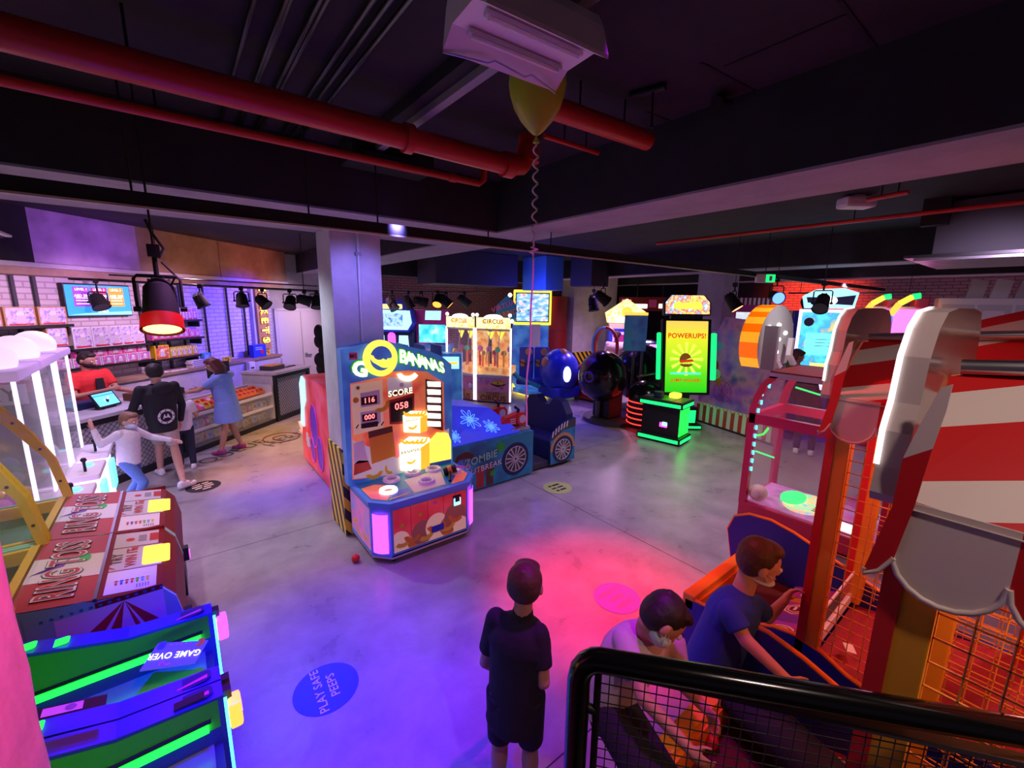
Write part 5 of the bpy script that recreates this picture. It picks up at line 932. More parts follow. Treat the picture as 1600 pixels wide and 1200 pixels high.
# ---- front-facing cabinet helper: left and right floor corners as seen from its player
def front(a, b):
    a = Vector((*a[:2], 0)); b = Vector((*b[:2], 0)); u = b-a; return a, math.atan2(u.y, u.x), u.length
glow('c_marq', (1, .72, .22), 1.3); screen('marquee_warm', ((1, .35, .05), (1, .75, .2), (1, .9, .5), (1, .5, .1)), 9, 1.5); screen('crane_inside', ((.8, .2, .02), (1, .5, .1), (.9, .75, .4)), 7, .5); screen('art_circus', ((.25, .04, .1), (.3, .1, .3), (.5, .12, .08)), 6, .15)
def circus(a, b, lab, w2):
    p, rz, w = front(a, b); t = thing('circus_crane', lab, 'arcade crane', p, rz); d = .8; k = .16
    TR = lambda z0, z1, m, i=0.: ([(i, i), (w-i, i), (w-k-i, d-i), (k+i, d-i)], (0, 0, z0), XW, YW, (0, 0, z1-z0), m)
    mb = MB(); mb.prism(*TR(.04, .66, 'art_circus')); mb.prism(*TR(0, .04, 'black', .03)); part('base', mb, t)
    mb = MB(); y = -.003
    mb.flat([(.06, .06), (w-.06, .06), (w-.06, .3), (.06, .3)], (0, y, 0), XW, ZW, 'tan')
    mb.text('TICKET', (w/2, y-.003, .24), XW, ZW, .1, 'dark_red', bold=.03, depth=0); mb.text('CIRCUS', (w/2, y-.003, .12), XW, ZW, .19, 'dark_red', bold=.03, depth=0)
    mb.prism([(.08+.42*q, .5+.1*math.sin(PI*q)) for q in (0, .2, .4, .6, .8, 1)]+[(.08+.42*q, .5-.07*math.sin(PI*q)) for q in (.8, .6, .4, .2)], (w2, y, 0), XW, ZW, (0, -.002, 0), 'black'); mb.prism([(.1+.38*q, .52+.07*math.sin(PI*q)) for q in (0, .25, .5, .75, 1)]+[(.1+.38*q, .52-.04*math.sin(PI*q)) for q in (.75, .5, .25)], (w2, y-.002, 0), XW, ZW, (0, -.002, 0), 'yellow'); mb.flat([(w2+.285, .47), (w2+.3, .53), (w2+.285, .59), (w2+.27, .53)], (0, y-.005, 0), XW, ZW, 'black')
    mb.flat(circ(w-.13-w2*.3, .42, .055, 16), (0, y-.002, 0), XW, ZW, 'white' if not w2 else 'pink'); mb.flat(circ(w-.13-w2*.3, .41, .025, 12), (0, y-.003, 0), XW, ZW, 'teal'); part('front_print', mb, t)
    mb = MB(); mb.prism(*TR(.66, .72, 'light_grey', -.015)); part('belt', mb, t); mb = MB(); mb.prism(*TR(1.84, 1.89, 'light_grey', -.01)); part('belt', mb, t)
    for x in (.0, w): mb = MB(); mb.box(x-.016, x+.016, -.016, .016, .06, 1.9, 'g_white'); part('light_post', mb, t)
    mb = MB(); mb.box(.03, w-.03, .002, .007, .72, 1.84, 'glass'); part('glass_front', mb, t)
    mb = MB(); mb.box(k+.02, w-k-.02, d-.02, d, .72, 1.84, 'crane_inside'); mb.box(.05, w-.05, .1, d-.05, .72, .9, 'crane_inside'); part('inside', mb, t)
    for i in range(6):
        mb = MB(); x = .12+(w-.24)*i/5; mb.box(x-.02, x+.02, .15+.1*(i % 3), .2+.1*(i % 3), .9, 1.2+.1*(i % 2), ('orange', 'yellow', 'red')[i % 3], .01); mb.sphere((x, .18+.1*(i % 3), 1.25+.1*(i % 2)), .075, ('gold', 'plush_a', 'red', 'plush_b')[i % 4], 12, 8); part('prize', mb, t)
    for x in (.32, w-.32):
        mb = MB(); mb.tube([(x, .2, 1.84), (x-.12, .2, 1.1), (x-.1, .2, .95)], .012, 'steel'); mb.prism([(-.1, 0), (.1, 0), (0, -.2)], (x, .22, 1.8), XW, ZW, (0, .01, 0), 'g_yellow'); part('chute_arm', mb, t)
    mb = MB(); mb.box(.02, w-.02, -.03, .04, 1.89, 2.16, 'marquee_warm'); mb.prism(arc(w/2, 2.14, w*.27, .1, 0, 180, 12), (0, -.035, 0), XW, ZW, (0, .08, 0), 'b_white'); mb.text('CIRCUS', (w/2, -.034, 2.06), XW, ZW, .15, 'orange', bold=.02, depth=.001); part('marquee', mb, t)
    for x in (.03, w-.03): mb = MB(); mb.sphere((x, .0, 2.22), .045, 'g_white', 10, 8); mb.cyl((x, 0, 2.1), (x, 0, 2.2), .02, 'grey'); part('globe_light', mb, t)
    return t
circus((5.63, 9.98), (5.89, 9.06), 'orange-lit circus crane, the left of the angled pair', 0.); circus((5.92, 9.02), (6.47, 8.3), 'orange-lit circus crane, the right of the angled pair with the small sign', .3)
# ---- blue ride with two seats and a round nose, its screen behind
def pxp(px, py, d): return atd(px, py, d)
t = thing('rider_game', 'blue two-seat ride with rounded nose and glowing yellow floor rail', 'arcade ride', (8.3, 8.6, 0))
mat('ride_blue', (.02, .05, .6), .3); glow('ride_glow', (.03, .06, .8), .25)
mb = wm(t); c = pxp(874, 580, 11.3); mb.sphere(c, (.52, .52, .6), 'ride_blue', 24, 16); mb.box(c.x-.4, c.x+.4, c.y-.4, c.y+.4, .1, .4, 'ride_blue', .05); nose = part('nose', mb, t)
for px, py in ((853, 566), (880, 553)): mb = wm(t); mb.sphere(pxp(px, py, 11.05), (.12, .12, .14), 'tan', 14, 10); part('nose_bump', mb, t)
c = pxp(886, 585, 10.82); mb = wm(t); mb.sphere(c, (.1, .1, .2), 'b_white', 14, 10); part('emblem', mb, t, 'white upright emblem on the nose')
for px in (821, 845):
    c = pxp(px, 560, 11.7); c.z = 0; mb = wm(t); mb.T = mb.T @ Matrix.Translation(c) @ Matrix.Rotation(R(-50), 4, 'Z')
    mb.box(-.2, .2, .1, .22, .45, 1.35, 'ride_blue', .05); mb.box(-.2, .2, -.3, .15, .35, .5, 'ride_blue', .05); s = part('seat', mb, t)
    mb = wm(t); mb.T = mb.T @ Matrix.Translation(c) @ Matrix.Rotation(R(-50), 4, 'Z'); mb.cyl((.08, .09, 1.22), (.08, .06, 1.22), .1, 'tan'); mb.box(-.14, -.02, .05, .11, .8, 1.0, 'tan', .02); mb.tube([(-.18, .06, .95), (0, -.02, .88), (.18, .06, .95)], .015, 'black'); part('headrest', mb, s)
mb = wm(t); mb.prism([(-.9, -.5), (.7, -.5), (1.0, 0), (.7, .5), (-.9, .5)], (8.2, 8.75, .08), XW, YW, (0, 0, .12), 'art_blue'); mb.tube([pxp(795, 575, 11.4), pxp(810, 590, 11.3), pxp(845, 605, 11.1)], .06, 'teal'); part('chassis', mb, t)
mb = wm(t); mb.tube([at(798, 597, .06), at(803, 607, .06), at(812, 613, .06), at(846, 620, .06), at(853, 617, .06), at(855, 611, .06)], .055, 'g_yellow'); mb.tube([at(888, 612, .06), at(902, 606, .06), at(906, 600, .06)], .04, 'g_yellow'); part('floor_light', mb, t)
t = thing('rider_screen', 'big screen in a glowing yellow frame behind the blue ride', 'screen', pxp(832, 480, 12.6).xy.to_3d(), R(-38))
screen('sky_screen', ((.75, .3, .35), (.9, .9, .95), (.25, .6, .9), (.2, .5, .85), (.1, .1, .2)), 5, 1.1, (1, 1, 2)); zc = pxp(832, 480, 12.6).z
mb = MB(); mb.box(-.56, .56, 0, .12, zc-.52, zc+.5, 'g_yellow', .03); part('frame', mb, t); mb = MB(); mb.box(-.5, .5, -.01, 0, zc-.44, zc+.42, 'black'); mb.flat(rrect(-.47, .47, zc-.41, zc+.39, .02), (0, -.012, 0), XW, ZW, 'sky_screen'); part('display', mb, t)
mb = MB(); mb.box(-.58, .5, .05, .2, 0, zc-.5, 'art_blue'); mb.box(-.05, .25, -.02, .05, .9, zc-.5, 'light_grey'); part('stand', mb, t)
for px, py in ((797, 461), (800, 502)): q = pxp(px, py, 12.4); mb = MB(); mb.T = (Matrix.Translation(t.location) @ Matrix.Rotation(t.rotation_euler.z, 4, 'Z')).inverted(); mb.sphere(q, .06, 'g_white', 10, 8); part('lamp', mb, t)
q = pxp(790, 482, 12.3); mb = MB(); mb.T = (Matrix.Translation(t.location) @ Matrix.Rotation(t.rotation_euler.z, 4, 'Z')).inverted() @ Matrix.Translation(q) @ Matrix.Rotation(R(-38), 4, 'Z')
mb.prism([(-.3, -.3), (.28, -.38), (.3, .1), (.05, .38), (-.25, .1)], (0, .02, 0), XW, ZW, (0, .05, 0), 'teal'); mb.text('VIRTUAL', (-.02, -.01, .08), (1, 0, .4), (-.2, 0, 1), .2, 'pink', depth=.005); mb.text('RABBIDS', (.05, -.01, -.15), (1, 0, .3), (-.2, 0, 1), .2, 'orange', depth=.005); mb.box(-.02, .02, .03, .06, -1.6, -.3, 'black'); part('title_sign', mb, t)
c = pxp(862, 505, 13.6); mb = MB(); mb.cyl((0, 0, 0), (0, 0, 2.75), .48, 'dark_red', n=28); mb.cyl((0, 0, 1.7), (0, 0, 1.71), .483, 'black', n=28); mb.cyl((0, 0, .9), (0, 0, .91), .483, 'black', n=28); single('red_drum', mb, 'tall dark red round booth behind the rider screen', 'booth', (c.x, c.y, 0))
# ---- glossy round pods
mat('gloss_black', (.012, .012, .014), .18); mat('pod_red', (.12, .005, .01), .4)
c = pxp(942, 588, 9.2); t = thing('motion_pod', 'glossy black round pod with an open side, the nearer one', 'motion ride', (c.x, c.y, 0))
mb = wm(t); mb.sphere(c, (.52, .52, .55), 'gloss_black', 32, 20); part('shell', mb, t)
tc = (Vector((0, 0, 2.5))-c).normalized(); lf = Vector((-.62, .78, 0))
def pod_disc(ax, r, m, k=1.0, ring=None):
    ax = ax.normalized(); u = ax.orthogonal().normalized(); v = ax.cross(u); o = c+ax*(.5*k); mb = wm(t)
    if ring: mb.tube([o+u*r*math.cos(2*PI*i/24)+v*r*math.sin(2*PI*i/24) for i in range(24)], ring, m, 8, True)
    else:
        o = c; V = []; F = []
        for i in range(20):
            for j in range(5): q = (ax+(u*math.cos(2*PI*i/20)+v*math.sin(2*PI*i/20))*r*1.9*j/4).normalized(); V.append(c+Vector((q.x*.526, q.y*.526, q.z*.556)))
        for i in range(20):
            for j in range(4): F.append((i*5+j, ((i+1) % 20)*5+j, ((i+1) % 20)*5+j+1, i*5+j+1))
        mb.add(V, F, m, True)
    return mb
part('ring_mark', pod_disc(tc*.75+lf*.45-ZW*.05, .1, 'purple', 1.05, .018), t)
part('opening', pod_disc(lf*.9+tc*.42+ZW*.75, .28, 'pod_red'), t); part('opening_trim', pod_disc(lf*.85+tc*.4-ZW*.5, .12, 'purple', 1.03, .012), t)
mb = wm(t); mb.cyl((c.x-.1, c.y, 0), (c.x-.1, c.y, c.z-.4), .06, 'dark_steel'); mb.box(c.x-.05, c.x+.4, c.y-.25, c.y+.2, .1, c.z-.35, 'black', .03); part('pedestal', mb, t)
mb = wm(t); q = at(955, 656); mb.cyl((q.x, q.y, 0), (q.x, q.y, .09), .62, 'charcoal', n=36); part('platform', mb, t)
c = pxp(1002, 583, 10.2); t = thing('motion_pod', 'glossy black round pod behind the tall screen mast, the farther one', 'motion ride', (c.x, c.y, 0))
mb = wm(t); mb.sphere(c, (.68, .68, .68), 'gloss_black', 32, 20); part('shell', mb, t); mb = wm(t); mb.cyl((c.x, c.y, 0), (c.x, c.y, c.z-.5), .1, 'dark_steel'); mb.cyl((c.x, c.y, 0), (c.x, c.y, .1), .5, 'charcoal', n=32); part('pedestal', mb, t)
mb = wm(t); q = pxp(1003, 560, 9.4); mb.tube([(q.x, q.y, 0.02), (q.x, q.y, 1.75)], .03, 'dark_steel'); part('mast', mb, t)
# flat screen held by the mast
q = pxp(995, 512, 9.1); t = thing('mast_panel', 'dark blue curved screen panel with an orange top edge held on a mast', 'screen', (q.x, q.y, 0), R(-40)); zc = q.z
screen('dim_screen', ((.02, .04, .15), (.03, .1, .3), (.06, .08, .12)), 3, .35)
mb = MB(); A = [(.24*k-.26, .06*(1-(k-1)**2)) for k in (0, .5, 1, 1.5, 2)]; V = [(x, y, z) for x, y in A for z in (zc-.5, zc+.28)]; mb.add(V, [(2*i, 2*i+2, 2*i+3, 2*i+1) for i in range(4)], 'dim_screen', True); V2 = [(x, y+.03, z) for x, y in A for z in (zc-.5, zc+.28)]; mb.add(V2, [(2*i+1, 2*i+3, 2*i+2, 2*i) for i in range(4)], 'charcoal', True); part('display', mb, t)
mb = MB(); mb.tube([(x, y, zc+.29) for x, y in A], .03, 'g_orange'); part('top_light', mb, t); mb = MB(); mb.cyl((.0, .1, 0), (0, .1, zc), .03, 'dark_steel'); mb.cyl((0, .1, 0), (0, .1, .03), .2, 'dark_steel'); part('post', mb, t)
# ---- red-ringed dome and the jumping game
c = pxp(1009, 618, 8.95); t = thing('ring_drum', 'black dome on a drum of glowing red rings beside the jump console', 'light drum', (c.x, c.y, 0))
mb = wm(t); mb.sphere((c.x, c.y, .62), (.37, .37, .36), 'gloss_black', 28, 14, zmin=0); part('dome', mb, t); mb = wm(t); mb.cyl((c.x, c.y, 0), (c.x, c.y, .62), .35, 'black', n=32); part('drum', mb, t)
for k in range(5): mb = wm(t); z = .09+.115*k; mb.tube([(c.x+.357*math.cos(2*PI*i/32), c.y+.357*math.sin(2*PI*i/32), z) for i in range(32)], .012, 'g_red', 6, True); part('light_ring', mb, t)
mb = wm(t); mb.tube([(c.x+.3, c.y-.3, 1.0), (c.x+.1, c.y-.1, 1.12), (c.x-.2, c.y+.1, 1.05)], .03, 'dark_steel'); mb.cyl((c.x+.3, c.y-.3, .0), (c.x+.3, c.y-.3, 1.0), .025, 'dark_steel'); part('grab_bar', mb, t)
p, rz, w = front((6.8, 4.74), (6.93, 3.92)); t = thing('jump_console', 'black console with green light edges in front of the tall green screen', 'arcade console', p, rz); d = .55
mb = MB(); mb.box(.06, w-.06, .05, d-.05, .14, .7, 'black'); part('cabinet', mb, t)
for z0, z1 in ((.02, .14), (.68, .8)): mb = MB(); mb.box(0, w, 0, d, z0, z1, 'black', .01); mb.box(.03, w-.03, -.006, .0, z0+.025, z0+.085, 'g_mint'); mb.box(w, w+.006, .03, d-.03, z0+.025, z0+.085, 'g_mint'); part('light_band', mb, t)
mb = MB(); [mb.box(w-.06, w-.052, .08+.15*k, .2+.15*k, .16, .66, 'g_green') for k in range(3)]; part('side_light', mb, t)
mb = MB(); mb.box(.03, w-.03, .03, d-.03, .8, .806, 'dark_steel'); mb.box(.4, .62, .06, .42, .806, .81, 'g_yellow' if 0 else 'green'); part('deck', mb, t)
mb = MB(); mb.cyl((.25, .3, .806), (.25, .3, .9), .09, 'navy'); mb.box(.44, .62, .3, .5, .806, .9, 'b_yellow', .03); part('buttons', mb, t)
mb = MB(); mb.box(.42, .56, .04, .05, .3, .38, 'g_pink', .01); mb.box(.47, .56, .036, .046, .33, .4, 'b_cyan', .008); part('card_reader', mb, t)
p, rz, w = front((7.62, 4.72), (8.28, 4.2)); t = thing('jump_screen', 'tall mast screen with a green page reading powerups and jump higher', 'arcade screen', p, rz)
LN = Matrix.Rotation(R(-9), 4, 'X')
ramp_screen('jump_page', ((.02, .6, .01), (.1, .75, .01), (.45, .85, .02), (.8, .85, .03), (.9, .6, .12)), .8, 2.25, 1.05); glow('j_red', (.75, .05, .01), .8); glow('j_cyan', (.1, .8, .75), 1.1); screen('jump_top', ((1, .5, .05), (1, .85, .3), (.9, .1, .08), (.2, .6, .9), (1, .95, .7)), 12, 1.3); glow('j_brown', (.3, .1, .02), .5); glow('j_sun', (.8, .9, .1), 1.2)
L = Matrix.Translation((0, 0, .75)) @ LN
mb = MB(); mb.T = L; mb.box(-.07, w+.07, .0, .14, -.0, 1.52, 'black', .02); part('casing', mb, t)
mb = MB(); mb.T = L; mb.flat(rrect(.0, w, .05, 1.48, .01), (0, -.004, 0), XW, ZW, 'jump_page'); c = (w/2, .72)
for k in range(12): a = R(30*k); mb.flat([c, (c[0]+.33*math.cos(a-.1), c[1]+.33*math.sin(a-.1)), (c[0]+.33*math.cos(a+.1), c[1]+.33*math.sin(a+.1))], (0, -.006, 0), XW, ZW, 'j_sun')
mb.text('POWERUPS!', (w/2, -.008, 1.18), XW, ZW, .135, 'j_red', bold=.03, depth=.001); mb.text('CHASE', (w/2, -.008, 1.3), XW, ZW, .08, 's_white', depth=.001) if 0 else None
mb.flat(rrect(.1, w-.12, .41, .45, .01), (0, -.007, 0), XW, ZW, 'j_cyan'); mb.text('JUMP HIGHER!', (w/2, -.008, .29), XW, ZW, .09, 'j_red', bold=.025, depth=.001)
mb.flat(arc(c[0]-.02, c[1]-.02, .12, .14, 20, 200, 10), (0, -.008, 0), XW, ZW, 'j_brown'); mb.flat([(c[0]-.13, c[1]-.08), (c[0]+.15, c[1]-.05), (c[0]+.12, c[1]), (c[0]-.13, c[1]-.03)], (0, -.009, 0), XW, ZW, 'j_red'); mb.flat(arc(c[0]-.0, c[1]-.1, .13, .06, 180, 360, 8), (0, -.0085, 0), XW, ZW, 'j_brown'); part('display', mb, t)
mb = MB(); mb.T = L; q = [(-.02, 1.6), (w+.02, 1.6), (w+.02, 1.85), (w-.1, 2.0), (.1, 2.0), (-.02, 1.85)]; mb.prism([(x*1.06-w*.03, z) for x, z in q], (0, .0, 0), XW, ZW, (0, .12, 0), 'black'); mb.flat([(x, 1.62+(z-1.6)*.93) for x, z in q], (0, -.003, 0), XW, ZW, 'jump_top'); mb.box(.1, w-.1, .03, .1, 1.5, 1.62, 'dark_steel'); mb.text('JUMPIN', (w/2, -.007, 1.84), XW, ZW, .0001, 'red', depth=.001) if 0 else None
mb.flat(rrect(.14, w-.14, 1.72, 1.85, .05), (0, -.005, 0), XW, ZW, 'b_yellow'); part('marquee', mb, t)
for x0, x1 in ((-.16, -.08), (w+.09, w+.2)): mb = MB(); mb.T = L; mb.box(x0, x1, .02, .1, .3, 1.25, 'g_mint', .03); part('side_light', mb, t)
mb = MB(); mb.box(w*.1, w*.9, .12, .6, .02, .46, 'black', .01); mb.box(w*.15, w*.85, .112, .12, .14, .4, 'g_mint'); mb.box(w*.9, w*.905, .16, .56, .14, .4, 'g_mint'); mb.box(0, w, .06, .66, .02, .1, 'black'); mb.box(.02, w-.02, .054, .06, .035, .08, 'g_mint'); part('foot_box', mb, t)
mb = MB(); mb.box(w*.3, w*.7, .2, .3, .46, .85, 'charcoal'); mb.prism([(0, 0), (.16, .05), (.05, .2)], (w*.3, .18, .52), XW, ZW, (0, .01, 0), 'orange'); part('mount', mb, t)
# ---- low striped fence with a purple fun-fair wall
p, rz, w = front((8.93, 4.72), (8.42, 2.9)); t = thing('fairground_wall', 'purple fun-fair wall panel over a red and white striped skirt', 'panel', p, rz)
checks('stripes_rw', (.6, .03, .04), (.8, .76, .76), 5.6, 0); screen('art_fair', ((.12, .03, .35), (.3, .08, .5), (.45, .15, .35), (.06, .05, .3)), 2.5, .1)
mb = MB(); mb.box(0, w, 0, .05, .04, .4, 'stripes_rw'); mb.box(0, w, -.01, .06, 0, .04, 'black'); part('skirt', mb, t); mb = MB(); mb.box(0, w, -.008, .06, .4, .44, 'cream'); [mb.cyl((.08+.09*k, -.008, .42), (.08+.09*k, -.014, .42), .012, 'brown', n=8) for k in range(int(w/.09)-1)]; part('skirt_rail', mb, t)
mb = MB(); mb.prism([(0.02, .44), (w, .44), (w, 2.2), (.5, 2.3), (.34, 2.0), (.2, 2.05), (.02, 1.7)], (0, .01, 0), XW, ZW, (0, .04, 0), 'art_fair')
for k in range(10): a = R(36*k); mb.tube([(.62, .006, .78), (.62+.22*math.cos(a), .006, .78+.22*math.sin(a))], .005, 'magenta', 4)
mb.tube([(.62+.22*math.cos(R(18*k)), .006, .78+.22*math.sin(R(18*k))) for k in range(20)], .006, 'magenta', 4, True)
for cx, cz, r, m in ((.25, 1.85, .1, 'orange'), (.42, 1.7, .09, 'sky'), (.3, 1.55, .08, 'pink'), (.36, 1.3, .11, 'red'), (.44, 1.12, .1, 'cream'), (.5, .98, .09, 'orange')): mb.flat(circ(cx, cz, r, 16), (0, .004-.0005*cz, 0), XW, ZW, m)
part('printed_wall', mb, t)
# ---- far games
p, rz, w = front(at(893, 622), at(945, 634)); t = thing('table_game', 'red table game with a rounded hatch and white top before the pale pillar', 'arcade game', p, rz)
w = 1.0; mb = MB(); mb.box(0, w, 0, .8, .06, .85, 'red', .02); mb.box(.05, w-.05, .05, .75, 0, .06, 'black'); mb.prism(arc(.5, .5, .2, .3, 180, 360, 10), (0, -.004, 0), XW, ZW, (0, .004, 0), 'dark_red'); mb.tube([(.5+.22*math.cos(R(a)), -.006, .5+.32*math.sin(R(a))) for a in range(180, 361, 15)], .015, 'cream', 6); mb.box(.06, .2, -.005, 0, .25, .7, 'black'); part('cabinet', mb, t)
mb = MB(); mb.box(-.04, w+.04, -.03, .85, .85, .9, 'brick_red', .01); [mb.box(.1+.3*i, .35+.3*i, .1, .5, .9, .906, ('white', 'b_pale', 'cream')[i]) for i in range(3)]; part('top', mb, t)
mb = MB(); mb.tube([(.6+.36*math.cos(R(a)), .6, 1.42+.5*math.sin(R(a))) for a in range(-90, 271, 15)], .045, 'brick_red', 8); mb.tube([(.55+.36*math.cos(R(a)), .55, 1.42+.5*math.sin(R(a))) for a in range(80, 281, 15)], .03, 'sky', 8); part('hoop', mb, t); mb = MB(); mb.flat([(.6+.33*math.cos(R(a)), 1.42+.47*math.sin(R(a))) for a in range(0, 360, 15)], (0, .6, 0), XW, ZW, 'glass'); part('clear_disc', mb, t)
q = at(970, 640); p = pxp(972, 600, 13.4); t = thing('lit_cabinet', 'cabinet with a pointed gold marquee and violet screen behind the pale-shirted man', 'arcade game', (p.x, p.y, 0), R(-40))
mb = MB(); mb.box(-.5, .5, 0, .6, 0, 1.8, 'blue', .02); part('cabinet', mb, t); mb = MB(); mb.prism([(-.55, 0), (.55, 0), (.62, .3), (.0, .72), (-.62, .3)], (0, -.04, 1.98), XW, ZW, (0, .2, 0), 'marquee_warm'); mb.flat(circ(0, .32, .17, 16), (0, -.045, 1.98), XW, ZW, 'g_orange'); mb.flat(rrect(-.3, .3, .04, .16, .04), (0, -.046, 1.98), XW, ZW, 'b_white'); mb.box(-.5, .5, 0, .2, 1.8, 1.98, 'cream'); part('marquee', mb, t)
mb = MB(); mb.flat(rrect(-.38, .38, .95, 1.7, .05), (0, -.006, 0), XW, ZW, 'g_violet'); mb.flat(rrect(-.3, .3, 1.03, 1.62, .04), (0, -.008, 0), XW, ZW, 'magenta'); mb.flat(circ(.05, 1.35, .12, 14), (0, -.01, 0), XW, ZW, 'g_lilac'); part('display', mb, t)
screen('shark_screen', ((.02, .1, .3), (.4, .75, .95), (.05, .2, .5)), 6, 1.0); screen('sea_screen', ((.02, .45, .7), (.1, .75, .9), (.5, .95, 1)), 5, 1.3)
p = pxp(616, 520, 11.7); t = thing('shark_game', 'blue wave-shaped cabinet with a bright screen seen right of the concrete column', 'arcade game', (p.x, p.y, 0), R(-42))
mb = MB(); mb.prism([(-.5, 1.7), (.4, 1.7), (.55, 1.95), (.5, 2.3), (.35, 2.45), (.3, 2.6), (0, 2.55), (-.5, 2.6)], (0, 0, 0), XW, ZW, (0, .3, 0), 'ride_blue'); mb.flat([(-.45, 1.76), (.38, 1.76), (.5, 1.95), (.45, 2.28), (-.45, 2.3)], (0, -.004, 0), XW, ZW, 'b_cyan'); mb.flat([(-.3, 1.85), (.25, 1.85), (.25, 2.2), (-.3, 2.2)], (0, -.006, 0), XW, ZW, 'shark_screen'); mb.flat(rrect(-.32, .25, 2.32, 2.45, .03), (0, -.006, 0), XW, ZW, 'c_marq'); part('marquee', mb, t)
mb = MB(); mb.box(-.5, .48, .1, .55, 0, 1.7, 'navy'); mb.flat([(.05, .95), (.4, .95), (.35, 1.6), (.1, 1.6)], (0, .096, 0), XW, ZW, 'b_cyan'); mb.flat(rrect(-.22, .0, 1.1, 1.68, .1), (0, .094, 0), XW, ZW, 'g_pink'); mb.flat([(-.5, .95), (-.3, .95), (-.32, 1.6), (-.5, 1.6)], (0, .096, 0), XW, ZW, 'b_cyan'); part('cabinet', mb, t)
p = pxp(676, 520, 11.9); t = thing('chomper_game', 'cabinet with a bright water screen above a blue board lettered chomper', 'arcade game', (p.x, p.y, 0), R(-42))
mb = MB(); mb.box(-.5, .5, 0, .5, 0, 1.35, 'art_blue'); mb.text('TICKET', (.05, -.006, 1.12), XW, ZW, .14, 'sky', depth=.001); mb.text('CHOMPER', (.02, -.006, .95), XW, ZW, .15, 'light_grey', depth=.001); mb.flat(rrect(.32, .46, 1.05, 1.2, .03), (0, -.006, 0), (.9, 0, .4), (-.4, 0, .9), 'light_grey'); part('board', mb, t)
mb = MB(); mb.box(-.48, .4, .05, .4, 1.35, 2.0, 'magenta'); mb.flat([(-.4, 1.4), (.35, 1.4), (.35, 1.9), (-.4, 1.9)], (0, .04, 0), XW, ZW, 'sea_screen'); part('display', mb, t); mb = MB(); mb.box(-.5, .42, .05, .3, 2.0, 2.3, 'magenta'); mb.flat([(-.22, 2.03), (.22, 2.03), (.24, 2.28), (-.2, 2.28)], (0, .04, 0), XW, ZW, 'b_cyan'); mb.prism([(-.62, 1.35), (-.5, 1.35), (-.5, 2.3), (-.56, 2.3)], (0, .05, 0), XW, ZW, (0, .4, 0), 'purple'); part('marquee', mb, t)
for i, px in enumerate((627, 654, 680)):
    p = pxp(px, 548, 9.6); p.z = 0; t = thing('driving_chair', 'upright blue seat back behind the banana game, %s of three' % ('left', 'middle', 'right')[i], 'seat', p, R(-40))
    mb = MB(); mb.prism([(-.16, .45), (.16, .45), (.14, 1.55), (-.1, 1.6)], (0, 0, 0), XW, ZW, (0, .1, 0), 'ride_blue'); part('seat_back', mb, t); mb = MB(); mb.box(-.16, .16, -.35, .05, .35, .47, 'black', .03); mb.box(-.1, .1, -.2, .0, 0, .35, 'black'); part('seat', mb, t)
for (px, py, d, l, m) in ((645, 524, 12.2, 'orange pad on a low stand beside the water-screen game', 'orange'), (660, 530, 12.0, 'pink box on a stand left of the chomper board', 'pink')):
    p = pxp(px, py, d); mb = MB(); mb.box(-.17, .17, 0, .2, p.z-.2, p.z+.12, m, .02); mb.box(-.12, .12, .02, .18, 0, p.z-.2, 'charcoal'); single('game_pad', mb, l, 'pad', (p.x, p.y, 0), R(-42))
p = pxp(700, 585, 9.8); t = thing('blue_kiosk', 'small lit page screen on a blue cabinet behind the banana game', 'arcade game', (p.x+.1, p.y+.1, 0), R(-35)); mb = MB(); mb.box(-.28, .28, 0, .4, 0, 1.35, 'art_blue'); part('cabinet', mb, t); mb = MB(); mb.box(-.2, .22, -.01, 0, 1.0, 1.28, 'b_cyan'); mb.box(-.17, .19, -.014, -.01, 1.1, 1.16, 'g_orange'); part('display', mb, t)
# red cabinet behind the column
t = thing('pink_cabinet', 'red cabinet with a cyan glowing front behind the concrete column', 'arcade game', (1.9, 6.2, 0)); z = atx(505, 585, 1.42).z
mb = wm(t); mb.prism([(7.2, .04), (7.15, .45), (7.0, .9), (7.0, 1.28), (6.85, 1.42), (5.35, 1.42), (5.35, .04)], (1.42, 0, 0), YW, ZW, (.9, 0, 0), 'brick_red' if 0 else 'art_locker'); mb.box(1.46, 2.28, 5.4, 7.1, 0, .04, 'black')
for (y, zz, r) in ((6.35, .75, .2), (6.1, .4, .16), (6.5, .35, .12)): mb.tube([(1.414, y+r*math.cos(a*.4), zz+1.6*r*math.sin(a*.4)) for a in range(16)], .008, 'pink', 4, True); mb.flat([(y+r*.9*math.cos(a*.4), zz+1.45*r*math.sin(a*.4)) for a in range(15)], (1.416, 0, 0), YW, ZW, 'purple')
mb.prism(star(6.78, .42, .14, .1, 7), (1.416, 0, 0), YW, ZW, (-.004, 0, 0), 'light_grey'); part('cabinet', mb, t)
mb = wm(t); mb.prism([(7.13, .62), (7.03, .9), (7.03, 1.27), (6.88, 1.4), (6.72, 1.36), (6.74, 1.05), (6.9, .9), (6.95, .6)], (1.40, 0, 0), YW, ZW, (.94, 0, 0), 'b_cyan'); part('light_front', mb, t)
mb = wm(t); mb.prism([(0, 0), (.9, 0), (.9, .04), (0, .04)], (1.42, 7.15, .42), XW, Vector((0, .45, .9)).normalized(), (0, .25, .12), 'cream'); mb.box(1.42, 2.32, 7.13, 7.4, .4, .44, 'cream'); part('console', mb, t)
p = pxp(503, 555, 9.3); mb = MB()
for k in range(9): mb.sphere((.05*math.sin(k*2.3), .05*math.cos(k*1.7), .25+.2*k), (.17-.008*k, .17-.008*k, .16), 'matte_black', 12, 8)
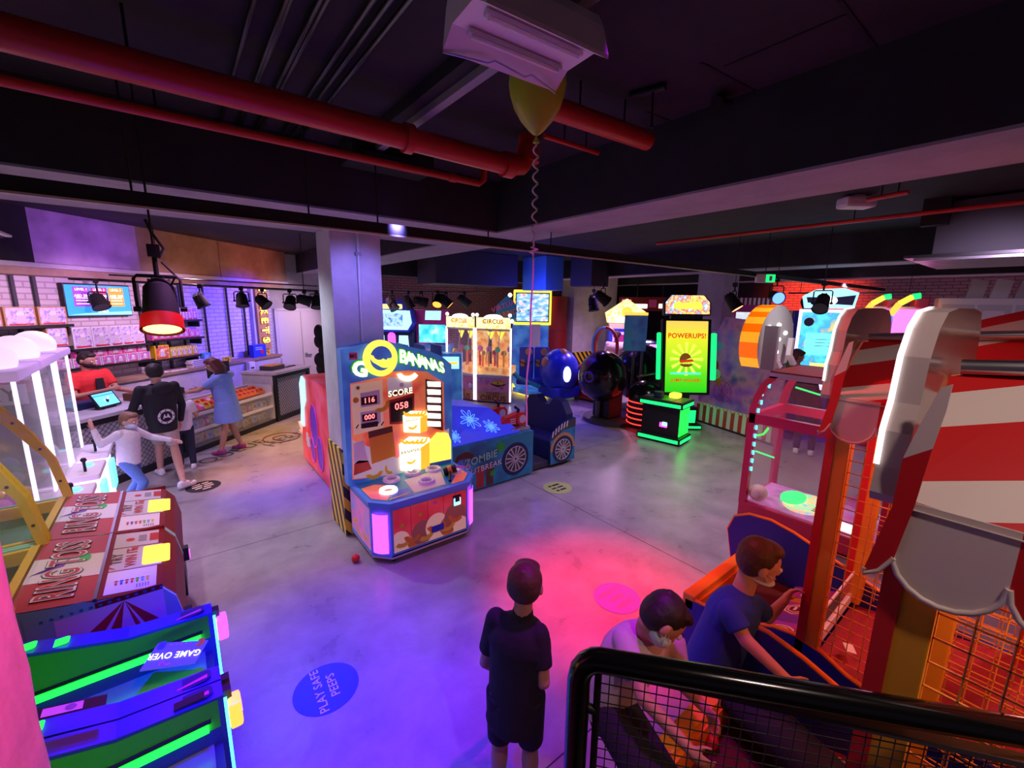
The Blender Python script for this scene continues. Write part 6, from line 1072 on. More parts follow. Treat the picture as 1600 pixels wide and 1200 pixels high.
mb.cyl((0, 0, 0), (0, 0, 1.9), .05, 'matte_black'); single('dark_standee', mb, 'dark figure-like stand in front of the white door beside the column', 'stand', (p.x, p.y, 0))
# neon signs deep in the gaming room
q = pxp(876, 474, 15.2); t = thing('neon_sign', 'pink neon sign reading gaming zone on the dark wall left of the pale pillar', 'sign', q, R(-40)); glow('neon_pink', (1, .12, .35), 2.5)
mb = MB(); mb.box(-.55, .35, .02, .05, -.3, .3, 'black'); mb.box(-.02, .02, .03, .05, .3, 3.68-q.z, 'black'); part('backing', mb, t); mb = MB(); mb.text('GAMING', (-.06, 0, .1), XW, ZW, .26, 'neon_pink', depth=0); mb.text('ZONE', (-.02, 0, -.16), XW, ZW, .26, 'neon_pink', depth=0); part('letters', mb, t)
for i, (px, lab) in enumerate(((995, 'white and pink lit sign in the dark room, the left of two'), (1035, 'white and pink lit sign in the dark room, the right of two'))):
    q = pxp(px, 476, 14.5); t = thing('room_sign', lab, 'sign', q, R(-40)); mb = MB(); mb.box(-.6, .4, 0, .05, -.22, .25, 'dark_red'); mb.box(-.02, .02, .02, .04, .25, 3.68-q.z, 'black'); part('backing', mb, t); mb = MB(); mb.box(-.5, -.2, -.01, 0, -.1, .16, 'neon_pink' if not i else 'pink'); mb.box(-.12, .35, -.012, 0, -.12, .02, 'g_white', .004); part('lit_face', mb, t)
q = pxp(1012, 570, 12.5)
for i, (px, m) in enumerate(((1012, 'g_white'), (1030, 'g_blue2'), (1022, 'g_violet'))):
    if m == 'g_blue2': glow('g_blue2', (.04, .2, 1), 2.0)
    q = pxp(px, 548+3*i, 12.4-.3*i); mb = MB(); mb.box(-.16, .16, 0, .3, 0, q.z+.3, 'navy'); mb.box(-.14, .14, -.01, 0, q.z-.25, q.z+.28, m); single('lit_machine', mb, 'low lit machine beyond the round pods, %s of three' % ('white left one', 'blue right one', 'violet middle one')[i], 'arcade game', (q.x, q.y, 0), R(-40))
# ------------------------------------------------------------ fun-fair alleys with striped awnings
glow('g_edge', (1, .95, .92), 1.5)
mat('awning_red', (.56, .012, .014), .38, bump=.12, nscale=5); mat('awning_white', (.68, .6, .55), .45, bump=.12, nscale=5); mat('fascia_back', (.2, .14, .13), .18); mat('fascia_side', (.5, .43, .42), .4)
mat('carpet_red', (.36, .03, .05), .9, noise=.3, nscale=60); mat('carpet_dark', (.09, .012, .01), .85, noise=.4, nscale=50); mat('wire_yellow', (.85, .4, .06), .4); mat('post_yellow', (.8, .36, .02), .42)
screen('lane_print', ((.25, .02, .2), (.5, .03, .15), (.3, .04, .4), (.6, .04, .12)), 6, .12); screen('logo_print', ((.5, .02, .02), (.12, .02, .02), (.55, .05, .04)), 6, .05)
def clip(P, f):
    o = []
    for i in range(len(P)):
        a, b = P[i], P[(i+1) % len(P)]; fa, fb = f(a), f(b)
        if fa >= 0: o.append(a)
        if (fa >= 0) != (fb >= 0): t = fa/(fa-fb); o.append((a[0]+(b[0]-a[0])*t, a[1]+(b[1]-a[1])*t))
    return o
def fair_alley(x0, y0, lab, aw_lab, d=2.3, prt='lane_print'):
    t = thing('fair_alley', lab, 'arcade game', (x0, y0, 0)); w = .9; yf = -.63
    mb = MB(); mb.box(.02, w-.02, -d, -.02, .05, .5, 'blue'); mb.box(.06, w-.06, -d+.04, -.1, 0, .05, 'black'); part('base', mb, t)
    # near side: low front box rising to a rounded wing; far side: tall rounded wing
    N = [(-.02, .05), (-.02, .66), (-.22, .68), (-.4, .72), (-.52, .78), (-.62, .8), (-.74, .78), (-.85, .73), (-1.0, .7), (-d, .7), (-d, .05)]
    Fw = [(.0, .05), (.08, .5), (.14, .78), (.1, .9), (0, .955), (-.15, .97), (-.3, .94), (-.62, .83), (-.85, .75), (-d, .7), (-d, .05)]
    for P, x, nm in ((N, 0, 'near'), (Fw, w-.03, 'far')):
        mb = MB(); mb.prism(P, (x, 0, 0), YW, ZW, (.03, 0, 0), 'royal_blue'); s = part('side_wing', mb, t)
        mb = MB(); q = P[1:-2]; mb.tube([(x+.015, a, b+.004) for a, b in q], .013, 'orange', 6); part('edge_trim', mb, s)
    mb = MB(); mb.box(.0, w, -.075, .0, .6, .7, 'yellow_orange', .006); mb.box(.02, w-.02, -.02, -.005, .05, .6, 'royal_blue'); mb.box(.03, w-.03, -.09, -.075, .5, .66, 'orange'); part('front_ledge', mb, t)
    mb = MB(); mb.box(.03, w-.03, -.36, -.09, .5, .53, 'carpet_dark'); part('ball_trough', mb, t)
    mb = MB(); L = .25; mb.prism([(-.36, .5), (-.36, .56), (-.6, .66), (-.6, .5)], (.03, 0, 0), YW, ZW, (w-.06, 0, 0), 'charcoal')
    u, v = Vector((1, 0, 0)), Vector((0, -.24, .1)).normalized(); o = Vector((.03, -.36, .563)); mb.flat([(0, 0), (w-.06, 0), (w-.06, .26), (0, .26)], o, u, v, prt)
    ink = 'white'
    for cx, cy, r in ((.2, .13, .085), (.5, .12, .07), (.74, .14, .075)):
        for k, m in ((1, ink), (.86, 'red'), (.7, ink), (.58, 'dark_red')): mb.flat(circ(cx, cy, r*k, 6 if cx > .3 else 14), o+Vector((0, 0, .003+.001*(1-k)*10)), u, v, m)
        mb.flat([(cx-r*.4, cy-r*.15), (cx+r*.4, cy-r*.15), (cx+r*.3, cy+r*.1), (cx-r*.3, cy+r*.1)], o+Vector((0, 0, .01)), u, v, 'white')
    mb.flat([(.33, .02), (.42, .02), (.42, .24), (.33, .24)], o+Vector((0, 0, .002)), u, v, 'purple'); mb.flat([(.6, .03), (.66, .05), (.64, .2), (.59, .22)], o+Vector((0, 0, .002)), u, v, 'yellow_orange')
    for k in range(6): mb.flat(circ(.08+.05*k, .03, .014, 8), o+Vector((0, 0, .004)), u, v, 'pink')
    part('print_panel', mb, t)
    mb = MB(); mb.box(.05, w-.05, yf-.05, yf-.03, .66, .72, 'white'); mb.box(.05, w-.05, yf-.045, yf-.035, .86, .875, 'white'); part('barrier_rail', mb, t); mb = MB(); mb.box(.05, w-.05, yf-.042, yf-.038, .72, .86, 'glass'); part('clear_barrier', mb, t)
    mb = MB(); mb.prism([(yf-.05, .62), (-d, .9), (-d, .5), (yf-.05, .5)], (.03, 0, 0), YW, ZW, (w-.06, 0, 0), 'carpet_red'); part('carpet_ramp', mb, t)
    for x, y in ((0, yf+.0), (w-.09, yf), (0, -d+.02), (w-.09, -d+.02), (w-.09, -1.35)):
        mb = MB(); mb.box(x+.004, x+.09, y-.09, y, .66, 2.05, 'post_yellow', .004); mb.box(x, x+.05, y-.032, y+.003, .66, 2.05, 'red'); part('post', mb, t)
    for x in (.03, w-.03):
        mb = MB(); y1, y2 = yf-.09, -d+.02
        n = int((y1-y2)/.055)
        for k in range(n+1): y = y1+(y2-y1)*k/n; mb.tube([(x, y, .7), (x, y, 2.08)], .0028, 'wire_yellow', 4, caps=False)
        for k in range(23): z = .72+.06*k; mb.tube([(x, y1, z), (x, y2, z)], .0028, 'wire_yellow', 4, caps=False)
        part('wire_side', mb, t)
    mb = MB(); mb.box(.05, w-.05, -d-.02, -d, .5, 2.05, 'brick_red'); mb.box(.3, .55, -d, -d+.02, 1.0, 1.5, 'black'); part('back_panel', mb, t)
    mb = MB(); mb.box(.02, .06, yf-.09, -d+.02, 2.0, 2.05, 'red'); part('top_rail', mb, t); mb = MB(); mb.box(w-.06, w-.02, yf-.09, -d+.02, 2.0, 2.05, 'red'); part('top_rail', mb, t)
    # arched fascia above the player, its back to the camera
    A = [(0.0, 2.08), (-.01, 2.1), (0.0, 2.16), (.0, 2.24), (.03, 2.3), (.045, 2.4), (.09, 2.46), (.16, 2.495), (.3, 2.505), (.6, 2.505), (.76, 2.495), (.84, 2.45), (.88, 2.36), (.93, 2.2), (.93, 2.08)]
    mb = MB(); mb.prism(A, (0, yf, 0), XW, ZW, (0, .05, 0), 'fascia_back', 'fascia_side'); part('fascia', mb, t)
    mb = MB(); q = A[2:9]; mb.add([(x-.006, yf+yy, z+.003) for x, z in q for yy in (.042, .053)], [(2*i, 2*i+2, 2*i+3, 2*i+1) for i in range(len(q)-1)], 'g_edge'); part('edge_light', mb, t)
    mb = MB(); mb.tube([(.34, yf-.02, 2.36), (.42, -d, 2.5)], .02, 'steel'); part('ridge_tube', mb, t)
    # striped awning, stripes running slantwise up the slope
    Y1, Y2 = yf-.005, -d
    aw = thing('awning', aw_lab, 'awning', (0, 0, 0)); bpy.data.objects.remove(aw)
    mb = MB(); S = .7; TOPU = .62
    poly = [(0, Y1), (.34, Y1), (TOPU, Y1-.62), (TOPU, Y2), (0, Y2)]
    B = [9, .28, .172, .035]+[.035-.085-.085*k for k in range(14)]
    def P3(p): u, y = p; return (u-.012, y, 2.1+S*u+.012*math.sin(9*y+5*u)*math.sin(7*u+1))
    for k in range(len(B)-1):
        hi, lo = B[k], B[k+1]
        for j in range(16):
            ya, yb = Y1+(Y2-Y1)*j/16, Y1+(Y2-Y1)*(j+1)/16
            q = clip(poly, lambda p: hi-.45*(p[1]-Y1)-p[0]); q = clip(q, lambda p: p[0]-(lo-.45*(p[1]-Y1))) if q else q; q = clip(q, lambda p: ya-p[1]) if q else q; q = clip(q, lambda p: p[1]-yb) if q else q
            if len(q) > 2: mb.poly([P3(p) for p in q], 'awning_red' if k % 2 == 0 else 'awning_white')
    for j in range(12):
        ya, yb = Y1+(Y2-Y1)*j/12, Y1+(Y2-Y1)*(j+1)/12; f = lambda y: min(TOPU, .34-.45*(y-Y1))
        for k in range(1): mb.poly([(f(ya), ya, 2.1+S*f(ya)), (f(yb), yb, 2.1+S*f(yb)), (w+.04, yb, 2.1), (w+.04, ya, 2.1)], 'awning_red' if j % 2 else 'awning_white')
    part('awning_roof', mb, t)
    mb = MB(); y = Y1; k = 0
    while y > Y2+.1:
        ww = .17 if k == 0 else .2
        q = [(y, 2.1), (y-ww, 2.1), (y-ww, 1.985)]+[(y-ww/2-ww*.5*math.cos(PI*i/10), 1.985-.09*math.sin(PI*i/10)) for i in range(1, 10)]+[(y, 1.985)]
        mb.prism(q, (-.014, 0, 0), YW, ZW, (.004, 0, 0), 'awning_white' if k % 2 == 0 else 'awning_red')
        mb.tube([(-.016, y-ww+.0, 1.985)]+[(-.016, y-ww/2-ww*.5*math.cos(PI*i/10), 1.985-.09*math.sin(PI*i/10)) for i in range(1, 10)]+[(-.016, y, 1.985)], .006, 'awning_white', 5)
        y -= ww; k += 1
    mb.tube([(-.016, Y1, 2.085), (-.016, Y2, 2.085)], .0025, 'fascia_side', 4); part('scalloped_valance', mb, t)
    FL = [(1472, 605), (1490, 600), (1480, 640), (1458, 700), (1430, 790), (1398, 870), (1375, 889), (1350, 893), (1352, 884), (1395, 790), (1412, 715), (1440, 660)]
    mb = MB(); q = [(p.y-.79, p.z) for p in (atx(*k, 1.185) for k in FL)]
    hi = q[0:4]+q[10:]; lo = q[3:11]; mb.prism(hi, (-.024, 0, 0), YW, ZW, (.006, 0, 0), 'awning_white'); mb.prism(lo, (-.024, 0, 0), YW, ZW, (.006, 0, 0), 'awning_red'); mb.tube([(-.024, a, b) for a, b in q[5:9]], .005, 'awning_white', 5); part('corner_flap', mb, t)
    return t
fair_alley(2.4, 1.24, 'striped-awning ball alley with blue rounded wings, the farther one with purple lane prints', 'a')
M1t = fair_alley(1.2, .79, 'striped-awning ball alley with dark lane, the nearer one right behind the railing', 'a', prt='logo_print')
mb = MB(); mb.sphere((0, 0, 0), .04, 'red', 18, 12); single('play_ball', mb, 'red ball in the dark trough of the nearer striped alley', 'ball', at(1108, 1155, .57))
mb = MB(); mb.box(-.035, .035, -.022, .022, 0, .004, 'white'); q = at(1332, 988, .8); single('paper_slip', mb, 'small white paper slip lying on the red carpet of the farther striped alley', 'paper', (q.x, q.y, .70), .5)
# ---- red glass ball machine with the candy-striped arch
checks('candy', (1, .16, .0), (1, .45, .02), 3.6, 0, 1.0, .8)
mat('frame_red', (.62, .02, .08), .3); screen('toy_glow', ((.9, .9, .2), (.2, .9, .5), (1, .6, .2), (.1, .7, .9)), 8, 1.1); screen('glow_floor', ((.6, .08, .3), (.7, .3, .7), (.4, .1, .3)), 3, .3)
def ball_machine(x0, y0, lab, arch=True):
    t = thing('ball_machine', lab, 'arcade game', (x0, y0, 0)); w = .92; d = 1.35
    mb = MB(); mb.box(0, w, -d, 0, .04, .24, 'frame_red', .02); mb.box(.04, w-.04, -d+.04, -.04, 0, .04, 'black'); part('base', mb, t)
    for x, y in ((0, 0), (w-.07, 0), (0, -d+.07), (w-.07, -d+.07)):
        C = [(0, .22), (0, 1.35), (-.03, 1.5), (-.09, 1.66), (-.17, 1.76), (-.26, 1.76), (-.16, 1.65), (-.1, 1.5), (-.075, 1.35), (-.075, .22)]
        mb = MB()
        if y == 0: mb.prism([(y+a, b) for a, b in C], (x, 0, 0), YW, ZW, (.07, 0, 0), 'frame_red')
        else: mb.box(x, x+.07, y-.07, y, .22, 1.76, 'frame_red')
        part('post', mb, t)
    mb = MB(); [mb.box(a, b, c, e, 1.2, 1.31, 'frame_red') for a, b, c, e in ((0, .06, -d, -.03), (w-.06, w, -d, -.03), (0, w, -.07, -.01))]; mb.box(0, w, -d, -.17, 1.74, 1.8, 'light_grey'); mb.box(0, w, -d, -.17, 1.8, 1.815, 'dark_red'); part('beams', mb, t)
    mb = MB(); mb.box(.06, w-.06, -d+.05, -.04, .24, .25, 'glow_floor'); part('play_floor', mb, t)
    mb = MB(); mb.flat([(.0+.42*math.cos(a*.25)*(.75 if k else 1), 0) for k in (0,) for a in range(1)] or [], (0, 0, 0), XW, YW, 'red') if 0 else None
    mb.prism([(w*.5+.3*math.cos(2*PI*k/24), -.55+.22*math.sin(2*PI*k/24)) for k in range(24)], (0, 0, .25), XW, YW, (0, 0, .03), 'toy_glow'); mb.prism([(w*.5+.2*math.cos(2*PI*k/24), -.42+.12*math.sin(2*PI*k/24)) for k in range(24)], (0, 0, .28), XW, YW, (0, 0, .03), 'g_mint')
    for k in range(8): mb.box(w*.3+.05*k, w*.3+.02+.05*k, -.74, -.66, .28, .285, 'orange')
    mb.box(.1, .25, -1.2, -.9, .25, .28, 'g_white'); mb.box(.6, .8, -1.15, -1.0, .25, .28, 'g_cyan'); part('light_toy', mb, t)
    for (x, y, z, r, m) in ((.72, -.75, .31, .06, 'red'), (.12, -.16, .35, .1, 'cream'), (.55, -1.1, .34, .09, 'orange')): mb = MB(); mb.sphere((x, y, z), r, m, 16, 10); part('ball', mb, t)
    mb = MB(); mb.tube([(.7+.1*math.cos(a*.4), -1.0+.1*math.sin(a*.4), .37) for a in range(16)], .035, 'plush_a', 8, True); mb.cyl((.7, -1.0, .25), (.7, -1., .37), .03, 'purple'); part('ring_cup', mb, t)
    for k in range(11): mb = MB(); z = .62+.1*k; yy = -.085-(.02 if z > 1.4 else 0)-(.06 if z > 1.55 else 0); mb.box(.03, .045, yy-.012, yy+.008, z, z+.05, 'g_cyan', .004); part('edge_bulb', mb, t)
    mb = MB(); mb.box(.03, .034, -d+.07, -.08, .25, 1.72, 'pink_glass'); mb.box(.07, w-.07, -.04, -.036, .25, 1.3, 'glass'); part('glass', mb, t)
    mb = MB(); mb.tube([(.06, -.1, 1.05), (.06, -.16, 1.08), (.06, -.2, 1.16)], .01, 'g_green', 6); part('glow_stick', mb, t); mb = MB(); mb.tube([(.06, -.1, .86), (.06, -.3, .84)], .01, 'g_mint', 6); part('glow_stick', mb, t); mb = MB(); mb.tube([(.1, -.4, 1.66), (.2, -.6, 1.6), (.3, -.8, 1.66)], .01, 'g_mint', 6); part('glow_stick', mb, t)
    mb = MB(); mb.box(.07, w-.07, -d, -d+.02, .24, 1.3, 'pink_glass'); part('back_panel', mb, t)
    if arch:
        E = [(.47+.5*math.cos(R(a)), 2.1+.43*math.sin(R(a))) for a in range(-40, 221, 10)]; E = [(x, max(z, 1.815)) for x, z in E]
        mb = MB(); mb.prism(E, (0, -.02, 0), XW, ZW, (0, .2, 0), 'light_grey', 'candy'); part('arch_sign', mb, t)
        mb = MB()
        for (x, z) in ((.22, 2.28), (.48, 2.3), (.3, 2.15), (.52, 2.13), (.28, 1.95), (.5, 1.98), (.2, 1.88), (.56, 1.87), (.7, 2.2)): mb.prism(circ(x, z, .055, 12, .022), (0, -.021, 0), XW, ZW, (0, -.008, 0), 'g_white')
        part('bulbs', mb, t)
        mb = MB(); mb.box(.1, .16, -.16, -.02, 1.81, 2.3, 'grey'); part('bracket', mb, t); mb = MB(); mb.prism([(.1, 2.0), (.16, 2.0), (.42, 1.83), (.34, 1.81)], (0, -.14, 0), XW, ZW, (0, .05, 0), 'light_grey'); part('bracket', mb, t); mb = MB(); mb.prism([(.62, 2.15), (.67, 2.15), (.67, 1.95), (.85, 1.83), (.78, 1.81), (.6, 1.95)], (0, -.14, 0), XW, ZW, (0, .05, 0), 'light_grey'); part('bracket', mb, t)
    return t
ball_machine(5.1, 2.07, 'red glass ball machine topped by an orange candy-striped arch')
# ---- machines against the right-hand wall
screen('mermaid', ((.05, .55, .75), (.1, .75, .85), (.05, .4, .7), (.7, .6, .2)), 4, 1.2)
def faced(px, d, rz): p = atd(px, 560, d); return (p.x, p.y, 0)
t = thing('mermaid_game', 'cabinet with a bright aqua page screen and a blue lit sign before the red wall', 'arcade game', faced(1284, 7.9, 0), R(-62))
mb = MB(); mb.box(-.42, .4, 0, .6, 0, 2.45, 'blue'); mb.box(-.45, .43, -.01, .0, 1.0, 2.48, 'g_lilac'); part('cabinet', mb, t); mb = MB(); mb.flat(rrect(-.4, .38, 1.1, 2.43, .02), (0, -.014, 0), XW, ZW, 'mermaid'); mb.flat(rrect(-.3, .3, 1.65, 2.05, .01), (0, -.016, 0), XW, ZW, 'g_cyan'); mb.flat(rrect(-.18, .15, 1.25, 1.5, .01), (0, -.016, 0), XW, ZW, 'c_marq')
for k in range(3): mb.flat([(-.15, 1.93-.06*k), (.15, 1.93-.06*k), (.15, 1.945-.06*k), (-.15, 1.945-.06*k)], (0, -.018, 0), XW, ZW, 'white')
for x in (-.28, .26): mb.flat(circ(x, 2.25, .08, 12), (0, -.016, 0), XW, ZW, 'navy')
part('display', mb, t); mb = MB(); mb.prism([(-.35, 2.5), (.38, 2.5), (.42, 2.78), (.2, 2.86), (-.2, 2.84), (-.4, 2.72)], (0, .05, 0), XW, ZW, (0, .15, 0), 'b_cyan'); mb.flat(circ(0, 2.64, .12, 16, .08), (0, .046, 0), XW, ZW, 'b_white'); mb.flat([(-.33, 2.6), (.35, 2.56), (.38, 2.74), (.1, 2.7), (-.36, 2.7)], (0, .048, 0), XW, ZW, 'navy'); part('marquee', mb, t)
screen('page_white', ((.85, .85, .9), (.6, .7, .75), (.9, .9, .95)), 9, 1.0)
for px, d, l, m, h in ((1243, 9.6, 'violet cabinet with a white lit page left of the aqua screen', 'purple', 2.3), (1165, 9.0, 'tall violet cabinet with a white lit page behind the candy arch', 'magenta', 2.55)):
    t = thing('page_game', l, 'arcade game', faced(px, d, 0), R(-60)); mb = MB(); mb.box(-.3, .3, 0, .5, 0, h, m); part('cabinet', mb, t); mb = MB(); mb.flat([(-.27, h-.5), (.27, h-.5), (.27, h-.15), (-.27, h-.15)], (0, -.004, 0), XW, ZW, 'page_white'); part('page', mb, t); mb = MB(); mb.flat([(-.27, 1.0), (.1, 1.0), (.1, h-.6), (-.27, h-.6)], (0, -.004, 0), XW, ZW, 'mermaid'); mb.flat(circ(-.12, h-.85, .08, 12), (0, -.006, 0), XW, ZW, 'g_yellow'); part('print', mb, t)
    mb = MB(); mb.box(-.32, .32, -.02, .4, h, h+.14, 'dark_red'); [mb.box(-.3+.08*k, -.26+.08*k, -.03, -.02, h, h+.14, 'white') for k in range(8)]; part('valance', mb, t)
glow('rb_a', (1, .15, .6), 2.0); glow('rb_b', (.3, .1, 1), 2.2)
for px, d, l in ((1368, 8.2, 'cabinet with a rainbow-lit arch over the far awning, the left of two'), (1412, 7.6, 'cabinet with a rainbow-lit arch over the far awning, the right of two')):
    t = thing('rainbow_game', l, 'arcade game', faced(px, d, 0), R(-70)); mb = MB(); mb.box(-.22, .24, .1, .6, 0, 2.55, 'light_grey', .03); mb.box(.04, .24, .1, .5, 2.5, 2.72, 'frame_red', .03); part('cabinet', mb, t)
    P = [(-.32+.0*k, 1.6+.0*k) for k in (0,)]; Q = [(-.3, 1.7), (-.32, 2.1), (-.28, 2.4), (-.18, 2.6), (-.02, 2.72), (.08, 2.74)]
    for i in range(5): mb = MB(); a, b = Q[i], Q[i+1]; mb.tube([(a[0], 0.05, a[1]), (b[0], .05, b[1])], .05, ('rb_b', 'g_blue2', 'g_orange', 'g_yellow', 'g_mint')[i], 8); part('arch_light', mb, t)
    mb = MB(); mb.box(-.22, .12, .06, .1, 1.7, 2.5, 'rb_a'); part('lit_panel', mb, t)
p = atd(1440, 480, 7.9); mb = MB(); mb.box(-.12, .12, 0, .3, 0, 2.35, 'light_grey', .02); mb.prism([(-.1, 2.35), (.12, 2.35), (.1, 2.62), (.02, 2.68), (-.1, 2.6)], (0, .02, 0), XW, ZW, (0, .1, 0), 'g_orange'); mb.box(.02, .1, -.01, 0, 2.3, 2.4, 'g_white'); single('slim_game', mb, 'slim pale cabinet with an orange lit tip beside the rainbow arches', 'arcade game', (p.x, p.y, 0), R(-70))
p = atd(1560, 470, 7.5); t = thing('white_unit', 'white panelled wall unit behind the awnings at the far right', 'cabinet', (p.x, p.y, 0), R(-75)); mb = MB(); mb.box(-.75, 1.2, 0, .5, 0, 2.72, 'white', .01); part('carcass', mb, t)
for k in range(4): mb = MB(); mb.box(-.7+.46*k, -.28+.46*k, -.015, 0, 1.4, 2.6, 'light_grey', .004); mb.box(-.62+.46*k, -.36+.46*k, -.018, -.015, 1.5, 2.5, 'white'); part('panel_door', mb, t)
for k in range(5): mb = MB(); mb.prism([(0, 0), (.22, 0), (.26, .3), (.06, .34)], (-.4+.3*k, .1, 2.72), XW, ZW, (0, .12, 0), 'white' if k % 2 else 'light_grey'); part('top_fitting', mb, t)
spot((13.4, 4.8, 3.1), (16, 5.0, 2.6), (1, .07, .02), 1500, 76, 1, .06)
spot((5.0, 1.2, 3.1), (5.6, 2.05, 2.1), (1, .9, .95), 120, 50, 1)  # spot added to brighten the face of the candy arch
# ------------------------------------------------------------ guard rail of the stair landing
t = thing('guard_railing', 'black tubular stair railing with wire mesh infill in the right foreground', 'railing', (.66, .57, .74)); u = Vector((.645, -.764, 0)); n_ = Vector((.764, .645, 0))
mat('gloss_rail', (.006, .006, .007), .16)
mb = MB(); P = [(0, 0, 0), (0, 0, .90)]+[tuple(u*(.045*(1-math.cos(R(a))))+ZW*(.90+.06*math.sin(R(a)))) for a in (25, 50, 75, 90)]+[tuple(u*.3+ZW*.962), tuple(u*.9+ZW*.965), tuple(u*1.7+ZW*.97)]+[tuple(u*1.745+ZW*.94), tuple(u*1.76+ZW*.88), tuple(u*1.76)]
mb.tube(P, .027, 'gloss_rail', 16); part('handrail', mb, t)
O = Vector((.66, .57, .74)); Wp = []
for (px, py) in ((936, 1036), (1150, 1075), (1330, 1124), (1590, 1178)):
    r_ = _ray(px, py); k = (O-Vector((0, 0, EYE))).dot(n_)/r_.dot(n_); q = Vector((0, 0, EYE))+r_*k-O; Wp.append((q.dot(u), q.z))
s0, zt = Wp[0]; s1 = 1.70; zt2 = Wp[2][1]
mb = MB()
def fbar(a, b, r=.009): mb.tube([a, b], r, 'black', 6)
zb = .12; fz = lambda s: zt+(zt2-zt)*(s-s0)/(Wp[2][0]-s0)
V = []; 
for s in (s0, s1): V += [u*s+ZW*(fz(s)-.012)-n_*.012, u*s+ZW*fz(s)-n_*.012, u*s+ZW*fz(s)+n_*.012, u*s+ZW*(fz(s)-.012)+n_*.012]
mb.add(V, [(0, 1, 5, 4), (1, 2, 6, 5), (2, 3, 7, 6), (3, 0, 4, 7), (0, 3, 2, 1), (4, 5, 6, 7)], 'charcoal'); fbar(u*s0+ZW*zb, u*s0+ZW*zt); fbar(u*s1+ZW*zb, u*s1+ZW*fz(s1)); fbar(u*s0+ZW*zb, u*s1+ZW*zb); part('mesh_frame', mb, t)
mb = MB(); st = .026; k = int((s1-s0)/st)
for i in range(1, k): s = s0+st*i; mb.tube([u*s+ZW*zb, u*s+ZW*fz(s)], .0013, 'black', 4, caps=False)
z = zb+st
while z < zt-.01: mb.tube([u*s0+ZW*z, u*s1+ZW*min(z, fz(s1))], .0013, 'black', 4, caps=False); z += st
part('wire_mesh', mb, t)
for zz in (.2, zt-.12):
    mb = MB(); mb.tube([ZW*zz, u*s0+ZW*(zz-.01)], .011, 'black', 8); part('bracket', mb, t)
# ------------------------------------------------------------ people
def _ell(c, r, X, Y, Z, seg=16, rings=10):
    V = []; F = []
    for i in range(rings+1):
        th = PI*i/rings
        for j in range(seg): ph = 2*PI*j/seg; V.append(c+X*(r[0]*math.sin(th)*math.cos(ph))+Y*(r[1]*math.sin(th)*math.sin(ph))+Z*(r[2]*math.cos(th)))
    for i in range(rings):
        for j in range(seg): F.append((i*seg+j, (i+1)*seg+j, (i+1)*seg+(j+1) % seg, i*seg+(j+1) % seg))
    return V, F
def blob(name, prims, m, vox, root, it=4, label=None):
    V = []; F = []
    def put(v, f): b = len(V); V.extend(v); F.extend([[b+i for i in q] for q in f])
    for p in prims:
        k = p[0]
        if k == 'cap':
            _, a, b, r0, r1 = p; a = Vector(a); b = Vector(b); d = (b-a); L = d.length; d = d.normalized() if L > 1e-6 else Vector((0, 0, 1)); u = d.orthogonal().normalized(); w = d.cross(u); n = 12; rows = []
            for i in range(5): t = PI/2*i/4; rows.append((a-d*r0*math.cos(t), r0*math.sin(t)))
            for i in range(5): t = PI/2*(4-i)/4; rows.append((b+d*r1*math.cos(t), r1*math.sin(t)))
            v = [c+u*(r*math.cos(2*PI*j/n))+w*(r*math.sin(2*PI*j/n)) for c, r in rows for j in range(n)]
            f = [(i*n+j, i*n+(j+1) % n, (i+1)*n+(j+1) % n, (i+1)*n+j) for i in range(len(rows)-1) for j in range(n)]; put(v, f)
        elif k == 'ell': put(*_ell(Vector(p[1]), p[2], *p[3]))
        elif k == 'ef':   # elliptical frustum, flat ends: c0, c1, (a0,b0), (a1,b1), right
            _, a, b, s0, s1, rt = p; a = Vector(a); b = Vector(b); d = (b-a).normalized(); rt = Vector(rt); rt = (rt-d*rt.dot(d)).normalized(); fw = d.cross(rt); n = 24
            v = [c+rt*(s[0]*math.cos(2*PI*j/n))+fw*(s[1]*math.sin(2*PI*j/n)) for c, s in ((a, s0), (b, s1)) for j in range(n)]
            put(v, [(j, (j+1) % n, n+(j+1) % n, n+j) for j in range(n)]+[list(range(n))[::-1], list(range(n, 2*n))])
    me = bpy.data.meshes.new(name); me.from_pydata([tuple(v) for v in V], [], F); o = bpy.data.objects.new(name, me); COL.objects.link(o)
    md = o.modifiers.new('r', 'REMESH'); md.mode = 'VOXEL'; md.voxel_size = vox
    sm = o.modifiers.new('s', 'SMOOTH'); sm.iterations = it; sm.factor = .5
    dg = bpy.context.evaluated_depsgraph_get(); dg.update(); m2 = bpy.data.meshes.new_from_object(o.evaluated_get(dg)); bpy.data.objects.remove(o); bpy.data.meshes.remove(me)
    off = Vector(root.location)
    for v in m2.vertices: v.co -= off
    m2.polygons.foreach_set('use_smooth', [True]*len(m2.polygons)); m2.materials.clear(); m2.materials.append(MATS[m]); m2.name = name
    return part(name, m2, root, label)
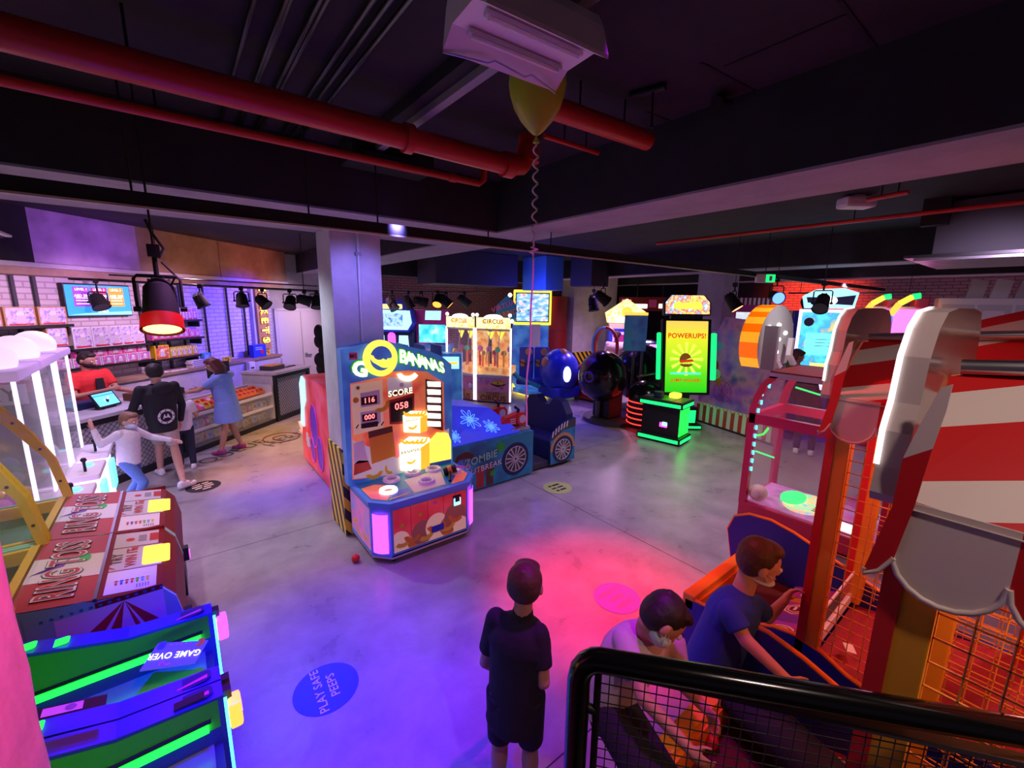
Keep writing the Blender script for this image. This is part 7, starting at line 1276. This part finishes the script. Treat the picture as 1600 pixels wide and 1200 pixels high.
for nm, c, ro in (('skin_light', (.62, .34, .25), .5), ('skin_mid', (.48, .25, .16), .5), ('skin_dark', (.3, .14, .085), .5), ('hair_black', (.012, .008, .007), .6), ('hair_brown', (.07, .03, .015), .6), ('hair_auburn', (.1, .022, .015), .55), ('hair_fair', (.2, .11, .06), .6),
    ('cloth_black', (.01, .009, .014), .85), ('cloth_blue', (.015, .06, .32), .8), ('cloth_grey', (.52, .45, .5), .85), ('cloth_white', (.7, .68, .72), .85), ('cloth_red', (.62, .02, .02), .8), ('cloth_dress', (.2, .3, .68), .85), ('cloth_beige', (.55, .42, .36), .85), ('denim', (.1, .2, .5), .85), ('denim_dark', (.015, .02, .05), .85), ('cloth_pale', (.62, .5, .55), .85), ('mask_blue', (.55, .7, .82), .8), ('lip', (.45, .12, .1), .5), ('eye_white', (.8, .8, .8), .3), ('iris', (.03, .015, .01), .2), ('sole', (.75, .74, .76), .6), ('sandal', (.35, .04, .2), .5)):
    mat(nm, c, ro, noise=.12 if 'cloth' in nm or 'denim' in nm or 'hair' in nm else 0, nscale=60 if 'hair' in nm else 25, bump=.25 if 'hair' in nm else .08)
def person(label, pos, face, h, J={}, kid=True, skin='skin_light', hair='hair_brown', long=False, vox=.007, look=None, headup=None, top=('cloth_black', 'short', .04), bottom=('cloth_black', 'shorts'), shoes='sole', mask=None, wide=1., extras=None, curl=.6, cap=None, dress=None, facefront=True):
    t = thing('person', label, 'person', (pos[0], pos[1], 0)); a = R(face); fw = Vector((math.cos(a), math.sin(a), 0)); rt = Vector((math.sin(a), -math.cos(a), 0)); O = Vector((pos[0], pos[1], 0))
    def L(r, f, u): return O+rt*(r*h)+fw*(f*h)+ZW*(u*h)
    sh = (.1 if kid else .118)*wide; hp = .052*wide
    D = dict(pelvis=L(0, 0, .53), chest=L(0, .005, .72), neck=L(0, 0, .825), head=L(0, .012, .925 if not kid else .915), sl=L(-sh, 0, .8), sr=L(sh, 0, .8), el=L(-sh-.03, -.01, .63), er=L(sh+.03, -.01, .63), wl=L(-sh-.03, .03, .485), wr=L(sh+.03, .03, .485),
             hl=L(-hp, 0, .5), hr=L(hp, 0, .5), kl=L(-hp-.005, .01, .28), kr=L(hp+.005, .01, .28), al=L(-hp-.01, -.01, .05), ar=L(hp+.01, -.01, .05))
    for k, v in J.items():
        if k[0] == '_': continue
        D[k] = L(*v) if isinstance(v, tuple) else Vector(v)
    look = Vector(look).normalized() if look else fw; up = Vector(headup).normalized() if headup else ZW; hr_ = look.cross(up).normalized(); up = hr_.cross(look).normalized()
    tz = (D['neck']-D['pelvis']).normalized(); sr_ = (D['sr']-D['sl']).normalized(); tf = tz.cross(sr_).normalized(); tf = tf if tf.dot(fw) >= -.3 else -tf; hpr = (D['hr']-D['hl']).normalized()
    hh = h*(.152 if kid else .132); hw = hh*.42; hd = hh*.45; s = h/1.7*(1.06 if kid else 1.)
    B = []
    hc = D['head']; fa = (hr_, look, up)
    B += [('ell', hc+up*hh*.08-look*hd*.08, (hw, hd, hh*.44), fa), ('ell', hc-up*hh*.2+look*hd*.22, (hw*.78, hd*.68, hh*.32), fa), ('cap', hc-up*hh*.3-look*hd*.25, D['neck']-tz*.02, .055*s, .06*s), ('ell', hc+look*hd*.98-up*hh*.12, (hw*.16, hd*.16, hh*.1), fa), ('ell', hc+look*hd*.9-up*hh*.02, (hw*.11, hd*.1, hh*.13), fa)]
    for sg in (-1, 1): B.append(('ell', hc+hr_*sg*hw*.98-up*hh*.06-look*hd*.12, (hw*.14, hd*.2, hh*.14), fa))
    tw = h*(.098 if kid else .105)*wide; td = h*.068*wide
    fr = (sr_, tf, tz); P0, P1 = D['pelvis'], D['neck']; lp = lambda k: P0.lerp(P1, k)
    B += [('ell', lp(0), (h*.088*wide, td*1.05, h*.085), (hpr, tf, tz)), ('ell', lp(.35), (tw*.86, td*.92, h*.1), fr), ('ell', lp(.68), (tw*1.05, td*1.05, h*.11), fr), ('cap', D['sl'].lerp(D['sr'], .12)-tz*.01, D['sr'].lerp(D['sl'], .12)-tz*.01, .052*s, .052*s)]
    hands = []
    for S, E_, W_, sg in (('sl', 'el', 'wl', -1), ('sr', 'er', 'wr', 1)):
        B += [('cap', D[S], D[E_], .048*s, .037*s), ('cap', D[E_], D[W_], .038*s, .026*s)]
        d = (D[W_]-D[E_]).normalized(); d = Vector(J.get('_d'+S[1], d)) if '_d'+S[1] in J else d; pn = Vector(J['_n'+S[1]]) if '_n'+S[1] in J else (-rt*sg); pn = (pn-d*pn.dot(d)).normalized(); sd = d.cross(pn).normalized()
        hl = h*.1; w = D[W_]; pal = w+d*hl*.25
        B += [('ell', pal, (hl*.21, hl*.1, hl*.3), (sd, pn, d)), ('cap', w-d*.005, w+d*hl*.2, .022*s, .024*s)]
        c = J.get('_c'+S[1], curl)
        for i, ln in enumerate((.42, .48, .45, .36)):
            b = w+d*hl*.46+sd*hl*(.15-.1*i)*1.0; a1 = .25+c*.6; a2 = a1+c*.9; d1 = d*math.cos(a1*c)+pn*math.sin(a1*c); d2 = d*math.cos(a2*c)+pn*math.sin(a2*c); m1 = b+d1*hl*ln*.5; rr = max(.0062, .0075*s)
            B += [('cap', b-d*hl*.1, m1, rr*1.15, rr), ('cap', m1, m1+d2*hl*ln*.5, rr, rr*.82)]
        thd = (d*.55+sd*.7*(1)+pn*.45).normalized(); b = w+d*hl*.12+sd*hl*.14; m1 = b+thd*hl*.26; B += [('cap', b, m1, max(.0075, .011*s), max(.007, .009*s)), ('cap', m1, m1+(thd+d*.6).normalized()*hl*.2, max(.0068, .0085*s), max(.006, .007*s))]
    for Hh, K, A_ in (('hl', 'kl', 'al'), ('hr', 'kr', 'ar')):
        fd = (J.get('_f'+Hh[1])); fd = Vector(fd).normalized() if fd else fw
        B += [('cap', D[Hh], D[K], .078*s*wide, .053*s), ('cap', D[K], D[K].lerp(D[A_], .35), .05*s, .056*s), ('cap', D[K].lerp(D[A_], .35), D[A_], .056*s, .034*s), ('cap', D[A_]-ZW*.015*s, D[A_]+fd*.1*s-ZW*.035*s, .035*s, .026*s)]
    blob('body', B, skin, vox, t)
    # hair
    Hh = [('ell', hc+up*hh*.15-look*hd*.2, (hw*1.06, hd*.98, hh*.43), fa), ('ell', hc+up*hh*.02-look*hd*.42, (hw*1.04, hd*.72, hh*.42), fa), ('ell', hc+up*hh*.4+look*hd*.28, (hw*.8, hd*.62, hh*.15), fa)]
    for sg in (-1, 1): Hh.append(('ell', hc+hr_*sg*hw*.9+up*hh*.08-look*hd*.3, (hw*.1, hd*.3, hh*.2), fa))
    for k in range(14): q = 2.4*k; Hh.append(('ell', hc+up*hh*(.34+.1*math.cos(q*.7))-look*hd*(.15+.5*math.cos(q))+hr_*hw*.62*math.sin(q*1.3), (hw*.3, hd*.3, hh*.1), fa))
    if long:
        for k in range(9): x = (k-4)/4*hw*.95; b = hc+hr_*x*1.15-look*hd*(.95-.3*abs(k-4)/4)+up*hh*.1; Hh += [('cap', b, b-up*hh*.6-look*hd*.15, .045*s, .05*s), ('cap', b-up*hh*.6-look*hd*.15, b-ZW*hh*(1.6-.1*abs(k-4))-fw*hd*.75, .05*s, .03*s)]
    blob('hair', Hh, hair, vox, t, 3)
    if facefront:
        for sg in (-1, 1):
            e = hc+look*hd*.83+hr_*sg*hw*.42+up*hh*.03; mb = MB(); mb.sphere(e-Vector(t.location), .011*s*1.25, 'eye_white', 12, 8); mb.sphere(e+look*.0085*s-Vector(t.location), .0065*s*1.1, 'iris', 10, 6); part('eye', mb, t)
            mb = MB(); o_ = e-Vector(t.location)+up*hh*.085+look*.004; mb.tube([o_-hr_*.016*s, o_+up*.004*s, o_+hr_*.016*s], .0035*s, hair, 6); part('eyebrow', mb, t)
        if not mask or mask == 'chin': mb = MB(); o_ = hc+look*hd*.865-up*hh*.3-Vector(t.location); mb.sphere(o_, (.02*s, .02*s, .006*s), 'lip', 12, 8, rot=Matrix((hr_, look, up)).transposed()); part('mouth', mb, t)
    if mask:
        k = -.1 if mask == 'chin' else 0; mm = 'cloth_black' if mask == 'black' else 'mask_blue'
        blob('face_mask', [('ell', hc-up*hh*(.25-k*1.2)+look*hd*.28, (hw*.84, hd*.76, hh*(.24 if mask != 'chin' else .07)), fa)], mm, vox, t, 3)
        mb = MB(); O_ = Vector(t.location)
        for sg in (-1, 1): mb.tube([hc-up*hh*.15+hr_*sg*hw*.8+look*hd*.5-O_, hc+hr_*sg*hw*1.08-up*hh*.02-look*hd*.1-O_, hc-up*hh*.3+hr_*sg*hw*.82+look*hd*.4-O_], .0025, mm, 5)
        part('mask_loop', mb, t)
    # clothes
    m, sl, low = top; g = 1.16; T_ = [('ell', lp(.68), (tw*1.05*g, td*1.05*g*1.05, h*.115), fr), ('cap', D['sl'].lerp(D['sr'], .1)-tz*.008, D['sr'].lerp(D['sl'], .1)-tz*.008, .062*s, .062*s), ('ef', lp(.72), P0-tz*h*low, (tw*1.0*g, td*1.05*g), (h*.082*wide*g, td*1.15*g), sr_), ('ef', lp(.9), lp(1.04), (.075*s, .07*s), (.06*s, .058*s), sr_)]
    for S, E_, W_ in (('sl', 'el', 'wl'), ('sr', 'er', 'wr')):
        if sl == 'long': T_ += [('cap', D[S], D[E_], .064*s, .05*s), ('ef', D[E_], D[E_].lerp(D[W_], .95), (.05*s, .05*s), (.036*s, .036*s), D[S]-D[E_] if (D[S]-D[E_]).normalized().cross((D[W_]-D[E_]).normalized()).length > .05 else sr_), ('cap', D[E_], D[E_].lerp(D[W_], .1), .05*s, .05*s)]
        elif sl: T_ += [('ef', D[S], D[S].lerp(D[E_], .68), (.064*s, .064*s), (.062*s, .062*s), tf), ('cap', D[S], D[S].lerp(D[E_], .2), .063*s, .06*s)]
    blob('dress' if dress else ('hoodie' if sl == 'long' else 'shirt'), T_+([('ef', P0+tz*.02, D['hl'].lerp(D['hr'], .5)*1+Vector((0, 0, dress*h-D['hl'].z)), (h*.105*wide, td*1.3), (h*.125*wide, td*1.7), hpr)] if dress else []), m, vox, t, 9)
    if bottom:
        m, ty = bottom; q = .8 if ty == 'shorts' else 1.; Bt = [('ell', P0-tz*h*.02, (h*.1*wide, td*1.2, h*.075), (hpr, tf, tz))]
        for Hh, K, A_ in (('hl', 'kl', 'al'), ('hr', 'kr', 'ar')):
            if ty == 'shorts': Bt += [('ef', D[Hh]+ZW*.02, D[Hh].lerp(D[K], .92), (.092*s*wide, .095*s*wide), (.082*s, .085*s), hpr)]
            else: Bt += [('cap', D[Hh], D[K], .09*s*wide, .066*s), ('ef', D[K], D[K].lerp(D[A_], .97), (.066*s, .066*s), (.05*s, .052*s), hpr), ('cap', D[K], D[K].lerp(D[A_], .05), .066*s, .064*s)]
        blob('shorts' if ty == 'shorts' else 'trousers', Bt, m, vox, t, 4)
    for Hh, A_ in (('hl', 'al'), ('hr', 'ar')):
        fd = (J.get('_f'+Hh[1])); fd = Vector(fd).normalized() if fd else fw; fl = D[A_]; b = Vector((fl.x, fl.y, fl.z-.05*h+.04*s))
        blob('shoe', [('cap', b-fd*.035*s, b+fd*.13*s-ZW*.008*s, .043*s, .036*s), ('cap', b-fd*.03*s+ZW*.03*s, b+fd*.04*s+ZW*.025*s, .042*s, .036*s)], shoes, vox, t, 3)
    if extras: extras(t, D, dict(look=look, up=up, hr=hr_, tz=tz, tf=tf, sr=sr_, h=h, s=s, hc=hc, hd=hd, hw=hw, hh=hh, lp=lp, td=td, tw=tw))
    return t
def W_(p): return Vector(p)
# boy in black, back to the camera
hd_ = atd(821, 912, 2.06)
person('boy in a black t-shirt and shorts standing with his back to the camera', (1.12, 1.36), 44, 1.27, dict(head=hd_, neck=atd(817, 955, 2.06), sl=atd(775, 965, 2.1), sr=atd(842, 990, 2.02), el=atd(757, 1040, 2.2)+_f*.03, wl=atd(782, 1050, 2.38), er=atd(850, 1066, 1.99), wr=atd(822, 1066, 2.2), pelvis=atd(803, 1105, 2.1)), skin='skin_mid', hair='hair_brown', vox=.006, look=(.85, .62, -.12), top=('cloth_black', 'short', .06), bottom=('cloth_black', 'shorts'), mask='blue', wide=1.05)
# boy in grey bending over the near alley
pel = atd(945, 1085, 2.0); nk = atd(1012, 985, 1.92); 
person('boy in a pale grey t-shirt bending over the nearer alley behind the railing', (1.36, 1.08), -52, 1.34, dict(pelvis=pel, neck=nk, chest=pel.lerp(nk, .6), head=atd(1036, 967, 1.83), sl=atd(1052, 1000, 1.98), sr=atd(975, 1000, 1.88), el=atd(1062, 1065, 1.92), wl=atd(1103, 1108, 1.78), er=atd(1005, 1090, 1.72), wr=atd(1075, 1168, 1.62), hl=pel+Vector((.06, .03, -.03)), hr=pel+Vector((-.05, -.04, -.03)), kl=(1.47, 1.02, .38), kr=(1.33, .97, .38), al=(1.47, 1.1, .067), ar=(1.33, 1.05, .067)), skin='skin_mid', hair='hair_black', vox=.006, look=(.4, -.5, -.75), headup=(.55, -.35, .55), top=('cloth_grey', 'short', .05), bottom=('cloth_black', 'shorts'), shoes='sole', mask='blue', curl=.8)
# boy in blue, one hand on the post
pel = atd(1108, 1040, 2.18); nk = atd(1160, 925, 2.13)
person('boy in a blue polo shirt leaning with one hand on the yellow post', (2.02, .98), -38, 1.38, dict(pelvis=pel, neck=nk, chest=pel.lerp(nk, .6), head=atd(1187, 877, 2.1), sl=atd(1180, 945, 2.24), sr=atd(1140, 955, 2.02), el=atd(1200, 965, 2.26), wl=atd(1226, 938, 2.22), er=atd(1165, 1000, 1.95), wr=atd(1228, 1060, 1.85), hl=pel+Vector((.05, .04, -.03)), hr=pel+Vector((-.04, -.05, -.03)), kl=(2.15, .98, .4), kr=(1.98, .96, .4), al=(2.2, 1.05, .069), ar=(1.98, 1.05, .069), _dl=Vector((.6, -.2, .75)), _nl=Vector((.3, -.9, .2)), _cl=.9), skin='skin_light', hair='hair_brown', vox=.006, look=(.62, -.74, -.22), top=('cloth_blue', 'short', .06), bottom=('denim_dark', 'shorts'), mask='chin', curl=.7,
    extras=lambda t, D, q: blob('collar', [('ef', D['neck']-q['tz']*.035, D['neck']+q['tz']*.012, (.068*q['s'], .068*q['s']), (.056*q['s'], .058*q['s']), q['sr'])], 'cloth_blue', .006, t, 2))
q = atd(1248, 1085, 1.80); mb = MB(); mb.box(-.035, .035, -.02, .02, -.008, .008, 'white', .006); single('white_card', mb, 'small white folded card held in the hand of the boy in blue', 'card', q, .6)
# man in red behind the counter
pm = sl(0, 0)+Vector((-1.09, 8.83, 0))
def lany(t, D, q):
    O_ = Vector(t.location); n = D['neck']; f = q['tf']; mb = MB(); a = q['lp'](.82)+f*q['td']*1.36-O_; b = q['lp'](.25)+f*q['td']*1.42-O_
    mb.add([a-q['sr']*.05, a+q['sr']*.05, b+q['sr']*.07, b-q['sr']*.07, a-q['sr']*.05+f*.012, a+q['sr']*.05+f*.012, b+q['sr']*.07+f*.012, b-q['sr']*.07+f*.012], [(0, 1, 2, 3), (7, 6, 5, 4), (0, 4, 5, 1), (1, 5, 6, 2), (2, 6, 7, 3), (3, 7, 4, 0)], 'cloth_black'); part('shirt_panel', mb, t)
person('man in a red shirt and black mask serving behind the counter', pm.xy, -47, 1.72, dict(el=(-.15, .08, .65), wl=(-.16, .25, .63), er=(.17, .06, .64), wr=(.02, .2, .68)), kid=False, skin='skin_mid', hair='hair_black', vox=.009, look=(.85, -.45, -.25), top=('cloth_red', 'short', .05), bottom=('denim_dark', 'long'), mask='black', wide=1.12, extras=lany)
# teen in the black hoodie
f1, f2 = at(252, 742), at(288, 764)
def logo(t, D, q):
    O_ = Vector(t.location); p = q['lp'](.16)-q['tf']*q['td']*1.5-O_-q['sr']*.03; u = q['sr']*-1 if False else q['sr']; v = q['tz']; mb = MB(); n = -q['tf']
    mb.flat(circ(0, 0, .1, 24), p+n*.004, u, v, 'cloth_white'); mb.flat(circ(0, 0, .072, 20), p+n*.006, u, v, 'cloth_black')
    for k in range(8): mb.flat(circ(.086*math.cos(k*.785), .086*math.sin(k*.785), .009, 8), p+n*.007, u, v, 'cloth_black')
    mb.flat([(-.045, -.03), (-.02, .04), (.0, -.01), (.02, .04), (.05, -.03), (.02, -.015), (-.02, -.015)], p+n*.008, u, v, 'cloth_white'); part('back_print', mb, t)
    blob('hood', [('ell', q['lp'](.93)-q['tf']*q['td']*1.05, (.13*q['s'], .07*q['s'], .09*q['s']), (q['sr'], q['tf'], q['tz']))], 'cloth_black', .009, t, 3)
person('teenager in a black hoodie with a round white back print and beige shorts', ((f1.x+f2.x)/2-.02, (f1.y+f2.y)/2+.05), 118, 1.66, dict(al=Vector((f1.x, f1.y, .08)), ar=Vector((f2.x, f2.y, .1)), kl=Vector((f1.x+.02, f1.y+.1, .47)), kr=(.09, .06, .28), _fr=Vector((.75, .4, 0)), _fl=Vector((-.3, .8, 0)), el=(-.17, .04, .64), wl=(-.14, .2, .6), er=(.16, .0, .63), wr=(.16, .05, .47)), kid=False, skin='skin_light', hair='hair_black', vox=.009, look=(-.1, .95, -.2), top=('cloth_black', 'long', .09), bottom=('cloth_beige', 'shorts'), wide=1.02, extras=logo, facefront=False)
p = at(294, 732); person('small boy in a white t-shirt and dark trousers at the counter beside the teenager', p.xy, 80, 1.25, dict(er=(.14, .03, .64), wr=(.12, .16, .6)), skin='skin_mid', hair='hair_black', vox=.008, look=(.55, .8, -.15), top=('cloth_white', 'short', .04), bottom=('denim_dark', 'long'), mask='blue')
f1, f2 = at(347, 710), at(378, 700)
person('woman with long auburn hair in a blue dress reaching over the snack case', ((f1.x+f2.x)/2, (f1.y+f2.y)/2), 150, 1.6, dict(al=Vector((f1.x, f1.y, .07)), ar=Vector((f2.x, f2.y, .07)), head=(0, .1, .915), neck=(0, .05, .825), el=(-.12, .18, .68), wl=(-.1, .34, .65), er=(.12, .14, .66), wr=(.1, .3, .65)), kid=False, skin='skin_mid', hair='hair_auburn', long=True, vox=.009, look=(-.75, .45, -.5), top=('cloth_dress', 'short', .02), bottom=None, dress=.33, shoes='sandal', wide=1.12, facefront=True)
p = at(214, 796)
person('small fair-haired child in a pale grey long-sleeved top running past the counter', p.xy, -25, 1.22, dict(head=(.0, .05, .905), neck=(0, .03, .82), el=(-.2, .1, .68), wl=(-.24, .27, .62), er=(.14, -.12, .72), wr=(.14, -.16, .88), kr=(.05, .12, .3), ar=(.05, .02, .07), kl=(-.05, .02, .28), al=(-.05, -.12, .08)), skin='skin_light', hair='hair_fair', vox=.007, look=(.75, -.35, -.2), top=('cloth_white', 'long', .05), bottom=('denim', 'long'), mask='blue')
p = atd(962, 560, 12.0)
person('man in a pale shirt and dark cap standing at the violet-screen cabinet', p.xy, 30, 1.8, dict(er=(.14, .05, .65), wr=(.1, .2, .62)), kid=False, skin='skin_mid', hair='hair_black', vox=.012, look=(.9, .3, -.35), top=('cloth_pale', 'short', .05), bottom=('denim_dark', 'long'), facefront=False, wide=1.15,
    extras=lambda t, D, q: blob('cap', [('ell', q['hc']+q['up']*q['hh']*.22-q['look']*q['hd']*.12, (q['hw']*1.12, q['hd']*1.08, q['hh']*.34), (q['hr'], q['look'], q['up'])), ('ell', q['hc']+q['up']*q['hh']*.2+q['look']*q['hd']*1.0, (q['hw']*.8, q['hd']*.5, q['hh']*.05), (q['hr'], q['look'], q['up']))], 'cloth_black', .01, t, 2))
p = atd(1264, 640, 7.3)
person('dark-haired woman in dark clothes half hidden behind the red ball machine', p.xy, 20, 1.72, dict(head=atd(1246, 557, 7.3), neck=atd(1250, 580, 7.3)), kid=False, skin='skin_dark', hair='hair_brown', long=True, vox=.011, look=(.5, -.6, -.3), top=('cloth_black', 'long', .05), bottom=('denim_dark', 'long'), facefront=True)
# ------------------------------------------------------------ keep small details out of each other's way
